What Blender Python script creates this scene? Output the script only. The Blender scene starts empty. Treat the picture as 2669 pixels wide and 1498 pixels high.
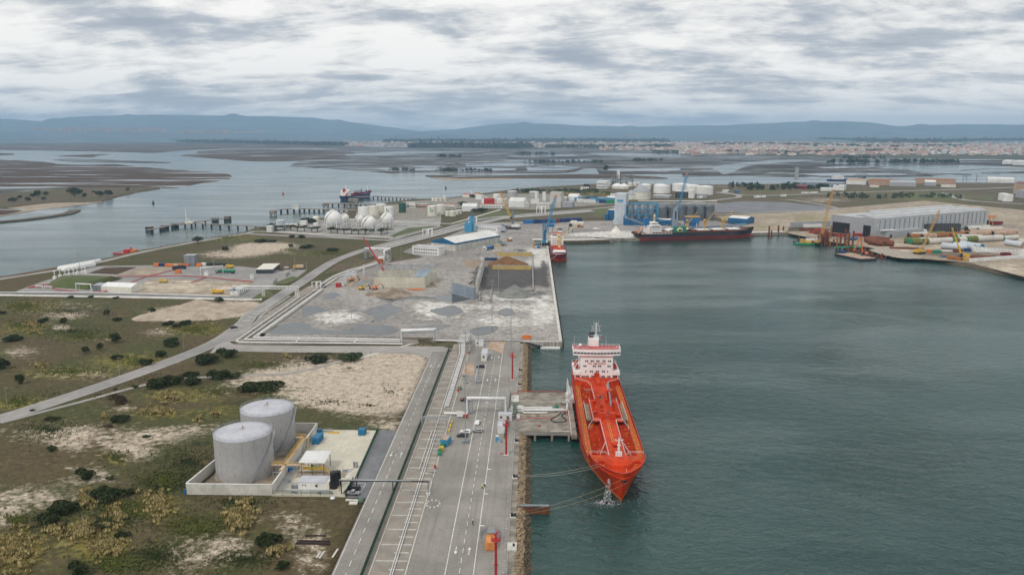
import bpy, bmesh, math, random
import numpy as np
from mathutils import Vector, Matrix
random.seed(7); RNG=np.random.default_rng(7)
ru=random.uniform;V3=Vector;cos=math.cos;sin=math.sin;pi=math.pi
SG,WW,WM,DS,CT,CL='steel_grey','wall_white','white_metal','dark_steel','cream_tank','concrete_light'
CO,BP_,RP,YP,OC,WK='concrete_old','blue_paint','red_paint','yellow_paint','crane_orange','white_tank'
GP_,LD,RS_,GD_,SB_='green_paint','leaf_dark','rust_stain','glass_dark','sky_blue'
R=math.radians
sc=bpy.context.scene
# ---------------------------------------------------------------- camera
W,H=2669,1498;F=2030.;YH=345.;VX=1386.;HC=125.
PITCH=math.atan((749-YH)/F);YAW=math.atan((VX-1334.5)/(F/cos(PITCH)))
cam=bpy.data.cameras.new('camera');co=bpy.data.objects.new('camera',cam);sc.collection.objects.link(co)
co.location=(0,0,HC);co.rotation_euler=(pi/2-PITCH,0,YAW)
cam.sensor_width=36;cam.lens=36*F/W;cam.clip_start=1;cam.clip_end=90000
sc.camera=co
sc.view_settings.view_transform='Standard';sc.view_settings.look='None';sc.view_settings.gamma=1
sc.view_settings.use_curve_mapping=False;sc.cycles.volume_bounces=3;sc.cycles.max_bounces=8;sc.view_settings.exposure=0
# ---------------------------------------------------------------- world: overcast sky
SUN_EL=R(48);SUN_AZ=R(215)   # azimuth from +Y clockwise: behind the camera on the left
w=bpy.data.worlds.new('World');sc.world=w;w.use_nodes=True
nt=w.node_tree;nt.nodes.clear()
def N(t,**k):
 n=nt.nodes.new(t)
 for a,b in k.items():
  if a=='i':
   for q,v in b.items(): n.inputs[q].default_value=v
  else: setattr(n,a,b)
 return n
def L(a,b): nt.links.new(a,b)
def mth(op,a,b=None,c=None,clamp=False):
 n=nt.nodes.new('ShaderNodeMath');n.operation=op;n.use_clamp=clamp
 for i,v in enumerate((a,b,c)):
  if v is None: continue
  if isinstance(v,(int,float)): n.inputs[i].default_value=v
  else: L(v,n.inputs[i])
 return n.outputs[0]
def mixc(f,a,b,bt='MIX'):
 n=nt.nodes.new('ShaderNodeMix');n.data_type='RGBA';n.blend_type=bt
 for i,v in ((0,f),(6,a),(7,b)):
  if isinstance(v,(int,float)): n.inputs[i].default_value=v
  elif isinstance(v,tuple): n.inputs[i].default_value=(*v,1) if len(v)==3 else v
  else: L(v,n.inputs[i])
 return n.outputs[2]
def ramp(f,stops,interp='LINEAR'):
 n=nt.nodes.new('ShaderNodeValToRGB');cr=n.color_ramp;cr.interpolation=interp
 while len(cr.elements)<len(stops): cr.elements.new(.5)
 for e,(p,c) in zip(cr.elements,stops): e.position=p;e.color=(*c,1) if len(c)==3 else c
 L(f,n.inputs[0]);return n.outputs[0]
def noise(vec,scale,detail=5,rough=.55,dist=0.,lac=2.):
 n=nt.nodes.new('ShaderNodeTexNoise');L(vec,n.inputs['Vector']);n.inputs['Scale'].default_value=scale
 n.inputs['Detail'].default_value=detail;n.inputs['Roughness'].default_value=rough;n.inputs['Distortion'].default_value=dist
 return n.outputs['Fac']
def maprange(v,a,b,c=0.,d=1.,smooth=True):
 n=nt.nodes.new('ShaderNodeMapRange');n.interpolation_type='SMOOTHSTEP' if smooth else 'LINEAR'
 L(v,n.inputs[0])
 for i,x in enumerate((a,b,c,d)): n.inputs[i+1].default_value=x
 return n.outputs[0]
sky=N('ShaderNodeTexSky',sky_type='NISHITA',sun_disc=False,sun_elevation=SUN_EL,sun_rotation=SUN_AZ,altitude=100,dust_density=1.5)
tc=N('ShaderNodeTexCoord');sep=N('ShaderNodeSeparateXYZ');L(tc.outputs['Generated'],sep.inputs[0])
zc=mth('MAXIMUM',sep.outputs[2],0.0)
den=mth('ADD',zc,.17)
com=N('ShaderNodeCombineXYZ');L(mth('DIVIDE',sep.outputs[0],den),com.inputs[0]);L(mth('MULTIPLY',mth('DIVIDE',sep.outputs[1],den),1.15),com.inputs[1])
com.inputs[2].default_value=3.7
P=com.outputs[0]
wv=N('ShaderNodeMapping',vector_type='POINT');L(P,wv.inputs[0]);wv.inputs['Scale'].default_value=(.72,1.0,1);wv.inputs['Rotation'].default_value=(0,0,R(8));wv.inputs['Location'].default_value=(2.3,.4,0)
n1=noise(wv.outputs[0],1.9,10,.60,.45)      # big banks
n2=noise(wv.outputs[0],5.2,9,.62,.35)       # billows
n3=noise(wv.outputs[0],.5,3,.5,.3)        # very broad light / dark
s=mth('ADD',mth('MULTIPLY',n1,.60),mth('ADD',mth('MULTIPLY',n2,.30),mth('MULTIPLY',n3,.44)))
m4=N('ShaderNodeMapping');L(tc.outputs['Generated'],m4.inputs[0]);m4.inputs['Scale'].default_value=(1,1,2.6)
s=mth('ADD',s,mth('MULTIPLY',mth('SUBTRACT',noise(m4.outputs[0],8.5,9,.6,.3),.5),.38))
s=mth('ADD',s,mth('MULTIPLY',maprange(sep.outputs[0],-.35,.6),.035))
s=mth('ADD',s,mth('MULTIPLY',maprange(zc,.02,.13),.035))
cl=ramp(s,[(.56,(.42,.465,.54)),(.63,(.54,.58,.64)),(.668,(.70,.72,.75)),(.702,(.87,.873,.875)),(.77,(1.07,1.06,1.04))])
low=maprange(zc,.0,.075)
cl=mixc(low,mixc(.22,cl,(.74,.80,.89)),cl)
gap=maprange(noise(wv.outputs[0],.9,5,.6,.8),.68,.78,0,.5)
cl10=mixc(1.0,cl,(9.8,9.7,9.5),'MULTIPLY')
skyb=mixc(gap,cl10,sky.outputs[0])
bg=N('ShaderNodeBackground');bg.inputs[1].default_value=.1;L(skyb,bg.inputs[0])
wo=N('ShaderNodeOutputWorld');L(bg.outputs[0],wo.inputs[0])
# ---------------------------------------------------------------- sun behind cloud
sl=bpy.data.lights.new('sun','SUN');so=bpy.data.objects.new('sun',sl);sc.collection.objects.link(so)
sl.energy=1.6;sl.angle=R(12);sl.color=(1,.93,.84)
d=V3((-sin(SUN_AZ)*cos(SUN_EL),-cos(SUN_AZ)*cos(SUN_EL),-sin(SUN_EL)))
so.rotation_euler=d.to_track_quat('-Z','Y').to_euler();so.location=(0,0,400)
# ---------------------------------------------------------------- survey: photo row/column -> place on the ground
cp,sp_=cos(PITCH),sin(PITCH);cy_,sy_=cos(YAW),sin(YAW)
FW=np.array((-sy_*cp,cy_*cp,-sp_));RT=np.array((cy_,sy_,0));UP=np.array((-sy_*sp_,cy_*sp_,cp))
CR=dict(c1=(1300,1100,600/2180),c2=(800,1100,600/2180),c3=(450,1000,600/2180),c4=(1100,850,400/2225),c5=(1400,820,350/1947),c6=(1450,1020,300/1446),
d1=(0,600,800/2576),d2=(600,640,600/2576),d3=(1100,540,500/2259),d4=(650,460,500/2576),d5=(1050,440,550/2576),d6=(1550,430,500/2576),d7=(2050,500,619/2576),d8=(0,280,900/2576),
e5=(1780,280,889/2576),e6=(900,280,900/2576),e7=(0,880,800/1872),D=(0,0,2669/2576),f1=(840,640,300/2576),f2=(580,730,280/2131),f3=(700,1060,260/1566),f4=(1340,540,220/1988),f5=(2080,560,280/2576),f6=(2340,560,329/2576),f7=(1500,440,220/2576),f8=(1290,1000,230/1848))
def pix(k,x,y):
 a,b,s=CR[k];return a+x*s,b+y*s
def C(k,x,y,z=3.5):
 px,py=pix(k,x,y);d=FW+RT*((px-W/2)/F)+UP*((H/2-py)/F);t=(z-HC)/d[2]
 return (d[0]*t,d[1]*t)
def Ht(k,x,y,yt,z=3.5):
 X,Y=C(k,x,y,z);v=(H/2-pix(k,x,yt)[1])/F
 a=X*FW[0]+Y*FW[1];c=X*UP[0]+Y*UP[1]
 return (v*a-c)/(UP[2]-v*FW[2])+HC-z
def PL(k,pts,z=3.5): return [C(k,x,y,z) for x,y in pts]
def toimg(X,Y,Z):
 """vectorised world -> photo pixel"""
 a=X*FW[0]+Y*FW[1]+(Z-HC)*FW[2];u=X*RT[0]+Y*RT[1];v=X*UP[0]+Y*UP[1]+(Z-HC)*UP[2]
 return W/2+F*u/a,H/2-F*v/a
# ---------------------------------------------------------------- materials
MT={}
def hexc(r,g,b):
 f=lambda c:(c/255/12.92 if c/255<=.04045 else ((c/255+.055)/1.055)**2.4)
 return (f(r),f(g),f(b))
def M(name,c,c2=None,sc_=.3,rough=.6,metal=0.,bump=0.,bscale=None,stretch=None,streak=None,detail=5,lo=.4,hi=.62,spec=.4,fine=.06):
 """painted / mineral surface: two real colours broken up by noise in world space"""
 if name in MT: return MT[name]
 global nt
 m=bpy.data.materials.new(name);m.use_nodes=True;nt=m.node_tree
 b=nt.nodes['Principled BSDF'];g=nt.nodes.new('ShaderNodeNewGeometry');v=g.outputs['Position']
 if stretch:
  mp=nt.nodes.new('ShaderNodeMapping');L(v,mp.inputs[0]);mp.inputs['Scale'].default_value=stretch;v=mp.outputs[0]
 c2=c2 or tuple(x*.8 for x in c)
 f=maprange(noise(v,sc_,detail),lo,hi)
 col=mixc(f,c,c2)
 fn=maprange(noise(v,sc_*9,4),.3,.7,1-fine*2,1+fine*2,False)
 cm=nt.nodes.new('ShaderNodeVectorMath');cm.operation='SCALE';L(col,cm.inputs[0]);L(fn,cm.inputs['Scale']);col=cm.outputs[0]
 if streak:   # rust / dirt runs down the wall
  mp=nt.nodes.new('ShaderNodeMapping');L(g.outputs['Position'],mp.inputs[0]);mp.inputs['Scale'].default_value=(1,1,.08)
  col=mixc(maprange(noise(mp.outputs[0],streak[1],5,.6),.56,.74,0,streak[2]),col,streak[0])
 L(col,b.inputs['Base Color'])
 b.inputs['Roughness'].default_value=rough;b.inputs['Metallic'].default_value=metal;b.inputs['Specular IOR Level'].default_value=spec
 if bump:
  bp=nt.nodes.new('ShaderNodeBump');bp.inputs['Strength'].default_value=.6;bp.inputs['Distance'].default_value=bump
  L(noise(v,bscale or sc_*4,6,.6),bp.inputs['Height']);L(bp.outputs[0],b.inputs['Normal'])
 MT[name]=m;return m
# ---------------------------------------------------------------- mesh helpers
COL=sc.collection
class MB:
 def __init__(s): s.v=[];s.f=[];s.m=[];s.sm=[]
 def add(s,vs,fs,m=0,smooth=False):
  o=len(s.v);s.v+=[tuple(v) for v in vs]
  for f in fs: s.f.append([i+o for i in f]);s.m.append(m);s.sm.append(smooth)
  return s
 def box(s,x,y,z,sx,sy,sz,rz=0,m=0,rx=0,ry=0):
  """centre x,y ; z is the underside"""
  c=Matrix.Rotation(rz,3,'Z')
  if rx or ry: c=c@Matrix.Rotation(ry,3,'Y')@Matrix.Rotation(rx,3,'X')
  vs=[c@V3((a*sx/2,b*sy/2,e*sz/2))+V3((x,y,z+sz/2)) for e in(-1,1) for a,b in((-1,-1),(1,-1),(1,1),(-1,1))]
  return s.add(vs,[(3,2,1,0),(4,5,6,7),(0,1,5,4),(1,2,6,5),(2,3,7,6),(3,0,4,7)],m)
 def bar(s,p,q,w=.1,h=None,m=0):
  p=V3(p);q=V3(q);h=h or w;d=q-p
  if d.length<1e-6: return s
  d.normalize();u=V3((0,0,1)) if abs(d.z)<.95 else V3((0,1,0))
  a=d.cross(u).normalized()*w/2;b=a.cross(d).normalized()*h/2
  vs=[e+i*a+j*b for e in(p,q) for i,j in((-1,-1),(1,-1),(1,1),(-1,1))]
  return s.add(vs,[(3,2,1,0),(4,5,6,7),(0,1,5,4),(1,2,6,5),(2,3,7,6),(3,0,4,7)],m)
 def tube(s,pts,r,n=8,m=0,cap=True,smooth=True):
  pts=[V3(p) for p in pts];rs=r if isinstance(r,(list,tuple)) else [r]*len(pts)
  rings=[];last=None
  for i,p in enumerate(pts):
   d=(pts[min(i+1,len(pts)-1)]-pts[max(i-1,0)]).normalized()
   u=V3((0,0,1)) if abs(d.z)<.95 else V3((1,0,0))
   a=d.cross(u).normalized()
   if last is not None and a.dot(last)<0: a=-a
   last=a;b=d.cross(a)
   k=1.
   if 0<i<len(pts)-1:
    cc=(pts[i]-pts[i-1]).normalized().dot((pts[i+1]-pts[i]).normalized());k=1/max(.5,math.sqrt((1+cc)/2))
   rings.append([p+(a*cos(t)+b*sin(t))*rs[i]*k for t in [2*pi*j/n for j in range(n)]])
  vs=[v for rr in rings for v in rr];fs=[]
  for i in range(len(rings)-1):
   for j in range(n): fs.append((i*n+j,i*n+(j+1)%n,(i+1)*n+(j+1)%n,(i+1)*n+j))
  s.add(vs,fs,m,smooth)
  if cap:
   s.add(rings[0],[tuple(range(n))],m);s.add(rings[-1],[tuple(range(n))[::-1]],m)
  return s
 def lathe(s,x,y,prof,n=32,m=0,smooth=True,a0=0,a1=2*pi):
  full=abs(a1-a0-2*pi)<1e-6;k=n if full else n+1
  vs=[(x+r*cos(a0+(a1-a0)*j/n),y+r*sin(a0+(a1-a0)*j/n),z) for r,z in prof for j in range(k)];fs=[]
  for i in range(len(prof)-1):
   for j in range(n):
    a,b=j,(j+1)%k
    fs.append((i*k+a,i*k+b,(i+1)*k+b,(i+1)*k+a))
  return s.add(vs,fs,m,smooth)
 def prism(s,pts,z0,z1,m=0,mtop=None,bottom=False):
  n=len(pts);A=sum(pts[i][0]*pts[(i+1)%n][1]-pts[(i+1)%n][0]*pts[i][1] for i in range(n))
  if A<0: pts=pts[::-1]
  g=(lambda z,i:z[i] if isinstance(z,(list,tuple)) else z)
  vs=[(p[0],p[1],g(z0,i)) for i,p in enumerate(pts)]+[(p[0],p[1],g(z1,i)) for i,p in enumerate(pts)]
  s.add(vs,[(i,(i+1)%n,n+(i+1)%n,n+i) for i in range(n)],m)
  s.add(vs[n:],[tuple(range(n))],m if mtop is None else mtop)
  if bottom: s.add(vs[:n],[tuple(range(n))[::-1]],m)
  return s
 def bd(s,name,mats,parent=None,loc=None):
  me=bpy.data.meshes.new(name);o0=V3(loc) if loc is not None else V3((0,0,0))
  me.from_pydata([tuple(V3(v)-o0) for v in s.v],[],s.f)
  if not isinstance(mats,(list,tuple)): mats=[mats]
  for m in mats: me.materials.append(MT[m] if isinstance(m,str) else m)
  me.polygons.foreach_set('material_index',s.m);me.polygons.foreach_set('use_smooth',s.sm);me.update()
  o=bpy.data.objects.new(name,me);COL.objects.link(o)
  if parent: o.parent=parent
  elif loc is not None: o.location=o0
  return o
def tag(o,label=None,cat=None,group=None,kind=None):
 if label:
  nw=len(label.split());assert 4<=nw<=16,(nw,label)
  o['label']=label
 if cat: o['category']=cat
 if group: o['group']=group
 if kind: o['kind']=kind
 return o
def multi(name,mb,pos,mat,parent):
 o0=mb.bd(name,mat,parent);out=[o0]
 for i,p in enumerate(pos):
  o=o0
  if i: o=o0.copy();COL.objects.link(o);out.append(o)
  o.location=p[:3];
  if len(p)>3: o.rotation_euler=(0,0,p[3])
 return out
def thing(name,label,cat,loc=(0,0,0),rz=0,group=None):
 o=bpy.data.objects.new(name,None);COL.objects.link(o);o.location=loc;o.rotation_euler=(0,0,rz);o.empty_display_size=1
 return tag(o,label,cat,group)
def copy_tree(o,parent=None):
 c=o.copy();COL.objects.link(c)
 if parent is not None: c.parent=parent
 for ch in list(o.children): copy_tree(ch,c)
 return c
def clone(o,label,loc,rz=None,group=None,scale=None):
 c=copy_tree(o);c['label']=label;c.location=loc
 if rz is not None: c.rotation_euler=(0,0,rz)
 if group: c['group']=group
 if scale: c.scale=(scale,)*3 if isinstance(scale,(int,float)) else scale
 return c
def struct(name,mb,mats): return tag(mb.bd(name,mats),kind='structure')
def offset_line(pts,d):
 out=[]
 for i,p in enumerate(pts):
  a=V3(pts[max(i-1,0)]);b=V3(pts[min(i+1,len(pts)-1)]);t=(b-a).normalized();out.append((p[0]-t.y*d,p[1]+t.x*d))
 return out
def smooth(pts,n=4,closed=False):
 pts=[V3(p) for p in pts];m=len(pts);out=[]
 rg=range(m) if closed else range(m-1)
 for i in rg:
  g=lambda k:(pts[k%m] if closed else pts[min(max(k,0),m-1)])
  p0,p1,p2,p3=g(i-1),g(i),g(i+1),g(i+2)
  for j in range(n):
   t=j/n;out.append(tuple(.5*((2*p1)+(p2-p0)*t+(2*p0-5*p1+4*p2-p3)*t*t+(3*p1-p0-3*p2+p3)*t**3)))
 if not closed: out.append(tuple(pts[-1]))
 return out
def ribbon(name,pts,width,z,mat,thick=.25,sm=4,kind='structure'):
 pts=smooth(pts,sm) if sm else pts
 a=offset_line(pts,width/2);b=offset_line(pts,-width/2);mb=MB();n=len(pts)
 vs=[(*p,z) for p in a]+[(*p,z) for p in b]+[(*p,z-thick) for p in a]+[(*p,z-thick) for p in b]
 fs=[]
 for i in range(n-1):
  fs+= [(n+i,n+i+1,i+1,i)]
  if thick>.05: fs+=[(i,i+1,2*n+i+1,2*n+i),(n+i+1,n+i,3*n+i,3*n+i+1)]
 mb.add(vs,fs);o=mb.bd(name,mat);
 if kind: tag(o,kind=kind)
 return o
def dashes(mb,pts,on,off,width,z):
 pts=[V3(p) for p in pts];acc=0;
 for a,b in zip(pts,pts[1:]):
  d=(b-a);l=d.length;d.normalize();t=-acc
  while t<l:
   s0=max(t,0);e0=min(t+on,l)
   if e0>s0:
    nrm=V3((-d.y,d.x))*width/2;p=a+d*s0;q=a+d*e0
    mb.add([(*(p-nrm),z),(*(q-nrm),z),(*(q+nrm),z),(*(p+nrm),z)],[(0,1,2,3)])
   t+=on+off
  acc=(l-t)%(on+off) if l>t else l-t
def line(mb,pts,width,z):
 a=offset_line(pts,width/2);b=offset_line(pts,-width/2);n=len(pts)
 mb.add([(*p,z) for p in a]+[(*p,z) for p in b],[(n+i,n+i+1,i+1,i) for i in range(n-1)])
def text_mesh(s,size,depth=.04,bold=0.):
 cu=bpy.data.curves.new('lettering','FONT');cu.body=s;cu.size=size;cu.extrude=depth;cu.align_x='CENTER';cu.align_y='CENTER';cu.offset=bold;cu.resolution_u=3
 ob=bpy.data.objects.new('lettering',cu);COL.objects.link(ob);dg=bpy.context.evaluated_depsgraph_get();dg.update()
 me=bpy.data.meshes.new_from_object(ob.evaluated_get(dg));bpy.data.objects.remove(ob);return me
def text_part(s,size,mat,parent,mtx,name='lettering',bend=None,bold=0.):
 me=text_mesh(s,size,.03,bold)
 if bend:
  for v in me.vertices:
   a=v.co.x/bend;zz=v.co.z;v.co=V3((sin(a)*(bend+zz),v.co.y,cos(a)*(bend+zz)-bend))
 me.materials.clear();me.materials.append(MT[mat]);o=bpy.data.objects.new(name,me);COL.objects.link(o);o.parent=parent;o.matrix_local=mtx;return o
M('concrete',(.34,.325,.30),(.26,.25,.235),.05,.9,bump=.01)
M(CL,(.62,.60,.55),(.5,.485,.44),.15,.85,streak=((.2,.18,.15),.5,.5))
M(CO,(.30,.275,.235),(.18,.16,.13),.25,.9,bump=.05)
M('asphalt',(.315,.30,.285),(.245,.235,.225),.03,.92,lo=.35,hi=.65)
M('asphalt_left',(.33,.312,.29),(.26,.245,.23),.04,.92)
M('asphalt_dark',(.15,.155,.165),(.21,.215,.225),.05,.9,lo=.3,hi=.7)
M('road_far',(.36,.335,.31),(.30,.28,.26),.02,.9)
M('yard_cream',(.60,.56,.46),(.52,.485,.40),.1,.9)
M('gravel_tan',(.31,.275,.235),(.25,.225,.195),.2,.95)
M('sleeper',(.50,.49,.46),(.42,.41,.385),.3,.85)
M('paint_white',(.82,.82,.80),(.66,.65,.62),.4,.5)
M('paint_yellow_line',(.62,.40,.10),(.5,.36,.16),.4,.6)
M(WM,(.80,.80,.79),(.70,.70,.69),.2,.4)
M(WK,(.80,.80,.78),(.70,.695,.665),.06,.45,streak=((.35,.28,.2),.25,.3))
M(CT,(.72,.69,.60),(.64,.61,.53),.06,.5,streak=((.35,.28,.2),.25,.35))
M('grey_tank',(.41,.405,.40),(.385,.383,.383),.12,.6,streak=((.22,.19,.17),.5,.4),fine=.03)
M('grey_roof',(.50,.51,.55),(.43,.44,.48),.2,.5)
M('rust',(.20,.065,.03),(.11,.04,.025),.5,.85,bump=.02)
M('rust_orange',(.34,.14,.03),(.2,.07,.03),.4,.85)
M(RS_,(.36,.22,.13),(.45,.36,.30),.4,.8)
M('galv',(.42,.44,.46),(.34,.36,.38),.3,.45,.4)
M(SG,(.27,.29,.31),(.2,.22,.24),.3,.5,.3)
M(DS,(.05,.05,.055),(.03,.03,.03),.4,.6)
M('black',(.012,.012,.015),(.02,.02,.022),.4,.45)
M('rubber',(.02,.02,.022),(.03,.03,.03),.5,.9)
M(GD_,(.03,.04,.055),(.05,.06,.08),.5,.1,spec=.7)
M('fence_green',(.03,.10,.065),(.02,.07,.05),.3,.6)
M(RP,(.48,.025,.022),(.36,.03,.03),.3,.45)
M('hull_orange',(.60,.050,.010),(.46,.042,.012),.08,.5,streak=((.36,.075,.03),.3,.55),spec=.12)
M('deck_red',(.60,.058,.015),(.46,.045,.014),.35,.55,fine=.12,spec=.12)
M('deck_walk',(.56,.105,.028),(.42,.10,.035),.3,.6,fine=.14,spec=.12)
M('deck_deep',(.30,.016,.007),(.19,.014,.007),.35,.6,fine=.14,spec=.12)
M('deck_yellow',(.60,.30,.03),(.5,.2,.03),.5,.5)
M('ship_white',(.86,.82,.80),(.78,.75,.73),.2,.4,streak=((.55,.35,.28),.6,.25))
M('boot_orange',(.60,.13,.03),(.45,.14,.06),.3,.6,spec=.12)
M('tray',(.25,.22,.15),(.18,.16,.12),.5,.8)
M('orange_box',(.68,.28,.07),(.55,.22,.07),.5,.6)
M('blue_box',(.015,.17,.33),(.02,.13,.26),.3,.55)
M(BP_,(.02,.16,.38),(.02,.12,.28),.2,.5)
M(SB_,(.06,.30,.50),(.05,.24,.4),.2,.5)
M('crane_blue',(.04,.22,.38),(.03,.16,.28),.3,.5)
M('navy',(.012,.03,.12),(.015,.05,.18),.3,.5)
M(YP,(.66,.42,.03),(.55,.33,.04),.3,.5)
M('yellow_wall',(.60,.42,.10),(.5,.36,.12),.15,.8,streak=((.25,.2,.1),.6,.6))
M('cream_crane',(.74,.60,.34),(.6,.47,.25),.3,.5)
M('crane_ochre',(.58,.36,.11),(.45,.26,.08),.3,.6)
M(OC,(.72,.20,.035),(.6,.16,.04),.3,.5)
M(GP_,(.02,.25,.13),(.02,.19,.1),.3,.5)
M('green_dull',(.10,.16,.11),(.08,.13,.09),.3,.7)
M('red_ship',(.17,.012,.02),(.13,.012,.018),.15,.45)
M('red_boot',(.42,.045,.02),(.33,.04,.02),.15,.6,streak=((.3,.15,.1),.3,.5))
M('black_hull',(.02,.022,.035),(.035,.035,.045),.1,.5,streak=((.12,.08,.07),.3,.4))
M('hull_red_brown',(.27,.05,.045),(.2,.045,.04),.06,.6,streak=((.4,.3,.24),.25,.35))
M('wall_grey',(.36,.37,.39),(.33,.34,.36),.05,.6)
M('wall_panel',(.46,.47,.47),(.42,.43,.43),.05,.6)
M('roof_grey',(.42,.43,.45),(.37,.38,.40),.05,.55)
M('roof_white',(.70,.69,.66),(.62,.61,.58),.04,.6)
M('wall_blue',(.01,.12,.27),(.012,.10,.22),.1,.5)
M(WW,(.74,.74,.72),(.64,.64,.62),.1,.7,streak=((.35,.33,.3),.4,.3))
M('precast',(.56,.54,.49),(.47,.455,.41),.1,.85,streak=((.28,.26,.22),.35,.5))
M('precast_hall',(.60,.575,.47),(.52,.495,.40),.1,.85,streak=((.36,.33,.26),.4,.4))
M('wall_bluegrey',(.26,.32,.38),(.22,.27,.32),.1,.8,streak=((.15,.15,.15),.4,.4))
M('silo_metal',(.17,.19,.205),(.13,.145,.16),.1,.5,.3,streak=((.12,.13,.14),.5,.5))
M('elevator_wall',(.52,.56,.60),(.46,.50,.54),.06,.6)
M('roof_tile',(.42,.13,.07),(.3,.1,.06),.02,.8)
M('brown_pile',(.20,.10,.04),(.14,.07,.03),.2,.95,bump=.2)
M('grey_pile',(.22,.225,.205),(.16,.165,.15),.2,.95,bump=.2)
M('white_pile',(.74,.70,.64),(.62,.58,.52),.2,.95,bump=.1)
M('sand_pile',(.44,.36,.28),(.33,.27,.205),.15,.95,bump=.5,bscale=.3)
M('earth_pile',(.20,.155,.115),(.36,.30,.23),.12,.95,bump=.4)
M('rock_tan',(.36,.27,.165),(.22,.165,.11),.5,.95,bump=.3,bscale=.8)
M('rock_dark',(.13,.10,.06),(.075,.06,.04),.5,.9,bump=.3,bscale=.8)
M('rock_pale',(.40,.35,.29),(.28,.25,.21),.4,.95)
M('wood_dark',(.05,.035,.035),(.03,.025,.025),.5,.9)
M('hi_vis',(.55,.75,.05),(.5,.7,.05),1,.7)
M('cloth_dark',(.02,.022,.03),(.03,.03,.04),1,.9)
M('skin',(.45,.26,.18),(.4,.22,.15),1,.6)
M('rope',(.42,.32,.18),(.34,.25,.14),1,.9)
M('rope_pale',(.5,.48,.42),(.42,.4,.36),1,.9)
M('car_white',(.8,.8,.8),(.76,.76,.76),1,.25)
M('car_silver',(.42,.43,.44),(.38,.39,.4),1,.25,.5)
M('car_dark',(.03,.03,.035),(.04,.04,.045),1,.2)
M('car_maroon',(.13,.015,.015),(.1,.015,.015),1,.3)
M('pipe_beige',(.62,.47,.33),(.55,.42,.3),.5,.7)
M('logo_green',(.01,.22,.12),(.01,.2,.11),.5,.5)
M('text_red',(.55,.06,.04),(.5,.06,.04),.5,.5)
M('grass_lawn',(.075,.10,.032),(.11,.115,.045),.05,.95)
M(LD,(.045,.062,.014),(.019,.032,.008),.6,.8,lo=.35,hi=.6)
M('leaf_mid',(.06,.085,.025),(.035,.055,.018),.6,.8)
M('leaf_brown',(.10,.065,.03),(.06,.045,.02),.6,.8)
M('reed',(.42,.34,.16),(.24,.20,.075),.4,.9)
M('reed_green',(.17,.18,.05),(.11,.13,.035),.4,.9)
M('bark',(.10,.07,.05),(.07,.05,.04),1,.9)
def foam():
 global nt
 m=bpy.data.materials.new('water_spray');m.use_nodes=True;nt=m.node_tree;b=nt.nodes['Principled BSDF']
 b.inputs['Base Color'].default_value=(.8,.82,.85,1);b.inputs['Roughness'].default_value=.6
 g=nt.nodes.new('ShaderNodeNewGeometry');a=maprange(noise(g.outputs['Position'],1.6,6,.7,.6),.5,.66,0,.75);L(a,b.inputs['Alpha']);MT['foam']=m
foam()
def ground_mat(name,base1,base2,sand,green,dark,s=.02,sandn=(.35,.62),fine=.5,wet=False):
 global nt
 m=bpy.data.materials.new(name);m.use_nodes=True;nt=m.node_tree;b=nt.nodes['Principled BSDF']
 g=nt.nodes.new('ShaderNodeNewGeometry');p=g.outputs['Position'];at=nt.nodes.new('ShaderNodeAttribute');at.attribute_name='mask'
 sp=nt.nodes.new('ShaderNodeSeparateColor');L(at.outputs['Color'],sp.inputs[0])
 mq=nt.nodes.new('ShaderNodeMapping');L(p,mq.inputs[0]);mq.inputs['Rotation'].default_value=(0,0,R(-75));mq.inputs['Scale'].default_value=(.45,1.1,1)
 nb=noise(p,s,6,.6,.4);nm=noise(mq.outputs[0],s*5,7,.68,.3);nf=noise(p,fine,6,.7);nd=noise(p,s*14,6,.72,.2)
 col=mixc(maprange(nb,.4,.62),base1,base2)
 col=mixc(maprange(nd,.48,.62,0,.85),col,tuple(x*.45 for x in base1))
 mix3=mth('ADD',mth('ADD',mth('MULTIPLY',nm,.34),mth('MULTIPLY',nd,.36)),mth('MULTIPLY',nf,.30))
 gk=mth('ADD',mth('ADD',mth('MULTIPLY',nd,.6),mth('MULTIPLY',nf,.4)),mth('MULTIPLY',mth('SUBTRACT',sp.outputs[1],.5),.42))
 col=mixc(maprange(gk,.55,.72,0,.85),col,green)
 ms=mth('ADD',mix3,mth('MULTIPLY',mth('SUBTRACT',sp.outputs[0],.5),.52))
 col=mixc(maprange(ms,.56,.74,0,.92),col,sand)
 md=mth('ADD',mth('ADD',mth('MULTIPLY',nm,.5),mth('MULTIPLY',nd,.5)),mth('MULTIPLY',mth('SUBTRACT',sp.outputs[2],.5),.6))
 col=mixc(maprange(md,.58,.76,0,.9),col,dark)
 col=mixc(maprange(noise(p,s*30,5,.7),.57,.66,0,.6),col,tuple(x*.42 for x in base2))
 fn=maprange(mth('ADD',mth('MULTIPLY',nf,.5),mth('MULTIPLY',nd,.5)),.3,.7,.4,1.65,False)
 cm=nt.nodes.new('ShaderNodeVectorMath');cm.operation='SCALE';L(col,cm.inputs[0]);L(fn,cm.inputs['Scale'])
 L(cm.outputs[0],b.inputs['Base Color']);b.inputs['Roughness'].default_value=.95;b.inputs['Specular IOR Level'].default_value=.15
 bp=nt.nodes.new('ShaderNodeBump');bp.inputs['Strength'].default_value=.7;bp.inputs['Distance'].default_value=.35;L(nd,bp.inputs['Height']);L(bp.outputs[0],b.inputs['Normal'])
 MT[name]=m;return m
ground_mat('scrub',(.108,.084,.046),(.078,.084,.032),(.50,.42,.335),(.19,.165,.045),(.032,.042,.014))
ground_mat('heath',(.14,.105,.072),(.10,.10,.045),(.46,.385,.31),(.15,.15,.05),(.045,.05,.022),s=.012,fine=.2)
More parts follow.
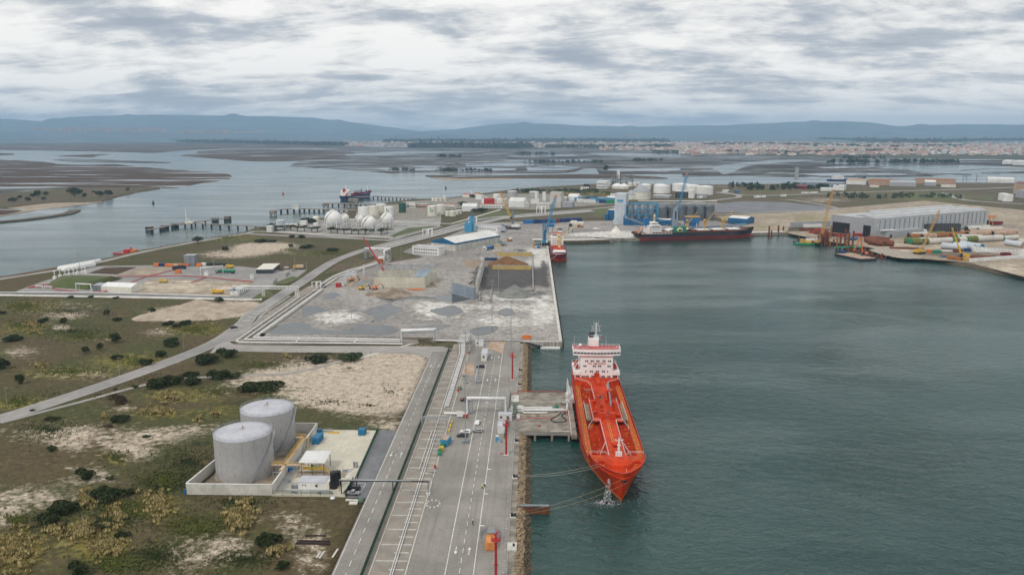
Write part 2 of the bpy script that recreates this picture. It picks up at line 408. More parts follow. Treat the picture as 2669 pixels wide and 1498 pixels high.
ground_mat('yard',(.38,.355,.33),(.27,.252,.236),(.62,.60,.56),(.30,.21,.13),(.075,.07,.072),s=.012,fine=.25)
ground_mat('sandy_field',(.42,.35,.27),(.34,.28,.21),(.52,.45,.36),(.20,.19,.08),(.16,.13,.10),s=.008,fine=.1)
def apron_mat():
 global nt
 m=bpy.data.materials.new('apron');m.use_nodes=True;nt=m.node_tree;b=nt.nodes['Principled BSDF']
 g=nt.nodes.new('ShaderNodeNewGeometry');p=g.outputs['Position'];mq=nt.nodes.new('ShaderNodeMapping');L(p,mq.inputs[0]);mq.inputs['Scale'].default_value=(1,.05,1)
 col=mixc(maprange(noise(p,.05,6,.6,.5),.35,.65),(.33,.31,.285),(.25,.235,.215))
 col=mixc(maprange(noise(mq.outputs[0],.55,5,.65),.45,.7,0,.5),col,(.19,.178,.165))
 col=mixc(maprange(noise(p,.28,5,.6,.3),.63,.72,0,.55),col,(.12,.105,.09))
 col=mixc(maprange(noise(p,.7,6,.7),.58,.72,0,.35),col,(.45,.43,.40))
 br=nt.nodes.new('ShaderNodeTexBrick');L(p,br.inputs[0]);br.inputs['Scale'].default_value=.25;br.inputs['Mortar Size'].default_value=.012;br.inputs['Color1'].default_value=(1,1,1,1);br.inputs['Color2'].default_value=(.93,.93,.92,1);br.inputs['Mortar'].default_value=(.74,.73,.72,1)
 col=mixc(1.,col,br.outputs[0],'MULTIPLY');L(col,b.inputs['Base Color']);b.inputs['Roughness'].default_value=.92;b.inputs['Specular IOR Level'].default_value=.3;MT['apron']=m
apron_mat()
def water_mat():
 global nt
 m=bpy.data.materials.new('water');m.use_nodes=True;nt=m.node_tree;b=nt.nodes['Principled BSDF']
 g=nt.nodes.new('ShaderNodeNewGeometry');p=g.outputs['Position']
 big=noise(p,.006,4,.6,.6)
 b.inputs['IOR'].default_value=1.33;b.inputs['Specular IOR Level'].default_value=.62
 col=mixc(maprange(big,.35,.65),(.009,.046,.042),(.017,.060,.054));L(col,b.inputs['Base Color'])
 def mp(scale,rot):
  n=nt.nodes.new('ShaderNodeMapping');L(p,n.inputs[0]);n.inputs['Scale'].default_value=scale;n.inputs['Rotation'].default_value=(0,0,R(rot));return n.outputs[0]
 h1=noise(mp((.6,1,1),24),.25,4,.60,.9);h2=noise(mp((.7,1,1),-16),.62,3,.6,.5);h3=noise(mp((.5,1,1),30),.07,4,.55,.4)
 h=mth('ADD',mth('ADD',mth('MULTIPLY',h1,1.7),mth('MULTIPLY',h2,.75)),mth('MULTIPLY',h3,.8))
 gust=maprange(noise(mp((.35,1,1),12),.012,5,.6,.8),.38,.62,.35,1.0)
 bp=nt.nodes.new('ShaderNodeBump');bp.inputs['Distance'].default_value=1.1;ln=nt.nodes.new('ShaderNodeVectorMath');ln.operation='LENGTH';L(p,ln.inputs[0]);L(mth('MULTIPLY',gust,maprange(ln.outputs['Value'],450,1300,1.,.10)),bp.inputs['Strength']);L(h,bp.inputs['Height']);L(bp.outputs[0],b.inputs['Normal'])
 L(maprange(noise(mp((.2,1,1),8),.02,4,.6,.5),.35,.65,.08,.22),b.inputs['Roughness']);MT['water']=m
water_mat()
def puddle_mat():
 global nt
 m=bpy.data.materials.new('puddle_water');m.use_nodes=True;nt=m.node_tree;b=nt.nodes['Principled BSDF']
 g=nt.nodes.new('ShaderNodeNewGeometry');col=mixc(maprange(noise(g.outputs['Position'],.15,5),.35,.65),(.045,.05,.052),(.075,.078,.075));L(col,b.inputs['Base Color']);b.inputs['Roughness'].default_value=.12;b.inputs['Specular IOR Level'].default_value=.4;MT['puddle']=m
puddle_mat()
def marsh_mat(name,c1,c2,lo,hi,s=.004,st=(.35,1,1),ped=.0):
 """salt marsh: vegetated mud with standing water in the low places"""
 global nt
 m=bpy.data.materials.new(name);m.use_nodes=True;nt=m.node_tree;b=nt.nodes['Principled BSDF']
 g=nt.nodes.new('ShaderNodeNewGeometry');mp=nt.nodes.new('ShaderNodeMapping');L(g.outputs['Position'],mp.inputs[0]);mp.inputs['Scale'].default_value=st;p=mp.outputs[0]
 wet=maprange(noise(p,s,8,.64,.7),lo,hi)
 col=mixc(maprange(noise(p,s*2.2,6,.65),.4,.6),c1,c2)
 col=mixc(maprange(noise(p,s*11,5,.7),.45,.62,0,.6),col,tuple(x*.5 for x in c1))
 col=mixc(wet,col,(.15,.16,.165));L(col,b.inputs['Base Color'])
 L(maprange(wet,0,1,.95,.2,False),b.inputs['Roughness']);L(maprange(wet,0,1,.1,.5,False),b.inputs['Specular IOR Level']);MT[name]=m
marsh_mat('marsh_brown',(.080,.050,.034),(.095,.068,.040),.55,.60,.012,(.2,1,1))
marsh_mat('marsh_wet',(.050,.042,.034),(.062,.058,.036),.515,.56,.022,(.12,1,1))
marsh_mat('mud_flat',(.10,.095,.085),(.085,.08,.06),.44,.56,.01,(.3,1,1))
marsh_mat('far_land',(.075,.085,.05),(.12,.10,.065),.75,.8,.003)
# ================================================================ SETTING
_z=[3.36]
def nz():
 _z[0]+=.006;return _z[0]
def ground_sheet(name,pts,z,cell,mat,blobs=(),relief=0.,skirt=.3,label=None,kind='structure',steps=None):
 bm=bmesh.new();vs=[bm.verts.new((x,y,0)) for x,y in pts]
 f=bm.faces.new(vs)
 bm.normal_update();bm.faces.ensure_lookup_table()
 if bm.faces[0].normal.z<0: bmesh.ops.reverse_faces(bm,faces=bm.faces[:])
 xs=[p[0] for p in pts];ys=[p[1] for p in pts]
 if cell:
  for ax,lo,hi in((0,min(xs),max(xs)),(1,min(ys),max(ys))):
   t=lo+cell
   while t<hi:
    pl=[0,0,0];pl[ax]=t;no=[0,0,0];no[ax]=1
    bmesh.ops.bisect_plane(bm,geom=bm.verts[:]+bm.edges[:]+bm.faces[:],plane_co=pl,plane_no=no,dist=1e-4)
    t+=cell
 bm.verts.ensure_lookup_table();n=len(bm.verts)
 co=np.array([v.co[:] for v in bm.verts]);edge=np.array([any(e.is_boundary for e in v.link_edges) for v in bm.verts])
 zz=np.full(n,z,float)
 if relief:
  x,y=co[:,0],co[:,1]
  r=(np.sin(x*.07+np.sin(y*.05)*1.5)+np.sin(y*.09+np.sin(x*.043)*2)+np.sin((x+y)*.19)*.5+np.sin((x-y)*.31)*.3)/5.6+.5
  zz=z+relief*r*np.where(edge,0,1)
 for v,q in zip(bm.verts,zz): v.co.z=q
 if skirt:
  be=[e for e in bm.edges if e.is_boundary]
  r=bmesh.ops.extrude_edge_only(bm,edges=be)
  for v in r['geom']:
   if isinstance(v,bmesh.types.BMVert): v.co.z=z-skirt
 me=bpy.data.meshes.new(name);bm.to_mesh(me);bm.free()
 N_=len(me.vertices);c=np.zeros(N_*3);me.vertices.foreach_get('co',c);c=c.reshape(-1,3)
 col=np.full((N_,4),.5);col[:,3]=1
 if blobs:
  ix,iy=toimg(c[:,0],c[:,1],c[:,2])
  for (k,x,y,rx,ry,ch,a) in blobs:
   ox,oy=pix(k,x,y);s=CR[k][2];w_=np.exp(-(((ix-ox)/(rx*s))**2+((iy-oy)/(ry*s))**2)**1.5*.7)
   col[:,'rgb'.index(ch)]+=w_*a
 col=np.clip(col,0,1)
 at=me.color_attributes.new('mask','FLOAT_COLOR','POINT');at.data.foreach_set('color',col.ravel())
 me.materials.append(MT[mat]);me.polygons.foreach_set('use_smooth',[relief>0]*len(me.polygons))
 o=bpy.data.objects.new(name,me);COL.objects.link(o)
 return tag(o,kind=kind)
def flat(name,pts,mat,z=None,skirt=.2,cell=0,blobs=()):
 return ground_sheet(name,pts,z or nz(),cell,mat,blobs,0,skirt)
# ---- water to the horizon
mb=MB();mb.add([(-21800,-300,0),(21800,-300,0),(21800,19800,0),(-21800,19800,0)],[(0,1,2,3)]);struct('water',mb,'water')
# ---- bank helper: land slab with a sloping revetment
def land(name,pts,z,mat,slope=3.,bankmat='rock_dark',flatmask=None):
 n=len(pts);A=sum(pts[i][0]*pts[(i+1)%n][1]-pts[(i+1)%n][0]*pts[i][1] for i in range(n))
 if A<0: pts=pts[::-1];flatmask=flatmask[::-1] if flatmask else None
 mb=MB();out=[]
 for i in range(n):
  a=V3(pts[i-1]);b=V3(pts[(i+1)%n]);t=(b-a).normalized();k=0 if (flatmask and flatmask[i]) else slope
  out.append((pts[i][0]+t.y*k,pts[i][1]-t.x*k))
 mb.add([(*p,z) for p in pts],[tuple(range(n))],0)
 mb.add([(*p,z) for p in pts]+[(*p,-1.5) for p in out],[(n+i,n+(i+1)%n,(i+1)%n,i) for i in range(n)],1)
 o=mb.bd(name,[mat,bankmat]);return tag(o,kind='structure')
sw=PL('d1',[(850,240)])[0];sw0=PL('d1',[(0,385)])[0]
ex=(sw0[0]+(sw0[0]-sw[0])*3,sw0[1]+(sw0[1]-sw[1])*3)
W_=[(-4,60)];fm=[1]
shore=[ex,sw0,sw]+PL('d1',[(1180,162),(1600,90),(2050,14)])+PL('d4',[(60,690),(240,662),(480,634),(680,622),(860,570),(1000,548),(1240,486),(1430,448),(1330,415),(1500,398),(1680,385),(1850,345),(2220,296),(2570,294)])
shore+=PL('d5',[(530,356),(850,312),(1270,256),(1700,218),(2100,196),(2350,180)])+PL('e5',[(0,582),(400,580),(820,574),(1150,560)])
shore+=PL('e5',[(1600,556),(2000,566),(2576,570)])+[(3600,1900),(1200,300)]
basin=PL('d7',[(2576,905),(1980,782),(1700,735),(1400,700)],3)+PL('d7',[(1250,672),(1100,640),(900,590),(700,555),(500,505),(120,455),(0,447)],3)
_a=V3(C('d6',640,1025,0));_b=V3(C('d6',2095,985,0));_s=(_b-_a).normalized();_s=V3((-_s.y,_s.x))*22.5
Bq=tuple(_b+_s);Aq=tuple(_a+_s)
nq=PL('d6',[(2576,905)],3)+[Bq,Aq]+PL('d6',[(600,985),(0,990)],3)+PL('d3',[(2259,385),(1900,400)],3)
NQY=nq[-1][1]
main=[(-6,60),(-6,100),(-900,60)]+shore+basin+nq+[(18.7,NQY+2),(18.7,446),(-4.4,446)]
fmask=[1,1,0]+[0]*len(shore)+[0]*len(basin)+[1]*len(nq)+[1,1,1]
land('ground',main,3.0,'heath',4.,'rock_dark',fmask)
# ---- scrubland west of the berth with its sand blows, tussock and dark heath
E_='e7'
SB=[(E_,640,600,260,70,'r',.35),(E_,330,590,260,60,'r',.28),(E_,1050,590,230,55,'r',.42),(E_,820,690,150,55,'r',.45),(E_,560,840,170,55,'r',.4),(E_,200,970,260,65,'r',.42),(E_,30,1090,80,90,'r',.45),(E_,430,670,110,40,'r',.25),
(E_,1330,1270,260,90,'r',.38),(E_,1150,1390,150,70,'r',.35),(E_,1850,1180,150,90,'r',.35),(E_,1900,1330,110,110,'r',.45),(E_,1750,1080,120,40,'r',.1),(E_,130,90,120,40,'r',.35),(E_,480,220,220,35,'r',.3),(E_,1300,330,80,25,'r',.3),(E_,770,430,110,22,'r',.35),(E_,1240,540,140,25,'r',.3),(E_,1480,270,120,28,'r',.4),
('D',870,960,190,55,'r',.55),('D',1000,930,90,60,'r',.6),('D',930,1010,130,30,'r',.5),('D',740,940,100,18,'r',.4),('D',1000,1070,60,20,'r',.35),
('d1',650,650,330,60,'r',.14),('d1',520,720,200,40,'r',.22),('d1',520,820,80,25,'r',.4),('d1',1330,860,120,40,'r',.25),('d1',60,915,80,20,'r',.25),('d1',820,910,150,30,'r',.2),('d1',200,680,110,18,'r',.1),
('d1',1640,690,330,50,'r',.75),('d1',1980,650,240,50,'r',.8),('d1',1400,740,160,22,'r',.5),('d4',250,950,420,70,'r',.38),('d1',1950,200,260,35,'r',.4),('d1',2250,140,260,25,'r',.35),('d4',650,1030,200,25,'r',.1),
(E_,1100,350,230,40,'g',.4),(E_,960,460,200,30,'g',.35),(E_,800,140,230,40,'g',.5),(E_,420,215,260,35,'g',.45),(E_,120,400,200,40,'g',.4),(E_,700,730,90,40,'g',.45),(E_,960,1030,140,90,'g',.45),(E_,1460,1110,120,80,'g',.25),(E_,90,1300,190,130,'g',.5),(E_,560,1230,190,120,'g',.45),(E_,650,1290,120,80,'g',.4),(E_,1340,440,130,60,'g',.3),(E_,1680,345,130,35,'g',.3),
('d1',1640,830,260,50,'g',.45),('d1',300,640,260,60,'g',.3),('d1',150,830,300,60,'g',.3),('d1',700,890,240,35,'g',.25),('d1',1950,60,300,35,'g',.3),('d4',900,1040,330,40,'g',.2),
(E_,1150,780,270,150,'b',.25),(E_,1000,880,200,70,'b',.22),(E_,700,1060,250,90,'b',.25),(E_,250,1150,220,80,'b',.2),(E_,950,1330,200,110,'b',.2),(E_,1450,1000,260,50,'b',.15),(E_,1000,250,500,40,'b',.12),(E_,1250,620,160,50,'b',.2),(E_,1600,180,260,40,'b',.2),('D',560,1010,90,20,'b',.2),('D',1000,1040,110,20,'b',.18),
('d4',750,950,260,40,'b',.35),('d1',200,590,200,25,'b',.2)]
scr=[(-55.9,80),(-55.9,440),(-60,447)]+[C('D',1000,868)]+[C('f2',200,1240),C('d2',760,570),C('d2',1000,420),C('d2',1500,215),C('d4',1880,925),C('d4',2576,745),C('d5',1200,565),C('d5',1900,500),C('d5',1900,330),C('d5',1270,272),C('d5',850,330),C('d5',530,372)]
scr+=PL('d4',[(2220,312),(1850,362),(1500,410),(1450,460),(1280,500),(1000,575),(700,650),(240,700),(60,720)])+PL('d1',[(2050,26),(1600,104),(1180,178),(850,256),(0,405)])+[(-560,500),(-620,80)]
SB=[b if b[5]!='r' or b[0]!=E_ else (*b[:6],b[6]*.72) for b in SB]
ground_sheet('scrubland',scr,3.03,5.,'scrub',SB,.3,.2)
# ---- quay apron, pipe corridor and the two roads, all parallel to the quay edge
def rect(x0,x1,y0,y1): return [(x0,y0),(x1,y0),(x1,y1),(x0,y1)]
flat('quay_apron',rect(-34.9,-6.5,80,447.4),'apron',3.5,.8)
flat('quay_strip',rect(-6.5,-4.3,80,447.2),CO,3.42,1.2)
flat('west_road',rect(-55.6,-47.2,80,424),'apron',3.49,.5)
flat('verge',rect(-47.2,-45.0,80,424),'gravel_tan',3.44,.4)
flat('pipe_corridor',rect(-45.0,-34.9,80,440),'gravel_tan',3.46,.4)
mb=MB();y=150.
i=0
while y<424:     # concrete sleepers under the pipes, long and short in turn
 if i%2==0: mb.box(-40.0,y,3.46,9.2,.62,.14)
 else: mb.box(-37.8,y,3.46,4.4,.58,.14)
 y+=4.55;i+=1
struct('sleeper_bed',mb,'sleeper')
mb=MB().box(-34.9,265,3.3,.3,350,.32);mb.box(-45.1,252,3.3,.25,345,.3);struct('kerb',mb,CL)
mb=MB().box(-6.45,264,3.3,.35,366,.36);struct('quay_kerb',mb,'concrete')
mb=MB()
line(mb,[(-55.1,80),(-55.1,410)],.16,3.50);dashes(mb,[(-51.6,80),(-51.6,412)],3,3.4,.16,3.50)
line(mb,[(-23.8,80),(-23.8,400)],.2,3.51);line(mb,[(-15.8,80),(-15.8,430)],.2,3.51);dashes(mb,[(-19.8,80),(-19.8,415)],2.8,2.6,.16,3.51)
def arrow(x,y,s):
 mb.add([(x-.1,y-2.2*s,3.512),(x+.1,y-2.2*s,3.512),(x+.1,y+.6*s,3.512),(x-.1,y+.6*s,3.512)],[(0,1,2,3) if s>0 else (3,2,1,0)])
 mb.add([(x-.55,y+.6*s,3.512),(x+.55,y+.6*s,3.512),(x,y+2.2*s,3.512)],[(0,1,2) if s>0 else (2,1,0)])
for k,x,y,s in(('c2',800,300,-1),('c2',893,303,1),('c2',1410,1210,-1),('c2',1537,1215,1),('c4',948,775,-1),('c4',1063,778,1),('c4',1010,450,-1),('c4',1113,450,1),('c4',130,568,-1),('c4',240,572,1),('c4',967,1400,1),('c2',1720,10,1)):
 X,Y=C(k,x,y);arrow(X,Y,s)
for y in(226,248,268,332,380): mb.box(-15.0,y,3.5,1.4,.5,.012)
for y0 in (372,376.2,380.4,396): line(mb,[(-27.8,y0),(-23.8,y0)],.14,3.51)
line(mb,[(-27.8,372),(-27.8,398)],.14,3.51)
y=150
while y<440: mb.box(-7.3,y,3.5,.45,.16,.012);y+=6.2
struct('road_markings',mb,'paint_white')
mb=MB();q=PL('c4',[(1003,215),(985,290),(948,318),(1050,345),(1165,392),(1197,222)]);line(mb,q[:4]+q[4:5],.28,3.515);line(mb,[q[4],q[5]],.28,3.515)
struct('yellow_marking',mb,'paint_yellow_line')
flat('yellow_hatch',PL('c4',[(1008,220),(990,292),(960,318),(1050,340),(1160,385),(1192,225)]),RS_,3.505,0)
flat(RS_,smooth(PL('c4',[(640,560),(740,540),(760,640),(730,700),(620,690),(590,640)]),5,True),RS_,3.504,0)
# ---- turning road at the head of the corridor and the long access road
west=[C('D',-130,1082),C('D',0,1052),C('D',210,985),C('D',410,915),C('D',540,862),C('D',610,815),C('f2',560,690),C('f2',830,510),C('d2',560,560),C('d2',700,470),C('d2',850,375),C('d2',1010,265),C('d2',1180,165),C('d2',1400,80),C('d4',1560,978),C('d4',1880,895),C('d4',2200,812),C('d4',2576,716),C('d5',730,668),C('d5',1000,606),C('d5',1500,552),C('d5',2000,512),C('d5',2576,462),C('d6',300,520)]
ribbon('access_road',west,10.5,3.465,'asphalt',.3)
flat('junction_road',[C('f2',-250,1445),C('f2',-130,1300),C('f2',90,1215),C('f2',230,1262),C('f2',420,1282),C('f2',2131,1300),C('c4',-60,288),C('c4',300,292),C('c4',430,330),(-47.2,424),(-55.6,424),C('c4',105,470),C('c4',60,425),C('c4',0,395),C('d2',2200,1240),C('d2',2050,1205),C('d2',1600,1197),C('f2',1400,1425),C('f2',300,1405),C('f2',100,1395)],'road_far',3.475,.4)
mb=MB()
line(mb,[(-55.1,408)]+[C('c4',100,480,),C('c4',70,440),C('c4',0,408),C('d2',2200,1232)],.16,3.49)
line(mb,smooth([(-47.8,412),C('c4',305,440),C('c4',240,405),C('c4',110,345)],4),.16,3.49)
line(mb,[C('c4',240,400),C('c4',270,378),C('c4',400,372)],.14,3.49)
dashes(mb,smooth([(-51.6,412),C('c4',205,480),C('c4',165,430),C('c4',90,395),C('c4',0,375)],5),2.6,2.2,.15,3.49)
for pts,wd in(((offset_line(smooth(west,4),4.7)),.14),((offset_line(smooth(west,4),-4.7)),.14)): line(mb,pts,wd,3.478)
for x,y in((1040,432),(985,465),(930,500),(880,537),(820,575),(755,618),(675,670),(580,732),(475,800),(340,885)):
 X,Y=C('f2',x,y);mb.box(X,Y,3.47,5.2,.5,.02)
for x,y in((1360,150),(1330,170),(1300,190),(1265,210),(1235,228),(1200,248),(1165,268),(1130,290),(1095,312),(1060,335)):
 X,Y=C('d2',x-90,y-30);mb.box(X,Y,3.47,5.,.5,.02)
struct('road_edge_lines',mb,'paint_white')
ribbon('footway',offset_line(smooth(west[4:9],3),-7.3),2.2,3.46,'concrete',.2)
ribbon('sand_track',[C('D',0,1062),C('D',200,1010),C('D',420,955),C('D',600,945),C('D',720,938),C('D',800,922),C('D',900,896),C('d2',1700,1190)],2.6,3.38,'road_far',.3)
ribbon('grey_lane',[C('d2',1300,1288),C('d2',1700,1185),C('d2',2100,1075)],2.5,3.385,CL,.2)
corr=[C('f2',330,1215),C('f2',900,790),C('f2',1400,450),C('f2',1870,130),C('d2',1070,440),C('f1',330,720),C('f1',640,570),C('f1',1000,440),C('f1',1380,310),C('d4',1720,985),C('d4',2000,905),C('d4',2576,760),C('d5',800,690),C('d5',1150,615),C('d5',1500,582),C('d5',2000,545),C('d5',2576,488),C('d6',300,560)]
ribbon('pipe_track',corr,15,3.40,'gravel_tan',.3)
flat('pipe_bed',[C('f2',250,1215),C('f2',640,1120),C('f2',2131,1120),C('c4',-60,190),C('c4',-60,250),C('f2',2131,1262),C('f2',330,1262)],'gravel_tan',3.412,.3)
ribbon('river_path',[C('d1',-200,445),C('d1',0,408),C('d1',500,330),C('d1',850,262),C('d1',1180,185),C('d1',1650,95),C('d1',2050,30),C('d4',150,735),C('d4',1000,790),C('d4',1900,860)],7,3.40,'road_far',.3)
ribbon('lower_lane',[C('d1',-300,535),C('d1',0,540),C('d1',1000,556),C('d1',1700,570),C('d1',2050,578),C('d1',2200,575)],6,3.42,CL,.3)
ribbon('dark_lane',[C('d1',-300,520),C('d1',0,522),C('d1',1000,540),C('d1',2000,566)],4,3.405,'asphalt_dark',.3)
ribbon('cross_road',[C('d4',0,768),C('d4',500,792),C('d4',1400,828),C('d4',1860,850),C('d4',2050,800),C('d4',2300,735),C('d4',2560,670)],10,3.43,'asphalt',.3)
# ---- bulk yard
YB=[('d3',1350,650,110,60,'r',.5),('d3',1430,600,70,60,'r',.6),('d3',1350,510,120,40,'r',.55),('d3',1440,1200,140,200,'r',.4),('d3',900,1190,420,70,'r',.35),('d3',1050,1060,330,30,'r',.55),('d3',250,1190,260,70,'r',.2),('d3',900,1350,420,60,'r',.3),('d2',1200,800,260,70,'r',.45),('d2',2250,720,250,120,'r',.3),('d2',900,570,300,60,'r',.05),
('d3',660,660,150,35,'g',.7),('d3',600,690,120,20,'g',.5),('d2',1500,420,250,60,'g',.45),('d3',1000,640,250,40,'g',.25),
('d3',1000,810,340,130,'b',.95),('d3',900,900,240,60,'b',.5),('d3',1440,800,45,150,'b',.75),('d3',1370,1030,120,50,'b',.35),('d3',500,600,420,60,'b',.18),('d3',200,750,200,90,'b',.12),('d6',200,780,300,60,'b',.2),('d5',1500,800,260,60,'b',.15),
('d2',1500,340,330,60,'r',.1),('d6',300,930,330,35,'r',.75),('d5',2300,800,300,25,'r',.5)]
yard=[C('f2',640,1110)]+PL('f2',[(1100,800),(1520,500),(1980,180)])+PL('d2',[(1090,460)])+PL('f1',[(560,690),(1000,520),(1420,390)])+PL('f1',[(2300,260)])+PL('d5',[(0,1010),(110,960),(340,905),(700,760),(1000,665),(1200,655),(1500,640),(2200,640),(2576,632)])+PL('d6',[(300,740),(600,790),(1100,700),(1620,745),(2060,850)])+[(Bq[0],Bq[1]+1.5),(Aq[0],Aq[1]+1.5)]+PL('d6',[(600,978),(0,983)])+[(60,NQY+1.8),(18.4,NQY+1.6),(18.4,446.3),(-4.6,446.3),(-60,446.3)]+PL('d2',[(2300,1025)])
ground_sheet('yard',yard,3.5,5.,'yard',YB,0,.5)
mb=MB().box(17.7,(446+NQY)/2,3.3,1.7,NQY-446,.42);mb.box(7,446.5,3.3,23,1.2,.42);struct('quay_coping',mb,CL)
mb=MB().box(18.55,(446+NQY)/2,-1.5,.6,NQY-446,5.0);mb.box(7,446.1,-1.5,23.5,.6,5.0);struct('quay_wall',mb,CO)
ribbon('north_quay_apron',[(20,NQY+6)]+[(p[0],p[1]+6) for p in nq[::-1][1:4]],11,3.52,CL,.2,sm=0)
ribbon('north_quay_apron',[(Aq[0],Aq[1]+6),(Bq[0],Bq[1]+6),(nq[0][0],nq[0][1]+6)],11,3.53,CL,.2,sm=0)
ribbon('north_quay_wall',[(19,NQY-.2)]+[(p[0],p[1]-.2) for p in nq[::-1]][1:],1.2,3.56,CO,5,sm=0)
def puddle(k,pts,n=5):
 w=smooth([C(k,x,y) for x,y in pts],n,True)
 jx=jy=0;v=[]
 for x,y in w: jx=jx*.6+ru(-.8,.8);jy=jy*.6+ru(-1.1,1.1);v.append((x+jx,y+jy))
 w=v
 flat('puddle',w,'puddle',3.53+len(w)*1e-4,0)
 cx=sum(p[0] for p in w)/len(w);cy=sum(p[1] for p in w)/len(w)
 flat('mud_edge',[(cx+(x-cx)*1.06+ru(-.2,.5),cy+(y-cy)*1.05+ru(-.3,.3)) for x,y in w],'gravel_tan',3.515+len(w)*1e-4,0)
puddle('d2',[(450,960),(560,890),(760,852),(900,880),(980,930),(1240,955),(1320,930),(1440,880),(1600,882),(1800,900),(1890,950),(1760,1000),(1500,995),(1200,985),(900,990),(520,990)])
puddle('d2',[(1050,575),(1080,540),(1180,525),(1235,550),(1190,580),(1100,600)])
puddle('d2',[(800,790),(815,700),(960,675),(1040,700),(1085,725),(960,755),(860,780)])
puddle('d2',[(1480,745),(1560,700),(1740,655),(1760,630),(1640,580),(1700,560),(1900,555),(2200,575),(2300,570),(2490,550),(2490,625),(2200,595),(1860,620),(1800,660),(1920,690),(1930,730),(1820,770),(1720,820),(1610,850),(1600,790)])
puddle('d2',[(1950,930),(2100,900),(2300,878),(2450,890),(2440,905),(2300,945),(2000,985)])
puddle('d2',[(1320,735),(1420,712),(1400,740)],3)
puddle('d3',[(95,1210),(230,1185),(370,1160),(495,1215),(420,1265),(290,1280),(200,1255)])
puddle('d3',[(890,1240),(940,1200),(1030,1195),(1100,1245),(1000,1285),(930,1275)])
puddle('c4',[(695,75),(760,20),(900,0),(1060,0),(1110,40),(1030,95),(900,135),(770,120)])
puddle('d3',[(365,1130),(365,1020),(500,1060),(580,1075),(420,1110)],3)
# ---- tank compound pads
flat('compound_pad',[(-88.2,245.2),(-62.8,244.8),(-63.6,305),(-88.4,305.6)],'yard_cream',3.40,.5)
flat('bund_floor',[(-117,246),(-88.5,246),(-88.5,302.5),(-108,303.5)],'earth_pile',3.34,.3)
flat('grey_forecourt',[(-62.4,244.3),(-55.7,244.3),(-55.7,305),(-62.9,305)],'asphalt_dark',3.47,.5)
flat('brown_bed',[(-84.5,259.5),(-66.5,259.5),(-66.5,264.5),(-84.5,264.5)],'earth_pile',3.43,.1)
flat('crossing_pad',[C('f3',1110,1100),C('f3',1200,1100),C('f3',1340,965),C('f3',1160,980)],'asphalt_dark',3.425,.1)
mb=MB()
for i in range(6):
 X,Y=C('f3',1228+i*14,1085-i*24);mb.box(X+.1,Y,3.43,1.5,.42,.015)
def pl(*pts): line(mb,[C('f3',x,y) for x,y in pts],.14,3.478)
pl((1265,1190),(1528,1196));pl((1215,1240),(1500,1243));pl((1528,1196),(1440,1348));pl((1265,1190),(1160,1380))
line(mb,[C('f3',285,1280),C('f3',350,1200)],.12,3.41);line(mb,[C('f3',1145,1250),C('f3',1195,1160)],.12,3.478)
struct('bay_marking',mb,'paint_white')
# ---- gas terminal ground in the middle distance
flat('terminal_ground',PL('d1',[(130,512),(350,430),(800,300),(1290,292),(2000,300),(2300,330),(2576,330),(2500,390),(2270,470),(2180,580),(1300,556),(200,520)]),'asphalt',3.37,.2,8)
ground_sheet('sandy_plot',PL('d1',[(1130,500),(1250,410),(2130,430),(2050,510),(1980,552),(1180,535)]),3.385,8,'sandy_field',[('d1',1600,470,500,60,'r',.3)],0,.1)
flat('sandy_plot',PL('d1',[(990,372),(1160,312),(1450,312),(1290,376)]),'sandy_field',3.386,.1)
flat('brown_plot',PL('d1',[(740,358),(900,305),(1150,308),(980,370)]),'marsh_brown',3.387,.1)
mb=MB();top=PL('d1',[(540,402),(620,368),(930,375),(740,425)],9);bot=PL('d1',[(375,475),(480,380),(1040,400),(740,500)],3.4)
mb.add([(*p,8.2) for p in top]+[(*p,3.2) for p in bot],[(0,1,2,3),(4,5,1,0),(5,6,2,1),(6,7,3,2),(7,4,0,3)],0)
mb.f=[f[::-1] for f in mb.f]
struct('grass_mound',mb,'grass_lawn')
flat('green_verge',PL('f2',[(570,372),(880,170),(1020,280),(980,330),(700,372)]),'grass_lawn',3.46,.2)
flat('green_verge',PL('d1',[(2280,450),(2450,385),(2530,400),(2400,450)]),'grass_lawn',3.461,.2)
flat('green_verge',PL('f1',[(0,640),(420,370),(640,285),(1000,310),(1300,290),(900,440),(300,600)]),'heath',3.47,.2)
flat('sphere_yard',PL('d4',[(380,735),(1900,825),(2180,700),(2560,665),(2576,560),(1940,590),(1330,560),(860,590),(700,650)]),'concrete',3.38,.2)
flat('tank_yard',PL('d4',[(1420,560),(1960,590),(2576,560),(2576,330),(1850,380),(1440,470)]),CO,3.385,.2)
ribbon('white_bund_lane',[C('d4',370,742),C('d4',1100,785),C('d4',1930,826)],3.5,3.9,CL,.6,sm=0)
ribbon('white_bund_lane',[C('d4',1300,574),C('d4',1950,600),C('d5',0,652),C('d5',590,672),C('d5',900,585),C('d5',1190,500)],4,3.92,CL,.6,sm=0)
flat('green_strip',PL('d4',[(1880,800),(2130,690),(2520,660),(2480,690),(1990,810)]),'grass_lawn',3.42,.1)
flat('green_strip',PL('d5',[(600,680),(900,580),(1160,505),(1260,515),(1500,535),(1000,600),(700,665)]),'grass_lawn',3.421,.1)
flat('green_strip',PL('d5',[(1200,625),(1900,580),(2576,520),(2576,600),(1600,640)]),'heath',3.422,.1)
flat('green_strip',PL('d6',[(0,540),(300,600),(300,650),(0,700)]),'grass_lawn',3.423,.1)
flat('tank_park',PL('d5',[(0,600),(80,520),(700,480),(1000,480),(1700,500),(2000,470),(2576,430),(2576,330),(1900,310),(1200,300),(850,330),(530,370),(0,400)]),CO,3.37,.1,0)
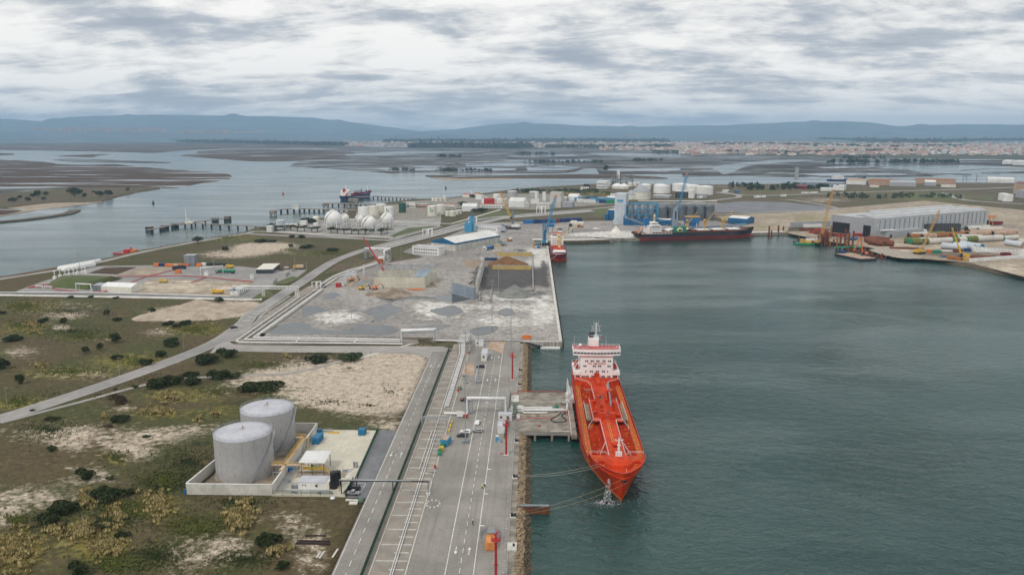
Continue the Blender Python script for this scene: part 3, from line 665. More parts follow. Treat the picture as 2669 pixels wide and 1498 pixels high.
# ---- land behind the silos and to the east
ground_sheet('fields',PL('e5',[(0,640),(260,590),(820,582),(1240,575),(2576,580),(2700,850),(1600,890),(400,890),(0,780)]),3.12,40,'heath',[('d7',1600,60,400,40,'g',.6),('e5',800,640,900,20,'g',.25),('d7',400,90,300,30,'r',.3),('e5',400,600,400,15,'r',.15)],0,.1)
flat('coal_field',PL('d6',[(1615,640),(1610,520),(2000,485),(2576,500)])+PL('d7',[(560,175),(440,200),(0,220)]),'asphalt_dark',3.39,.1)
flat('green_meadow',PL('d7',[(1330,35),(1680,5),(1800,70),(1930,95),(1400,65)]),'grass_lawn',3.2,.1)
flat('green_meadow',PL('d7',[(2060,50),(2230,40),(2250,90),(2120,80)]),'grass_lawn',3.201,.1)
ribbon('east_road',[C('d6',1620,665),C('d6',2576,625),C('d7',560,190),C('d7',300,125),C('d7',0,80)],8,3.45,'road_far',.2)
ribbon('east_road',[C('e5',250,640),C('e5',600,665),C('e5',1300,640),C('e5',2100,618),C('e5',2576,600)],12,3.452,'road_far',.2)
ribbon('east_road',[C('d7',1700,10),C('d7',1900,80),C('d7',2200,110),C('d7',2576,130)],12,3.454,'road_far',.2)
ribbon('east_road',[C('d6',300,600),C('d6',1620,470),C('d6',1950,420),C('d6',1700,360)],10,3.456,'road_far',.2)
ground_sheet('work_yard',PL('d7',[(480,540),(900,600),(1240,690),(1500,725),(1980,765),(2700,950),(3300,700),(2700,280),(2180,300),(2180,380),(930,505),(480,420),(0,430),(30,450)]),3.44,12,'sandy_field',[('d7',2050,670,450,60,'b',.35),('d7',1600,660,300,40,'b',.3),('d7',600,480,300,60,'b',.35),('d7',1500,600,500,60,'r',.3),('d7',2400,830,300,60,'r',.3)],0,.3)
ground_sheet('sand_lot',PL('d6',[(1625,690),(2060,655),(2576,638),(2700,700),(2576,898),(2140,905),(2075,850)]),3.31,20,'sandy_field',[('d6',1900,690,250,30,'g',.3),('d6',2250,830,300,30,'g',.35),('d6',1700,740,80,40,'g',.5)],0,.2)
ground_sheet('sand_lot',PL('d7',[(0,215),(560,175),(1500,95),(2200,160),(2700,210),(2700,330),(2180,290),(480,400),(0,350)]),3.30,30,'sandy_field',[('d7',200,290,300,60,'g',.35),('d7',2400,260,300,50,'r',.2),('d7',800,110,300,30,'r',.3)],0,.2)
# ---- islands, marshes and mud flats of the lagoon
def isle(name,k,pts,z,mat,n=3,j=0,slope=6):
 w=smooth(PL(k,pts,0),n,True)
 land(name,w,z,mat,slope,'marsh_brown')
isle('marsh','d8',[(-300,385),(0,390),(330,408),(450,425),(700,430),(850,425),(1000,440),(1240,462),(1300,466),(1650,490),(1725,522),(1650,545),(1480,568),(1340,598),(1200,600),(1000,604),(400,590),(0,592),(-300,600)],.8,'marsh_brown')
isle('mud_flat','d8',[(-300,588),(0,590),(400,585),(900,600),(820,612),(500,615),(300,625),(0,645),(-300,650)],.35,'mud_flat')
isle('dune_island','d8',[(-300,655),(0,650),(300,622),(700,606),(1000,606),(1210,602),(1060,627),(880,665),(720,705),(400,712),(100,745),(-300,790)],1.6,'heath')
isle('beach','d8',[(-300,770),(0,748),(400,710),(730,700),(740,710),(560,735),(300,765),(80,800),(-300,860)],.45,'sandy_field')
isle('marsh','d8',[(-200,752),(0,755),(165,762),(120,785),(0,806),(-200,820)],.7,'marsh_brown')
isle('marsh','d8',[(-200,340),(60,343),(105,352),(50,358),(-200,360)],.5,'marsh_brown')
isle('marsh','d8',[(430,364),(640,352),(820,352),(720,362),(690,373),(560,370)],.5,'marsh_brown')
isle('marsh','d8',[(400,390),(560,382),(900,395),(1250,410),(1210,417),(900,413),(560,408)],.5,'marsh_wet')
isle('marsh','d8',[(-300,240),(300,244),(1200,252),(2576,285),(2700,300),(2000,308),(1600,312),(1470,318),(1370,322),(1150,340),(1000,336),(500,326),(0,319),(-300,318)],.6,'marsh_brown',2)
isle('marsh','d8',[(1340,362),(1480,340),(1480,328),(1700,316),(2100,314),(2600,318),(2600,380),(2480,384),(2160,402),(1860,402),(1600,382)],.6,'marsh_brown',2)
isle('salt_marsh','e6',[(0,300),(900,292),(1800,300),(2576,330),(2576,495),(1900,500),(1870,452),(1790,452),(1700,482),(1300,490),(700,488),(480,484),(330,492),(80,470),(-420,440),(-300,380),(-500,335)],.5,'marsh_wet',1)
isle('salt_marsh','e5',[(-40,330),(700,345),(2700,352),(2700,500),(2100,495),(1900,516),(1300,500),(900,528),(300,520),(0,525)],.52,'marsh_wet',1)
isle('sand_spit','e6',[(600,512),(660,500),(1000,512),(1400,505),(1900,500),(2250,515),(2400,532),(1900,530),(1300,529),(760,531),(640,522)],.7,'marsh_brown',3)
isle('mud_flat','e6',[(640,520),(760,528),(1300,530),(1100,540),(780,545),(680,535)],.3,'sandy_field',3)
pan=[]
def chan(k,pts,z=.62): flat('lagoon_channel',smooth(PL(k,pts,.6),3,True),'water',z+len(pan)*.004,.02);pan.append(1)
chan('e5',[(270,480),(230,450),(480,415),(800,392),(1000,400),(700,420),(500,440),(330,505)])
chan('e5',[(1100,415),(1700,432),(2576,450),(2576,485),(1900,500),(1700,470),(1400,452)])
chan('e6',[(0,352),(500,326),(900,334),(600,342),(200,360)])
chan('e5',[(1150,365),(2100,380),(2600,375),(2600,390),(2000,400),(1500,385)])
for k,pts in(('e6',[(820,455),(1000,448),(1300,455),(1260,470),(830,478)]),('e6',[(1350,440),(1600,435),(1750,448),(1650,470),(1360,472)]),('e6',[(900,420),(1500,415),(1560,432),(1200,440),(900,440)]),('e6',[(200,455),(600,440),(760,448),(700,470),(340,474)]),('e6',[(1900,462),(2500,455),(2500,470),(2050,480)]),('e5',[(860,500),(1300,492),(1700,500),(1680,515),(1000,518)]),('e5',[(1000,450),(1250,442),(1440,446),(1380,458),(1060,462)]),('e6',[(1150,395),(1800,388),(1900,400),(1400,410)]),('e6',[(1800,340),(2500,350),(2500,362),(1900,358)]),('e6',[(1200,360),(1700,350),(1750,362),(1300,374)])):
 flat('salt_pan',PL(k,pts,.6),'puddle',.70+len(pan)*.004,.02);pan.append(1)
def dike(k,pts,w=6,z=1.2): ribbon('dike',PL(k,pts,1),w,z+random.random()*.2,'marsh_brown',1.5,sm=2)
for k,pts in(('e6',[(100,446),(700,452),(1250,440),(1700,455)]),('e6',[(480,482),(800,478),(1300,486),(1640,484),(1760,456)]),('e6',[(880,412),(1300,414),(1560,432)]),('e6',[(130,437),(600,425),(900,428),(1100,408)]),('e6',[(700,448),(790,430),(860,412)]),('e6',[(1250,470),(1340,445),(1560,430)]),('e6',[(1050,372),(1500,368),(1800,380)]),('e6',[(1480,395),(1700,410),(1830,425),(2100,432)]),
 ('e5',[(860,492),(1300,490),(1700,500),(1880,512)]),('e5',[(860,500),(1050,520),(1500,520),(1880,515)]),('e5',[(980,445),(1060,436),(1250,442),(1460,440),(1500,450)]),('e5',[(980,446),(1060,462),(1300,464),(1480,450)]),('e5',[(0,425),(300,430),(780,440)]),('e5',[(2100,475),(2300,465),(2576,468)]),('e6',[(1900,450),(2200,445),(2576,440)]),('e6',[(1800,395),(2200,402),(2576,405)]),('e6',[(0,372),(400,375),(700,365)]),('e6',[(1000,340),(1500,332),(2000,345)]),('e5',[(0,355),(500,362),(900,368),(1400,372)]),('e5',[(300,402),(800,395),(1200,380)])):
 dike(k,pts,ru(7,14))
for i in range(70):
 k,y0,y1,x1=('e6',318,480,2500) if i%3 else ('e5',360,520,2500);x=ru(0,x1);y=ru(y0,y1);l=ru(120,420)
 if k=='e5' and x<400 and y>440: continue
 dike(k,[(x,y),(x+l*.5,y+ru(-4,4)),(x+l,y+ru(-9,9))],ru(4,10),1.)
o=ribbon('breakwater',[C('d8',-300,880,1),C('d8',0,852,1),C('d8',200,834,1),C('d8',480,796,1),C('d8',560,766,1)],16,1.6,'rock_dark',3)
# ---- far plain
far=PL('D',[(-500,349),(300,352.5),(900,360),(1288,369),(1700,381),(1950,393),(2300,398),(3100,404)],2)
land('plain',far+[(21000,9000),(21000,19500),(-21000,19500),(-20500,13000)],2.,'far_land',30,'far_land')
def ridge(name,prof,dist,front,mat,seed,amp,nseg=260,back=2500):
 rnd=np.random.default_rng(seed);xs=[p[0]*2669/2576 for p in prof];ys=[p[1]*2669/2576 for p in prof]
 gx=np.linspace(min(xs),max(xs),nseg);gy=np.interp(gx,xs,ys)
 rows=[];K=9
 jit=np.convolve(rnd.normal(0,1,nseg+20),np.ones(5)/5,'same')[10:10+nseg]
 for r in range(K+3):
  t=r/K if r<=K else 1+(r-K)*.4
  row=[]
  for i,(a,b) in enumerate(zip(gx,gy)):
   az=math.atan((a-W/2)/F)-YAW
   top=(YH-b)/F*dist+HC+jit[i]*amp
   if t<=1:
    d_=dist-front*(1-t);h=top*(t**1.25)*(1 if r in(0,K) else 1+.16*sin(i*.31+r*1.7+seed)+.08*sin(i*.83+r*2.9))
   else: d_=dist+back*(t-1);h=top*max(0,1-(t-1)*1.2)
   row.append((sin(az)*d_,cos(az)*d_,max(h if r else -5,-5)))
  rows.append(row)
 mb=MB();n=nseg
 mb.add([v for row in rows for v in row],[(r*n+i,r*n+i+1,(r+1)*n+i+1,(r+1)*n+i) for r in range(K+2) for i in range(n-1)],0,True)
 return struct(name,mb,mat)
M('hill_wood_hazed',(.10,.145,.17),(.13,.18,.205),.0012,.95)  # wooded hills with haze airlight mixed into the base colour, paler and bluer
ridge('hills',[(-250,310),(0,305),(60,306),(130,310),(200,301),(300,296.5),(400,294),(520,295),(700,296),(800,299),(860,306),(940,315),(1000,322),(1060,331),(1150,326),(1210,318),(1260,312),(1330,311),(1400,313),(1460,317),(1600,320),(1700,318),(1800,317),(1920,312),(2000,309),(2100,308),(2180,312),(2240,320),(2300,317),(2400,316),(2576,318),(2800,322)],17000,4200,'hill_wood_hazed',3,5)
ridge('hills',[(-250,322),(0,321),(200,324),(420,318),(700,322),(900,327),(1050,330),(1200,334),(1500,331),(1800,334),(2100,330),(2300,335),(2800,334)],14500,2600,'hill_wood_hazed',5,4)
ridge('hills',[(-250,334),(0,333),(300,331),(600,334),(900,336),(1200,341),(1600,341),(2000,343),(2400,345),(2800,346)],12800,1500,'hill_wood_hazed',8,3)
ridge('hills',[(-250,344),(300,344),(700,345),(1200,347),(1600,347),(2000,349.5),(2800,351)],11400,500,'hill_wood_hazed',11,2,400,500)
# ================================================================ SHIPS
def hull_mesh(st,zs,mats,n=14):
 """st: list of (y, half beam deck, half beam waterline, deck z). zs: band limits. local +y is the bow"""
 mb=MB();rows=[]
 def at(b0,b1,zd,z):
  t=max(0,min(1,(z)/zd));return b1+(b0-b1)*(t**1.4) if z>=0 else b1*(1+z*.18)
 for (y,bd,bw,zd,*yo) in st:
  yw=yo[0] if yo else y
  r=[]
  for z in [-1.2]+[q if q<zd else zd for q in zs]+[zd]:
   t=max(0,min(1,z/zd));yy=yw+(y-yw)*t
   r.append((at(bd,bw,zd,z),yy,z))
  rows.append(r)
 k=len(rows[0])
 for sgn in(1,-1):
  vs=[(sgn*x,y,z) for r in rows for x,y,z in r]
  for b in range(k-1):
   m=min(b,len(mats)-1) if b else 0
   fs=[]
   for i in range(len(rows)-1):
    f=(i*k+b,i*k+b+1,(i+1)*k+b+1,(i+1)*k+b);fs.append(f if sgn>0 else f[::-1])
   mb.add(vs,fs,mats[min(b,len(mats)-1)],False)
 for r,fl in((rows[0],0),(rows[-1],1)):
  vs=[(x,y,z) for x,y,z in r]+[(-x,y,z) for x,y,z in r];mb.add(vs,[(b,b+1,k+b+1,k+b) for b in range(k-1)],mats[-1])
 return mb,rows
def deck_poly(st,inset=.25,y0=-1e9,y1=1e9):
 R_=[(max(bd-inset,.01),y) for y,bd,*_ in st if y0<=y<=y1]
 return [(x,y) for x,y in R_]+[(-x,y) for x,y in R_[::-1]]
def rail(mb,pts,h=1.05,m=0,w=.06,step=2.):
 pts=[V3(p) for p in pts]
 for a,b in zip(pts,pts[1:]):
  for q in(1,.55): mb.bar(a+V3((0,0,h*q)),b+V3((0,0,h*q)),w,w,m)
  n=max(1,int((b-a).length/step))
  for i in range(n+1):
   p=a.lerp(b,i/n);mb.bar(p,p+V3((0,0,h)),w,w,m)
# ---- the orange tanker. local frame: bow towards +y, world bow points at the camera
SX,SY=31.5,320.
T=thing('tanker_ship','bright orange tanker moored at the jetty, white deckhouse lettered NO SMOKING','ship',(SX,SY,0),pi)
def stt(Yw): return SY-Yw      # world Y -> local y
ST=[(stt(Y),bd,bw,zd) for Y,bd,bw,zd in((392,8.2,6.5,8.6),(386,10.2,9.3,8.3),(376,11,10.9,8.2),(350,11.1,11.1,8),(320,11.1,11.1,8),(296,11.1,11.0,8),(284,11.05,9.9,8),(276,10.8,8.2,8.1),(268,10.3,5.9,8.4))]
ST+=[(stt(265.5),10.1,5.2,10.9),(stt(262),9.6,4.2,11.1),(stt(258),8.6,2.9,11.3),(stt(254),7.0,1.7,11.6),(stt(250.5),5.0,.9,11.9),(stt(247.5),2.6,.35,12.1),(stt(245.6),.12,.05,12.3,stt(250.6))]
ST[-2]=(stt(247.5),2.6,.2,12.1,stt(250.5));ST[-3]=(stt(250.5),5.0,.55,11.9,stt(252.2));ST[-4]=(stt(254),7.0,1.5,11.6,stt(254.6))
mb,rows=hull_mesh(ST,[0.15,1.3],[1,1,0,0]);hull=mb.bd('hull',['hull_orange','boot_orange'],T)
mb=MB();rim=[(bd,y,zd) for y,bd,bw,zd,*_ in ST]
for s_ in(1,-1): mb.tube([(s_*x,y,z+.05) for x,y,z in rim],.16,6)
mb.bd('rim',[RP],hull)
mb=MB();mb.prism(deck_poly(ST,.3,stt(393),stt(266)),6.6,7.35);mb.bd('main_deck','deck_walk',T)
for s_ in(1,-1):
 mb=MB().box(s_*6.1,stt(308),7.36,5.0,80,.03);mb.bd('deck_well','deck_deep',T)
mb=MB();mb.prism(deck_poly(ST,.35,stt(266.5)),10.,10.55);fd=mb.bd('forecastle_deck','deck_red',T)
for s_ in(1,-1):
 for i in range(36):
  Yw=269.5+i*2.35
  if 302<Yw<324 : continue
  mb=MB().box(s_*5.7,stt(Yw),7.37,4.3,.14,1.1);mb.bar((s_*8.4,stt(Yw),7.42),(s_*7.75,stt(Yw)+.0,8.3),.3,.16);mb.box(s_*5.7,stt(Yw),8.45,4.3,.34,.06)
  mb.bd('deck_frame','deck_red',T)
 mb=MB().box(s_*8.6,stt(309),7.4,.14,84,.25);mb.box(s_*10.3,stt(309),7.4,.12,84,.3);mb.bd('deck_stringer','deck_yellow',T)
 for j,xx in enumerate((4.1,4.6,5.1)):
  for ya,yb in((271+j,299),(328,352)): mb=MB().tube([(s_*xx,stt(ya),8.5),(s_*xx,stt(yb),8.5)],.12,6);mb.bd('deck_pipe','hull_orange',T)
 for ya in(283,294): mb=MB().tube([(s_*7.3,stt(ya),8.7),(s_*4.4,stt(ya),8.7)],.13,6);mb.bd('deck_pipe','hull_orange',T)
 mb=MB().lathe(0,0,[(.34,0),(.3,.3),(.1,.42),(0,.43)],8);multi('deck_hatch',mb,[(s_*ru(8.9,10.2),stt(270+i*4.1+random.random()),7.4) for i in range(22)],'deck_yellow',T)
 mb=MB().lathe(0,0,[(.32,0),(.32,.8),(.45,.85),(.1,1.05),(0,1.05)],8);multi('valve',mb,[(s_*ru(4.6,7.8),stt(272+random.random()*78),7.4) for i in range(18)],'deck_yellow',T)
mb=MB();tz=10.0
tp=[(-3.1,stt(262)),(3.1,stt(262)),(3.3,stt(300)),(3.6,stt(345)),(5.2,stt(351)),(10.6,stt(355)),(10.6,stt(358)),(-10.6,stt(358)),(-10.6,stt(355)),(-5.2,stt(351)),(-3.6,stt(345)),(-3.3,stt(300))]
mb.prism(tp,7.36,tz);trunk=mb.bd('trunk_deck','deck_red',T)
mb=MB()
for x in(-.35,.35): mb.box(x,stt(285),tz+.01,.22,36,.02)
mb.box(.6,stt(262.6)+.3,tz+.02,5.8,.2,.02);mb.bd('walk_line','deck_yellow',trunk)
mb=MB()
rail(mb,[(-3.0,stt(263),tz),(-3.2,stt(300),tz)]);rail(mb,[(3.0,stt(263),tz),(3.2,stt(300),tz)])
for s_ in(1,-1):
 rail(mb,[(s_*3.4,stt(326),tz),(s_*3.6,stt(345),tz),(s_*5.2,stt(350.5),tz),(s_*10.4,stt(354.6),tz)])
 rail(mb,[(s_*3.0,stt(264),10.5),(s_*4.5,stt(266.4),10.6),(s_*9.6,stt(266.6),10.6)],1.1)
 rail(mb,[(s_*3.4,stt(276.5),tz),(s_*5.7,stt(271),7.6)],1.)
 rail(mb,[(s_*4.0,stt(338),tz),(s_*6.6,stt(345),7.6)],1.)
 rail(mb,[(s_*9.5,stt(358),12.5),(s_*10.9,stt(358),12.5),(s_*10.9,stt(376),12.5)],1.)
mb.bd('railing',WM,T)
mb=MB()
mb.box(0,stt(313),tz+.02,12.,26,.12,m=0);mb.bd('manifold_deck','deck_red',T)
for s_ in(1,-1):
 mb=MB().box(s_*7.2,stt(313.5),8.9,1.9,19,.5);
 for i in range(7): mb.box(s_*7.2,stt(305+i*2.9),7.4,.3,.3,1.5)
 mb.bd('drip_tray','tray',T)
 mb=MB()
 for i in range(11):
  yy=stt(305+i*1.7);mb.tube([(s_*3.2,yy,tz+.7),(s_*6.2,yy,tz+.7),(s_*6.5,yy,tz+.5)],.14,6);mb.lathe(s_*6.4,yy,[(.05,tz+.3),(.26,tz+.3),(.26,tz+.9),(.05,tz+.9)],8)
 mb.bd('manifold','deck_red',T)
 mb=MB();rail(mb,[(s_*5.9,stt(300.5),tz+.1),(s_*5.9,stt(326),tz+.1)]);rail(mb,[(s_*8.3,stt(303),9.3),(s_*8.3,stt(324),9.3)]);rail(mb,[(s_*3.2,stt(300.4),tz+.1),(s_*5.9,stt(300.5),tz+.1),(s_*7.9,stt(298.5),8.),(s_*7.9,stt(296.5),7.5)]);mb.bd('railing',WM,T)
mb=MB()
for i,x in enumerate((-2.4,-1.8,-1.2,1.4,2.,2.6)): mb.tube([(x,stt(302),tz+.55),(x,stt(327),tz+.55),(x*.9,stt(333+i),tz+.55)],.16,7)
for x,y in((-4.6,304),(-1.9,306),(1.7,309),(4.7,307),(-3.6,318),(3.9,320),(-1.2,322),(1.3,315)): mb.lathe(x,stt(y),[(.5,tz),(.5,tz+1.3),(.8,tz+1.5),(.7,tz+2.),(.1,tz+2.1)],10)
mb.box(-2.2,stt(303.5),tz+.1,2.2,2.2,2.4);mb.box(2.1,stt(303.3),tz+.1,2.4,2.,2.6);mb.box(0,stt(350),tz,1.9,9,1.5);mb.box(0,stt(357),tz,2.2,1.6,2.6)
mb.bd('deck_house','deck_red',T)
mb=MB().box(0,0,0,1.2,.16,.5);multi('pipe_rack',mb,[(x,stt(306+i*1.25),tz+.14) for i in range(14) for x in(-3.5,4.3)],'hull_orange',T)
mb=MB().box(0,0,0,.9,.5,.6);multi('equipment',mb,[(x,stt(y),tz+.1) for x,y in((-2.,330),(1.5,331),(-3.5,309),(3.6,316),(0.6,326),(-4.2,322),(4.4,311))],'deck_yellow',T)
mb=MB().lathe(-2.3,stt(325),[(.7,tz),(.55,tz+4.2),(.9,tz+4.3),(.9,tz+5.2),(0,tz+5.3)],10);cr=mb.bd('crane_post','deck_red',T)
mb=MB().bar((-3.2,stt(335),tz+5.0),(-2.0,stt(309),tz+3.6),.55,.5);mb.bar((-3.2,stt(335),tz+5.0),(-2.6,stt(325),tz+4.8),.7,.6);mb.bd('boom',SG,cr)
mb=MB().box(.9,stt(326.5),tz+.2,.7,.7,1.6);mb.box(-.2,stt(303),tz+2.2,.6,.5,.5);mb.bd('blue_drum','navy',T)
mb=MB().box(.4,stt(266.5),tz,1.9,5.6,1.9);mb.bd('store_house','deck_red',T)
mb=MB().lathe(.2,stt(271.2),[(.75,tz),(.75,tz+1.9),(1.5,tz+2.2),(1.5,tz+2.7),(1.1,tz+3.0),(0,tz+3.05)],20);mb.bd('vent','hull_orange',T)
dm=[]
cx0,cy0=.5,stt(257.4)
for (rx,ry,z) in((5.2,4.7,10.56),(4.9,4.4,12.0),(3.9,3.4,12.9),(3.4,2.9,13.2)):
 ring=[]
 for j in range(28):
  a=2*pi*j/28;c_,s_=cos(a),sin(a);yy=cy0+ (ry*s_ if s_>0 else 3.6*s_)
  ring.append((cx0+rx*abs(c_)**.75*(1 if c_>0 else -1),yy,z))
 dm.append(ring)
mb=MB();mb.add([v for r in dm for v in r],[(i*28+j,i*28+(j+1)%28,(i+1)*28+(j+1)%28,(i+1)*28+j) for i in range(3) for j in range(28)],0,False);mb.add(dm[-1],[tuple(range(28))],0)
mb.bd('bow_house','deck_red',T)
mb=MB();mx,my=.3,stt(258.6)
mb.lathe(mx,my,[(.45,13.2),(.38,16.5),(.3,19.3),(.15,20.2)],10);mb.box(mx,my,13.2,1.0,1.0,1.6)
for dx in(-.85,.85): mb.lathe(mx+dx,my+.2,[(.3,13.2),(.3,14.9),(.2,15.1)],8)
mb.box(mx,my,17.2,1.2,.8,.12);mb.box(mx,my,18.9,2.6,.25,.12);mb.box(mx-1.2,my,19,.4,.3,.4);mb.box(mx+1.2,my,19,.4,.3,.4);mb.box(mx,my,15.9,.9,.9,.1)
mb.bd('foremast',WM,T)
mb=MB()
for x,y in((-6.2,262),(-7.3,261),(6.4,262),(7.4,260.5),(-5.4,256),(5.6,255.6),(-3.4,250.6),(-2.,249.6),(0.2,248.9),(2.4,249.8),(3.6,251),(-4.9,253.2),(8.,262.6),(-8.2,263)):
 pass
mb=MB()
for q in(-.28,.28): mb.lathe(q,0,[(.17,0),(.17,.65),(.24,.7),(0,.75)],7)
mb.box(0,0,0,.9,.4,.1)
multi('mooring_bollard',mb,[(x,stt(y),10.55) for x,y in((-6.2,262),(-7.3,261),(6.4,262),(7.4,260.5),(-5.4,256),(5.6,255.6),(-3.4,250.6),(-2.,249.6),(0.2,248.9),(2.4,249.8),(3.6,251),(-4.9,253.2),(8.,262.6),(-8.2,263))],'deck_yellow',T)
for x,y in((-6.4,258.8),(6.5,258.3)):
 mb=MB().tube([(x-1.,stt(y),11.2),(x+1.,stt(y),11.2)],.5,10);mb.box(x,stt(y),10.55,2.6,.9,.3);mb.tube([(x-.4,stt(y),11.2),(x-.2,stt(y),11.2)],.7,10);mb.bd('windlass','hull_orange',T)
mb=MB().tube([(-1.3,stt(249),10.6),(-1.3,stt(248.6),13)],.07,6);mb.bd('jackstaff',WM,T)
mb=MB().tube([(.0,stt(247.2),9.2),(0,stt(246.2),9.6)],.6,10);mb.box(-.7,stt(246.4),9.0,1.1,.3,.6);mb.bd('bow_fairlead','black',T)
y0=358.2;zb=8.0
mb=MB().box(0,stt(y0+9),zb,15.4,18,12.7);mb.box(0,stt(y0+10),zb+12,13,14,1.);house=mb.bd('deckhouse','ship_white',T)
mb=MB().box(0,stt(y0-.25),zb+12.45,15.8,.5,.22);mb.bd('canopy_strip',RP,house)
for s_ in(1,-1):
 mb=MB().box(s_*9.4,stt(y0+7),zb+3.4,3.4,15,1.7);mb.box(s_*10.2,stt(y0+.5),zb,.5,.4,3.5);mb.box(s_*10.2,stt(y0+12),zb,.5,.4,3.5);mb.bd('boat_deck','ship_white',T)
 mb=MB().tube([(s_*9.4,stt(y0+2.),zb+6.4),(s_*9.4,stt(y0+3),zb+6.5),(s_*9.4,stt(y0+7),zb+6.5),(s_*9.4,stt(y0+8.2),zb+6.4)],[.3,1.05,1.05,.3],10);mb.bd('lifeboat',RP,T)
 mb=MB()
 for yy in(2.2,7.4): mb.tube([(s_*8.,stt(y0+yy),zb+9.2),(s_*9.2,stt(y0+yy),zb+8.6),(s_*10.6,stt(y0+yy),zb+5.2)],.16,6)
 mb.bd('davit',WM,T)
def pane(x,z,w_=.72,h=.85,yy=y0):
 mb=MB()
 for q in(-.42,.42): mb.box(x+q,stt(yy-.03),z,w_*.85,.08,h)
 mb.bd('window',GD_,house)
sc5=15.4/465
for row,z,cxs in((0,9.75,(712,792,874,962,1040)),(1,7.25,(688,825,898,1036)),(2,4.6,(783,869,957)),(3,2.1,(667,723,806,868,955,1037))):
 for c in cxs: pane(-(c-857)*sc5,zb+z)
for c,z in((703,4.6),(1016,4.6)): mb=MB().box(-(c-857)*sc5,stt(y0-.03),zb+z,.5,.08,.85);mb.bd('window',GD_,house)
text_part('NO  SMOKING',1.3,'text_red',house,Matrix.Translation((0,stt(y0-.06),zb+8.9))@Matrix.Rotation(pi,4,'Z')@Matrix.Rotation(pi/2,4,'X'),bold=.015)
def arc(yc,half,depth,n=18): return [(-half+2*half*i/n,stt(yc)+depth*(1-((-1+2*i/n)**2))) for i in range(n+1)]
def slab(half,yf,yb,depth,z0,z1,mat,parent,name):
 pts=arc(yf,half,depth)+[(half,stt(yb)),(-half,stt(yb))];mb=MB();mb.prism(pts,z0,z1,bottom=True);return mb.bd(name,mat,parent)
br=slab(11.2,y0+1.0,y0+6.5,1.3,zb+12.7,zb+13.5,'ship_white',T,'bridge')
slab(11.05,y0+1.05,y0+6.4,1.28,zb+13.5,zb+14.4,GD_,br,'window_band')
mb=MB()
for i in range(15):
 a=arc(y0+1.02,11.08,1.3,14)[i];mb.box(a[0],a[1],zb+13.5,.22,.16,.9)
mb.bd('mullion','ship_white',br)
slab(11.4,y0+.85,y0+7,1.4,zb+14.4,zb+15.7,'ship_white',br,'parapet')
slab(10.9,y0+1.3,y0+7.6,1.1,zb+15.7,zb+15.76,RP,br,'top_deck')
mb=MB();a=arc(y0+1,11.2,1.3,12);rail(mb,[(x,y,zb+15.7) for x,y in a],1.,step=1.8);rail(mb,[(11.2,stt(y0+1),zb+15.7),(11.2,stt(y0+7),zb+15.7),(-11.2,stt(y0+7),zb+15.7),(-11.2,stt(y0+1),zb+15.7)]);mb.bd('railing',WM,br)
mb=MB().lathe(7.7,stt(y0+4),[(.1,zb+15.7),(.3,zb+16.4),(.75,zb+16.3),(.85,zb+16.9),(.6,zb+17.5),(0,zb+17.8)],14);mb.lathe(8.9,stt(y0+3.6),[(.1,zb+15.7),(.3,zb+16.2),(.35,zb+16.5),(0,zb+16.2)],10);mb.lathe(-9.7,stt(y0+3.6),[(.1,zb+15.7),(.3,zb+16.2),(.3,zb+16.5),(0,zb+16.1)],10);mb.bd('radome',WM,br)
mb=MB()
for x,h in((10.6,6),(-4.6,5),(-8,2.2),(-6,2),(4.2,3.4),(-2.9,1.8)): mb.bar((x,stt(y0+4),zb+15.7),(x,stt(y0+4),zb+15.7+h),.07)
mb.bd('antenna',WM,br)
mb=MB();mb.prism([(-1.3,stt(y0+6)),(3.3,stt(y0+6)),(3.5,stt(y0+12)),(-1.6,stt(y0+12))],zb+12.5,zb+19.3);fn_=mb.bd('funnel','ship_white',T)
mb=MB().box(2.0,stt(y0+10),zb+19.3,2.2,2.2,2.5);mb.bd('funnel_top',DS,fn_)
mb=MB()
for x in(1.1,1.9): mb.tube([(x,stt(y0+10),zb+21.7),(x,stt(y0+10),zb+23.4)],.3,8)
mb.bd('exhaust',SG,fn_)
mb=MB();my=stt(y0+7);mz=zb+19
mb.bar((0,my,mz),(0,my,mz+8.4),.42,.42);mb.bar((-2.,my,mz),(-.3,my,mz+2.6),.15);mb.bar((2.,my,mz),(.3,my,mz+2.6),.15)
for z,w_ in((1.9,5.6),(4.2,4.6),(5.3,3.2),(6.4,4.6),(7.4,2.4)): mb.box(0,my,mz+z,w_,.16,.14)
for x in(-1.15,1.15): mb.bar((x,my,mz+7.4),(x,my,mz+9.2),.1)
for x in(-1.6,1.6): mb.bar((x,my,mz+4.2),(x,my,mz+6.4),.08)
mb.box(0,my+.4,mz+2.,1.6,.3,.3);mb.bd('mast',WM,T)
mb=MB().box(-3.1,my,mz+.5,.9,.05,.6);mb.bd('flag',RP,T)
mb=MB().box(3.9,my,mz+1.2,.5,.05,.6);mb.bd('flag',RP,T)
mb=MB().box(0,stt(y0-2.2),tz+.1,20,3.6,.08);mb.bd('house_apron','hull_orange',T)
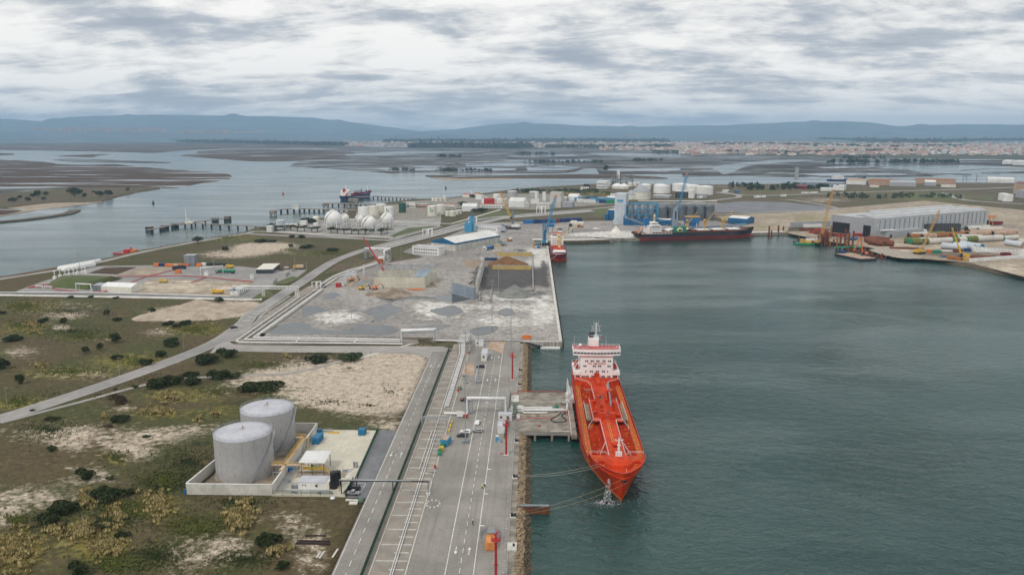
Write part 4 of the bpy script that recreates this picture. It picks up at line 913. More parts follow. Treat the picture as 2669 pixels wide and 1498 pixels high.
# ---- cooling water jets from the hawse pipe and the foam they raise
a=C('c6',600,1095,6);b=C('c6',550,1230,.2);b2=C('c6',610,1210,.2)
mb=MB();X0,Y0=27.4,252.6
for k in range(5):
 ex,ey=[-1.9,-1.4,-.2,.3,-.9][k],[-3.2,-2.8,-2.6,-2.2,-3.0][k]
 mb.tube([(X0,Y0,7.3),(X0+ex*.35,Y0+ey*.4,7.6),(X0+ex*.75,Y0+ey*.8,4.6),(X0+ex,Y0+ey,0.1)],[.1,.22,.32,.45],6,smooth=True)
o=mb.bd('water_jet','foam');tag(o,'white cooling water jet spouting from the orange bow','water jet',kind='stuff')
mb=MB()
for i in range(2200):
 r=abs(random.gauss(0,1));a=ru(0,2*pi);x=X0-1.6+r*3.1*cos(a);y=Y0-3.8+r*1.7*sin(a);s_=ru(.08,.3)*max(.3,1.5-r*.4);z=.06+random.random()*.25*max(0,1.6-r)
 mb.add([(x-s_,y,z),(x,y-s_*.6,z+.05),(x+s_,y,z),(x,y+s_*.6,z+.1)],[(0,1,2,3)])
tag(mb.bd('foam','foam'),'white foam where the jet strikes the dark water','foam',kind='stuff')
# ---- mooring lines
def rope(p,q,sag,mat,label,r=.045,name='mooring_line',grp='mooring lines of the orange tanker'):
 p=V3(p);q=V3(q);pts=[p.lerp(q,t)-V3((0,0,sag*4*t*(1-t))) for t in [i/12 for i in range(13)]]
 mb=MB().tube(pts,r,5);return tag(mb.bd(name,mat),label,'rope',grp)
rope((-6,232.5,4.3),(31.6,246.6,10.2),1.6,'rope','upper brown line from the bow fairlead to the southern quay hook')
rope((-6,231.8,4.2),(33.2,245.9,9.3),2.2,'rope','lower brown line from the bow fairlead to the southern quay hook')
rope((-5.7,261.3,4.2),(24.7,255.6,11.6),1.2,'rope_pale','upper pale line from the port bow to the middle quay hook')
rope((-5.7,260.8,4.2),(25.7,254.2,11.7),1.6,'rope_pale','lower pale line from the port bow to the middle quay hook')
rope((18.2,303.5,4.6),(23.6,257.5,11.3),.6,'rope','brown spring line from the jetty corner along the orange hull')
rope((-4.9,446,4.),(27.,392,9.),3.,'rope_pale','long pale stern line stretched low across the dock water')
# ================================================================ QUAYSIDE
def pathfence(name,pts,h,z,label,postmat='fence_green',panelmat='fence_green',gap=3.,dens=.35,wire=.03,cat='fence',group=None,posts=True):
 pts=[V3((*p,z)) for p in pts];L_=sum((b-a).length for a,b in zip(pts,pts[1:]))
 o=thing(name,label,cat,pts[0],0,group);mb=MB();pos=[]
 for a,b in zip(pts,pts[1:]):
  l=(b-a).length;d=(b-a).normalized()
  for q in(.08,.5,.97): mb.bar(a+V3((0,0,h*q))-pts[0],b+V3((0,0,h*q))-pts[0],wire,wire*1.5)
  n=int(l/dens)
  for i in range(n):
   p=a+d*(i*dens)-pts[0];mb.bar(p+V3((0,0,.06)),p+V3((0,0,h)),wire,wire)
  n=max(1,int(l/gap))
  for i in range(n): pos.append(a+d*(l*i/n)-pts[0])
 mb.bd('panel',panelmat,o)
 if posts:
  pm=MB();pm.box(0,0,0,.09,.09,h*1.04);p0=pm.bd('post',postmat,o);first=True
  rest=MB()
  for i,p in enumerate(pos):
   if i<98:
    c=p0 if first else p0.copy()
    if not first: COL.objects.link(c)
    c.location=p;first=False
   else: rest.box(p.x,p.y,p.z,.09,.09,h*1.04)
  if rest.v: tag(rest.bd('post',postmat,o),kind='stuff')
 return o
pathfence('mesh_fence',[(-46.8,150),(-46.5,300),(-46.4,428)],2.3,3.45,'long green mesh fence dividing the road from the pipe corridor',dens=.09,wire=.05,gap=2.9)
# ---- vehicles
def car(col,kind='suv'):
 L_,Wd=(4.4,1.85);t=thing('parked_car','grey car waiting on the open quay','car')
 prof=[(-2.2,.35),(-2.2,.85),(-2.05,1.0),(-1.55,1.42),(.35,1.45),(1.05,.98),(1.95,.86),(2.2,.68),(2.2,.35)]
 if kind=='suv': prof=[(-2.2,.38),(-2.22,1.0),(-2.0,1.5),(-1.6,1.62),(.3,1.6),(1.0,1.08),(2.0,.95),(2.2,.72),(2.2,.38)]
 def inset(x,z): return Wd/2-(max(0,z-.95)*.28)
 mb=MB();n=len(prof);vs=[(-inset(x,z),x,z) for x,z in prof]+[(inset(x,z),x,z) for x,z in prof]
 mb.add(vs,[(i,(i+1)%n,n+(i+1)%n,n+i) for i in range(n)]);mb.add(vs[:n],[tuple(range(n))[::-1]]);mb.add(vs[n:],[tuple(range(n))])
 mb.bd('body',col,t)
 zt=1.5 if kind=='suv' else 1.34;zl=1.08 if kind=='suv' else 1.0
 mb=MB().box(0,-.65,zl,Wd-.2,2.0,zt-zl);mb.add([(-.66,.38,zt),(.66,.38,zt),(.74,1.02,zl+.02),(-.74,1.02,zl+.02)],[(3,2,1,0)]);
 mb.v=[(x*1.06,y,z+.012) for x,y,z in mb.v];mb.bd('window',GD_,t)
 for x in(-.85,.85):
  for y in(-1.35,1.4):
   mb=MB().tube([(x-.11,y,.33),(x+.11,y,.33)],.33,12);mb.bd('wheel','rubber',t)
 mb=MB()
 for x in(-.65,.65): mb.box(x,2.2,.66,.36,.06,.14)
 mb.bd('headlight','paint_white',t)
 return t
def place(t,label,X,Y,rz,z=3.5,group=None,first=False):
 if first: t['label']=label;t.location=(X,Y,z);t.rotation_euler=(0,0,rz);c=t
 else: c=clone(t,label,(X,Y,z),rz)
 if group: c['group']=group
 return c
GQ='cars parked about the quay and compound'
cw=car('car_white');cs=car('car_silver');cd=car('car_dark');cm=car('car_maroon','sedan');cw2=car('car_white','sedan')
P2=R(90)
place(cw2,'white car driving on the lane just past the pipe bridge',*C('c4',806,1410),R(-6),first=True,group=GQ)
place(cs,'silver grey car slewed across the centre line of the quay lane',*C('c2',1617,92),R(78),first=True,group=GQ)
place(cw,'small white car parked against the dark one by the floodlight mast',*C('c2',1500,103),R(80),first=True,group=GQ)
place(cd,'small black car parked in front of the white one by the mast',*C('c2',1470,136),R(85),first=True,group=GQ)
place(cd,'dark car in the marked bays below the two white cabins',*C('c4',845,598),R(92),group=GQ)
place(cd,'dark estate car inside the white bay lines beside the black pipe bridge',*C('f3',1340,1300),R(80),group=GQ)
place(cd,'lone black car on the long access road beside the cross marks',*C('f2',225,950),R(-52),group=GQ)
place(cw,'white van like car outside the low gatehouse',*C('d1',2405,318),R(-70),z=3.4,group='cars by the gatehouse')
place(cm,'maroon car nearest the gatehouse corner',*C('d1',2362,338),R(-70),z=3.4,first=True,group='cars by the gatehouse')
place(cs,'silver car parked apart at the gatehouse gate',*C('d1',2468,340),R(-60),z=3.4,group='cars by the gatehouse')
def pickup(label,X,Y,rz,z,colr='car_silver',bed=SG):
 t=thing('pickup_truck',label,'pickup',(X,Y,z),rz)
 mb=MB();mb.prism([(-.92,-.2),(.92,-.2),(.92,2.6),(-.92,2.6)],.5,1.0,bottom=True);mb.prism([(-.8,-.1),(.8,-.1),(.74,1.0),(-.74,1.0)],1.0,1.7);mb.bd('cab',colr,t)
 mb=MB().box(0,1.05,1.05,1.5,.1,.5,rx=.3);mb.box(0,.45,1.15,1.62,.8,.4);mb.bd('window',GD_,t)
 mb=MB().box(0,-1.5,.6,1.9,2.5,.2);mb.box(-.93,-1.5,.8,.05,2.5,.4);mb.box(.93,-1.5,.8,.05,2.5,.4);mb.box(0,-2.72,.8,1.9,.05,.4);mb.bd('load_bed',bed,t)
 mb=MB().box(.2,-1.2,.8,1.1,.8,.35);mb.bd('load',RS_,t)
 for x in(-.85,.85):
  for y in(-1.6,1.7):
   mb=MB().tube([(x-.12,y,.36),(x+.12,y,.36)],.36,12);mb.bd('wheel','rubber',t)
 return t
pickup('grey pickup with open load bed beside the dark estate car',*C('f3',1310,1375),R(-92),3.48)
pickup('maroon pickup with white bed under the corner of the pipe bridge',*C('c4',635,1080),R(90),3.5,'car_maroon',WM)
# ---- people
def person_mesh(name,pose='stand'):
 ch=[((0,0,.95),.16),((0,0,1.2),.15),((0,0,1.42),.17),((0,.01,1.55),.07),((0,.03,1.68),.115),((0,.03,1.78),.09)]
 verts=[c[0] for c in ch];rad=[c[1] for c in ch];ed=[(i,i+1) for i in range(5)]
 def add(par,pts):
  for p,r in pts: verts.append(p);rad.append(r);ed.append((par,len(verts)-1));par=len(verts)-1
 st_=.12 if pose=='stand' else .28
 for s_ in(-1,1):
  add(0,[((s_*.11,0,.86),.12),((s_*.13,st_*s_*.5+.03,.5),.085),((s_*.13,st_*s_,.1),.06),((s_*.14,st_*s_+.16,.05),.05)])
  if pose=='bend': add(2,[((s_*.21,.05,1.38),.07),((s_*.25,.22,1.12),.055),((s_*.12,.42,1.08),.04),((s_*.08,.5,1.08),.03)])
  else: add(2,[((s_*.21,0,1.4),.07),((s_*.27,.02,1.14),.055),((s_*.26,.1,.9),.04),((s_*.25,.14,.82),.03)])
 me=bpy.data.meshes.new(name);me.from_pydata(verts,ed,[]);ob=bpy.data.objects.new(name,me);COL.objects.link(ob)
 md=ob.modifiers.new('s','SKIN');me.skin_vertices[0].data[0].use_root=True
 for i,r in enumerate(rad): me.skin_vertices[0].data[i].radius=(r,r)
 ob.modifiers.new('b','SUBSURF').levels=1
 dg=bpy.context.evaluated_depsgraph_get();dg.update();out=bpy.data.meshes.new_from_object(ob.evaluated_get(dg));bpy.data.objects.remove(ob)
 for m in('cloth_dark','hi_vis','skin'): out.materials.append(MT[m])
 return out
PMs={}
def person(label,X,Y,z,rz,top='hi_vis',pose='stand',hat='paint_white',leg='cloth_dark'):
 key=(pose,)
 if key not in PMs: PMs[key]=person_mesh('person',pose)
 me=PMs[key].copy();me.materials[0]=MT[leg];me.materials[1]=MT[top]
 for p in me.polygons:
  c=p.center;p.material_index=0 if c.z<.95 else (2 if c.z>1.52 else 1)
 o=bpy.data.objects.new('person',me);COL.objects.link(o);o.location=(X,Y,z);o.rotation_euler=(0,0,rz);tag(o,label,'person')
 mb=MB().lathe(0,.03,[(.165,1.72),(.15,1.80),(.11,1.87),(0,1.90)],12);mb.box(0,.17,1.71,.2,.12,.02);mb.bd('helmet',hat,o)
 return o
person('worker in lime jacket and white helmet walking beside the lane line',*C('c2',1660,630),3.51,R(150))
person('worker all in black walking beside the one in lime',*C('c2',1683,622),3.51,R(160),'cloth_dark','walk')
person('worker in dark clothes and white helmet alone on the quay lane',*C('c2',1570,970),3.51,R(-100),'cloth_dark','bend')
person('worker in lime overalls at the head of the quay',*C('c4',1385,268),3.51,R(190),'hi_vis','stand','hi_vis','hi_vis')
person('worker in lime jacket beside the far red monitor tower',*C('c4',1352,458),3.51,R(200),'hi_vis','stand','paint_white')
# ---- red fire monitor towers
def monitor(label,X,Y,h=13.2):
 t=thing('monitor_tower',label,'tower',(X,Y,3.5),0,'red fire monitor towers along the quay')
 mb=MB().lathe(0,0,[(.55,0),(.42,.3),(.36,.6),(.34,h-1.4)],12);mb.lathe(0,0,[(.34,h*.35),(.62,h*.35+.05),(.62,h*.35+.2),(.34,h*.35+.25)],12);mb.bd('column',RP,t)
 mb=MB().lathe(0,0,[(.35,h-1.5),(1.35,h-1.3),(1.35,h-1.15),(.1,h-1.1)],14)
 for i in range(10):
  a=i*pi/5;x,y=1.3*cos(a),1.3*sin(a);b=a+pi/5;mb.bar((x,y,h-1.15),(x,y,h),.06)
  for q in(h-.05,h-.6): mb.bar((x,y,q),(1.3*cos(b),1.3*sin(b),q),.06)
 mb.bd('platform',RP,t)
 mb=MB().tube([(0,0,h-1.1),(0,0,h+.4),(.3,.1,h+1.1),(1.1,.3,h+1.4)],[.22,.2,.17,.12],8);mb.tube([(0,0,h+.1),(-.5,0,h+.5),(-.5,0,h+.9)],.1,6);mb.bd('monitor',RP,t)
 mb=MB();
 for x in(-.25,.25): mb.bar((x,-.62,.3),(x,-.62,h-1.2),.07)
 for i in range(int(h/.5)): mb.bar((-.25,-.62,.4+i*.5),(.25,-.62,.4+i*.5),.05)
 mb.bd('ladder',RP,t)
 mb=MB().box(0,0,0,2.,2.,.18);mb.bd('plinth',CL,t)
 mb=MB().tube([(-.4,.2,.4),(-2.2,.3,.4),(-2.3,.3,0)],.1,6);mb.bd('feed_pipe',RP,t)
 return t
monitor('red fire monitor tower nearest the dock head, standing on bare quay',*C('c4',1310,770))
monitor('red fire monitor tower beside the white cabin at the jetty root',*C('c2',1887,305))
monitor('tall red fire monitor tower beside the orange cargo box',*C('c2',1790,1446+55),13.6)
# ---- orange box with its dark awning frame
def container(label,X,Y,z,rz,L_,Wd,h,mat,name='cargo_container',cat='container',grp=None,door=True):
 t=thing(name,label,cat,(X,Y,z),rz,grp);mb=MB().box(0,0,.12,Wd,L_,h-.12)
 n=int(L_/.55)
 for s_ in(-1,1):
  for i in range(n): mb.box(s_*Wd/2,-L_/2+L_*(i+.5)/n,.25,.07,.22,h-.45)
 mb.bd('body',mat,t)
 mb=MB()
 for x in(-1,1):
  for y in(-1,1): mb.box(x*(Wd/2-.03),y*(L_/2-.03),0,.16,.16,h+.03)
 for x in(-1,1): mb.box(x*(Wd/2-.02),0,h-.1,.12,L_,.14)
 mb.bd('frame',mat,t)
 if door:
  for s_ in(-1,1):
   mb=MB().box(s_*Wd*.24,-L_/2-.03,.25,Wd*.44,.06,h-.45);mb.bar((s_*Wd*.1,-L_/2-.1,.3),(s_*Wd*.1,-L_/2-.1,h-.3),.05);mb.bd('door',mat,t)
 return t
X,Y=C('c2',1735,1215);container('orange cargo box under a slatted dark frame by the nearest red tower',X,Y+2.6,3.5,R(-2),5.4,2.6,2.7,'orange_box')
t=thing('awning_frame','dark slatted frame with rails standing over the orange cargo box','frame',(X,Y+5.2,3.5),0)
mb=MB()
for s_ in(-1,1):
 for i in range(4): mb.bar((s_*1.2,-.8+i*.75,3.3+i*.12),(s_*3.2,-1.6+i*.75,2.3+i*.12),.08,.3)
mb.bd('slats',SG,t)
mb=MB()
for x in(-2.9,2.9):
 for y in(-1.2,1.4): mb.bar((x,y,0),(x,y,2.6),.12)
mb.box(0,.6,3.1,2.6,2.2,.1);mb.bd('frame',SG,t)
mb=MB();rail(mb,[(-3,1.9,2.3),(-1.2,2.2,3.3),(1.2,2.2,3.3),(3.,1.9,2.3)],.9);mb.bd('railing',SG,t)
# ---- mooring hooks at the quay edge
def hook(label,Y,X=-5.5):
 t=thing('mooring_hook',label,'mooring hook',(X,Y,3.45),0,'quick release mooring hooks on the quay edge')
 mb=MB().box(0,0,0,1.9,2.2,.35);mb.bd('base',CL,t)
 mb=MB().box(-.2,0,.35,.9,1.1,.5);mb.lathe(-.3,0,[(.3,.8),(.3,1.2),(.4,1.25),(0,1.3)],8)
 for y in(-.45,.1,.6): mb.bar((.1,y,.6),(1.1,y*1.3,.75),.26,.32)
 mb.bd('hook','black',t)
for l,y in(('southernmost mooring hook, by the orange cargo box',232),('mooring hook facing the tanker bow lines',261),('mooring hook just south of the jetty root',294),('mooring hook on the jetty north side root',365),('mooring hook halfway up the rock slope',388),('mooring hook by the gangway at the dock corner',441)): hook(l,y)
mb=MB().box(0,0,0,2.8,4.6,.5);o=mb.bd('concrete_block',CL);o.location=(-5.3,213,3.42);tag(o,'pale concrete pad carrying one black bollard','concrete pad')
mb=MB().lathe(0,0,[(.35,0),(.25,.4),(.4,.6),(0,.7)],10);o=mb.bd('bollard','black');o.location=(-4.8,213.3,3.93);tag(o,'single black bollard on the pale concrete pad','bollard')
# ---- rock slope down to the water
def rocks(name,x0,x1,y0,y1,n,mat,label,seed):
 rnd=random.Random(seed);mb=MB()
 for i in range(n):
  x=rnd.uniform(x0,x1);y=rnd.uniform(y0,y1);z=3.2-(x+4.3)/4.3*3.3;s=rnd.uniform(.28,.62)
  vs=[]
  for a,b,e in((-1,-1,-1),(1,-1,-1),(1,1,-1),(-1,1,-1),(-1,-1,1),(1,-1,1),(1,1,1),(-1,1,1)):
   vs.append((x+a*s*rnd.uniform(.6,1.1),y+b*s*rnd.uniform(.6,1.1),z+e*s*rnd.uniform(.35,.75)))
  mb.add(vs,[(3,2,1,0),(4,5,6,7),(0,1,5,4),(1,2,6,5),(2,3,7,6),(3,0,4,7)])
 return tag(mb.bd(name,mat),label,'rock slope',kind='stuff')
rocks('rock_slope',-4.2,-1.9,100,447,3600,'rock_tan','tan boulders along the upper half of the quay slope',1)
rocks('rock_slope',-2.1,.35,100,447,3600,'rock_dark','wet dark boulders along the foot of the quay slope',2)
mb=MB();mb.add([(-4.5,100,3.3),(-4.5,447,3.3),(0.4,447,-1),(0.4,100,-1)],[(3,2,1,0)]);struct('slope_bed',mb,'rock_dark')
# ---- sheet pile spur
t=thing('sheet_pile_spur','rusty sheet pile spur jutting from the rock slope into the dock','sheet pile wall',(0,240.9,0))
mb=MB();n=22
for i in range(n): mb.box(-5.4+i*.53,(.12 if i%2 else -.12),-1.5,.5,.42,4.2)
mb.bd('pile_wall','rust',t)
mb=MB().box(.3,0,2.7,12.2,1.1,.45);mb.bd('capping_beam',SG,t)
mb=MB().box(6.3,0,-1.5,.6,1.3,4.5);mb.bd('end_post','rust',t)
# ---- jetty platform
J=thing('jetty','concrete jetty platform between the quay and the orange tanker','jetty',(0,0,0))
mb=MB().box(5.9,330,2.3,23.2,50,1.22);mb.box(17.95,328.5,2.0,2.3,55,1.7);mb.bd('deck',CO,J)
mb=MB().box(5.9,305.2,1.9,23.2,.6,1.4);mb.box(5.9,354.8,1.9,23.2,.6,1.4);mb.bd('edge_beam','concrete',J)
for y in range(304,356,8):
 for x in(2,9,16):
  mb=MB().tube([(x,y,-1.5),(x,y,2.3)],.5,10);mb.bd('pile',CO,J)
for i in range(9):
 mb=MB().box(19.5,303.5+i*6.3,.3,.8,2.,3.2);mb.bd('fender','rubber',J)
mb=MB().box(16.9,328,3.53,.35,52,.35);mb.box(12.5,305.4,3.53,7.6,.5,.14);mb.bd('kerb',CL,J)
mb=MB()
for x in(-5.0,1.,8.,14.):pass
def pipeline(name,label,pts,r,mat=WM,cat='pipe',grp=None,n=8,sup=0,zs=3.5):
 t=thing(name,label,cat,(0,0,0),0,grp);mb=MB().tube(pts,r,n);mb.bd('pipe',mat,t)
 if sup:
  k=0
  for a,b in zip(pts,pts[1:]):
   a=V3(a);b=V3(b);l=(b-a).length
   if abs(b.z-a.z)>1 or l<sup: continue
   m_=int(l/sup)
   for i in range(m_):
    p=a.lerp(b,(i+.5)/m_);k+=1
    if k<60:
     mb=MB().box(p.x,p.y,zs,.22,.22,max(.1,p.z-r-zs));mb.box(p.x,p.y,p.z-r-.14,.9,.3,.12);mb.bd('support',SG,t)
 return t
def jp(x,y,z=4.6): return (*C('f8',x,y,z),z)
GJ='white pipes on the jetty deck'
pipeline('jetty_pipe','northernmost white pipe on the jetty, ending at the green valves',[jp(340,560),jp(340,468),jp(575,465),jp(610,492),jp(1200,492)],.24,grp=GJ,sup=7)
pipeline('jetty_pipe','second white pipe from the north on the jetty deck',[jp(370,590),jp(370,490),jp(560,485),jp(600,522),jp(1440,522)],.24,grp=GJ,sup=7)
pipeline('jetty_pipe','third white pipe on the jetty, swinging up to the loading arm',[jp(310,600),jp(310,520),jp(560,515),jp(600,548),jp(1510,548),jp(1515,470)],.26,grp=GJ,sup=7)
pipeline('jetty_pipe','southern white pipe on the jetty with a blue flange',[jp(230,550),jp(400,560),jp(565,562),jp(610,600),jp(1100,600)],.24,grp=GJ,sup=7)
pipeline('jetty_pipe','white riser dropping from the pipe bridge to the jetty pipes',[jp(230,610),jp(370,612),jp(375,500)],.3,grp=GJ)
pipeline('jetty_pipe','low beige pipe along the middle of the jetty',[jp(330,650,4.1),jp(1130,655,4.1)],.12,'pipe_beige')
pipeline('fire_main','red fire pipe along the north edge of the jetty',[(-5.5,354.2,4.2),(13.5,354.2,4.2),(15.4,354.2,4.1)],.16,RP,'fire pipe')
def gp(pts,z=3.62): return [(*C('f8',x,y,z),z) for x,y in pts]
pipeline('fire_hose','red hose curving across the southern half of the jetty',smooth([V3(v) for v in gp([(470,780),(540,735),(650,715),(900,715),(1120,718),(1190,740)])],4),.16,RP,'hose')
pipeline('fire_hose','red hose running along the berthing edge of the jetty',smooth([V3(v) for v in gp([(1440,575),(1500,590),(1540,680),(1555,780),(1570,900)])],4),.16,RP,'hose')
pipeline('cargo_hose','black cargo hose lying in a loop on the jetty deck',smooth([V3(v) for v in gp([(1390,590),(1330,650),(1180,740),(1200,780),(1320,805),(1450,790),(1490,750),(1400,670),(1420,630),(1480,610)],3.7)],5),.2,'rubber','hose')
t=thing('valve_manifold','green valve cluster at the head of the jetty pipes','valves',(*C('f8',1265,530),3.5))
mb=MB().box(0,.3,0,3.,4.6,.25);mb.bd('platform',GP_,t)
for i in range(5):
 mb=MB();x,y=ru(-1.4,1.6),-1.5+i*.9;mb.lathe(x,y,[(.3,.2),(.3,1.2),(.5,1.3),(.5,1.5),(0,1.6)],8);mb.bd('valve',GP_,t)
mb=MB();rail(mb,[(-1.5,2.6,.25),(1.5,2.6,.25),(1.5,-2,.25)],1.);mb.bd('railing',GP_,t)
t=thing('step_over','green walkway stile crossing the jetty pipes at the root','stile',(*C('f8',412,600),3.5))
mb=MB().box(0,0,1.9,1.5,14,.15);mb.bd('walkway','green_dull',t)
mb=MB()
for y in(-6.5,-2,2,6.5):
 for x in(-.65,.65): mb.bar((x,y,0),(x,y,1.9),.12)
mb.bd('legs','green_dull',t)
mb=MB()
for x in(-.7,.7): rail(mb,[(x,-7,2.05),(x,7,2.05)],.9)
mb.bd('railing','green_dull',t)
def arm(label,X,Y,h,rz=0):
 t=thing('loading_arm',label,'loading arm',(X,Y,3.5),rz,'white marine loading arms')
 mb=MB().lathe(0,0,[(.6,0),(.45,.4),(.4,h*.55)],10);mb.box(0,0,h*.55,1.,.9,.8);mb.bd('riser',WM,t)
 mb=MB().tube([(0,0,h*.55),(.2,.3,h*.8),(.1,.5,h)],.26,8);mb.tube([(.1,.5,h),(.9,-.1,h*.45),(1.0,-.2,h*.2)],.2,8);mb.bar((-.4,0,h*.55),(-.4,.5,h*.98),.16);mb.bd('arm',WM,t)
 mb=MB()
 for k in range(12):
  a=k*pi/6;b=a+pi/6;mb.bar((-.1,.5+1.1*cos(a),h+1.1*sin(a)),(-.1,.5+1.1*cos(b),h+1.1*sin(b)),.1);mb.bar((-.1,.5,h),(-.1,.5+1.1*cos(a),h+1.1*sin(a)),.05)
 mb.bd('pulley',WM,t)
 mb=MB().box(-.3,-1.,h*.5,1.2,.9,1.3);mb.bar((-.1,-.8,h*.6),(0,0,h*.7),.2);mb.bd('counterweight',WM,t)
 mb=MB().box(0,0,h*.3,1.8,1.8,.1);rail(mb,[(-.9,-.9,h*.3),(.9,-.9,h*.3),(.9,.9,h*.3),(-.9,.9,h*.3),(-.9,-.9,h*.3)],.9);mb.bd('platform',WM,t)
xa,ya=C('f8',1515,530)
arm('tall white loading arm with a spoked wheel at its top',xa,ya,13.2)
arm('lower folded white loading arm nearer the tanker',xa+2.1,ya+2.5,8.6,R(20))
arm('short white loading arm behind the two taller ones',xa+1.2,ya+9,6.6,R(-15))
for x,y,l,m_,s_ in((900,660,'rusty valve box low on the jetty deck','rust',(1.6,.8,.8)),(1340,420,'brown crate on the jetty by the northern edge beam',RS_,(1.4,1.6,1.1)),(1455,430,'brown grating box next to the loading arms',CO,(2.,1.6,.9)),(490,710,'small white cabinet at the jetty root',WM,(1.5,1.2,1.6))):
 t=thing('deck_box',l,'box',(*C('f8',x,y),3.53));mb=MB().box(0,0,0,*s_);mb.bd('case',m_,t);mb=MB().box(0,0,s_[2],s_[0]*1.06,s_[1]*1.06,.1);mb.bd('lid','galv',t)
mb=MB().lathe(0,0,[(0,0),(.35,.1),(.5,.5),(.35,.85),(0,.95)],12);o=mb.bd('float_buoy','hull_orange');o.location=(*C('f8',930,895),3.53);tag(o,'round orange float left on the jetty deck','buoy')
def cabin(label,X,Y,z,rz,L_,Wd,h,mat=WW,roof='grey_roof',name='site_cabin',cat='cabin',win=((0,-1),),door=True,grp=None,over=.1):
 t=thing(name,label,cat,(X,Y,z),rz,grp);mb=MB().box(0,0,0,Wd,L_,h);mb.bd('wall',mat,t)
 mb=MB().box(0,0,h,Wd+over*2,L_+over*2,.14);mb.bd('roof',roof,t)
 for (u,s_) in win:
  mb=MB().box(u*Wd,s_*L_/2+s_*.02,h*.45,min(1.,Wd*.35),.06,h*.3);w=mb.bd('window',GD_,t)
  mb=MB().box(u*Wd,s_*L_/2+s_*.03,h*.45-.08,min(1.,Wd*.35)+.16,.1,.08);mb.bd('sill',WW,w)
 if door:
  mb=MB().box(Wd/2+.02,-L_*.2,0,.06,.9,min(2.,h*.85));mb.bd('door','galv',t)
 return t
x,y=C('f8',415,375);t=thing('switch_panel','flat white service slab with hatches beside the jetty','slab',(x,y+4,3.5));mb=MB().box(0,0,0,3.6,8.6,.3);mb.bd('slab',CL,t)
for q in(0,2): mb=MB().box(-.6,q,.3,.9,.5,.08);mb.bd('hatch',SG,t)
X,Y=C('f8',215,780);cabin('white control cabin with a wide dark window at the pipe bridge foot',X,Y+1.5,3.5,0,3.,5.8,3.,win=((.18,-1),(-.3,-1)))
X,Y=C('f8',130,1040);cabin('white cabin with grey roof behind the middle red tower',X,Y+3,3.5,0,6.,2.9,2.9,win=(),door=False)
X,Y=C('f8',45,1210);t=thing('portable_toilet','bright blue portable toilet with a pale roof by the fence','toilet',(X,Y+.6,3.5));mb=MB().box(0,0,0,1.15,1.15,2.1);mb.bd('body',SB_,t);mb=MB().box(0,0,2.1,1.2,1.2,.2);mb.bd('roof',WW,t)
X,Y=C('f8',85,1215);mb=MB().lathe(0,0,[(1.2,0),(1.0,.5),(.5,.8),(0,.9)],10);o=mb.bd('covered_heap',SG);o.location=(X+.3,Y,3.5);tag(o,'low grey tarpaulin heap beside the blue toilet','heap')
X,Y=C('c4',900,505);cabin('tall narrow white cabin on the quay with a small window',X,Y+5.5,3.5,R(-1),11,2.9,3.9,win=((-.05,-1),))
X,Y=C('c4',829,290);cabin('white cabin set crosswise near the head fence',X,Y+1.5,3.5,0,2.8,4.8,3.1,win=((-.2,-1),))
X,Y=C('c4',550,1325);t=thing('notice_board','blank white board on the pipe bridge approach','board',(X,Y,3.5));mb=MB().box(0,0,.6,2.7,.5,2.3);mb.bd('panel',WW,t);mb=MB().box(-1,0,0,.15,.15,.6);mb.box(1,0,0,.15,.15,.6);mb.bd('legs',SG,t)
X,Y=C('c4',628,1322);t=thing('fire_cart','red fire equipment cart beside the white board','cart',(X,Y,3.5));mb=MB().box(0,0,.3,1.9,1.2,.9);mb.tube([(-.7,0,1.3),(.7,0,1.3)],.35,8);mb.bd('body',RP,t)
for x in(-.6,.6): mb=MB().tube([(x,-.7,.3),(x,-.6,.3)],.28,8);mb.bd('wheel','rubber',t)
def bin_(label,k,x,y,mat,w_=1.3,h=1.2):
 X,Y=C(k,x,y);t=thing('waste_bin',label,'bin',(X,Y,3.5));mb=MB().box(0,0,.15,w_,w_*.8,h);mb.bd('body',mat,t);mb=MB().box(0,0,h+.15,w_*1.08,w_*.9,.12);mb.bd('lid',mat,t)
bin_('yellow waste bin between the green bins and the rusty skip','c2',1273,275,YP,1.7,1.7)
bin_('green waste bin next to the yellow one','c2',1258,285,GP_,1.3,1.1)
bin_('green waste bin furthest south in the row','c2',1256,312,GP_,1.4,1.1)
bin_('teal bin against the side of the rusty skip','c2',1285,238,GP_,1.5,1.3)
X,Y=C('c2',1310,225);t=container('faded blue skip with a rusty top beside the bins',X,Y+2.2,3.5,R(-12),5,2.9,2.7,SB_,'waste_skip','skip');mb=MB().box(0,0,2.72,2.7,4.8,.08);mb.bd('load',RS_,t)
X,Y=C('c4',545,915);mb=MB().lathe(0,0,[(1.3,0),(1.1,.9),(.6,1.5),(0,1.7)],9);o=mb.bd('net_pile','green_dull');o.location=(X,Y,3.5);tag(o,'pile of green netting beside the white pipes','net pile')
def extinguisher(label,k,x,y,h=1.7):
 X,Y=C(k,x,y);t=thing('fire_cabinet',label,'fire point',(X,Y,3.5),0,'red fire points');mb=MB().box(0,0,.5,.75,.5,h-.5);mb.bd('cabinet',RP,t);mb=MB().box(0,0,0,.15,.15,.5);mb.bd('post',RP,t)
extinguisher('red fire point by the pipe frame at the corridor head','c4',682,410);extinguisher('red fire point beside the green netting','c4',525,955);extinguisher('red fire point alone on the kerb of the sleeper bed','c2',1215,445)
for i,(x,y) in enumerate(((1372,10),(1358,45),(1348,85))):
 X,Y=C('c2',x,y);mb=MB().box(0,0,0,.6,2.4,.85);o=mb.bd('barrier_block',YP);o.location=(X,Y,3.5);tag(o,('northern','middle','southern')[i]+' one of three yellow barriers beside the skip','barrier','yellow barriers')
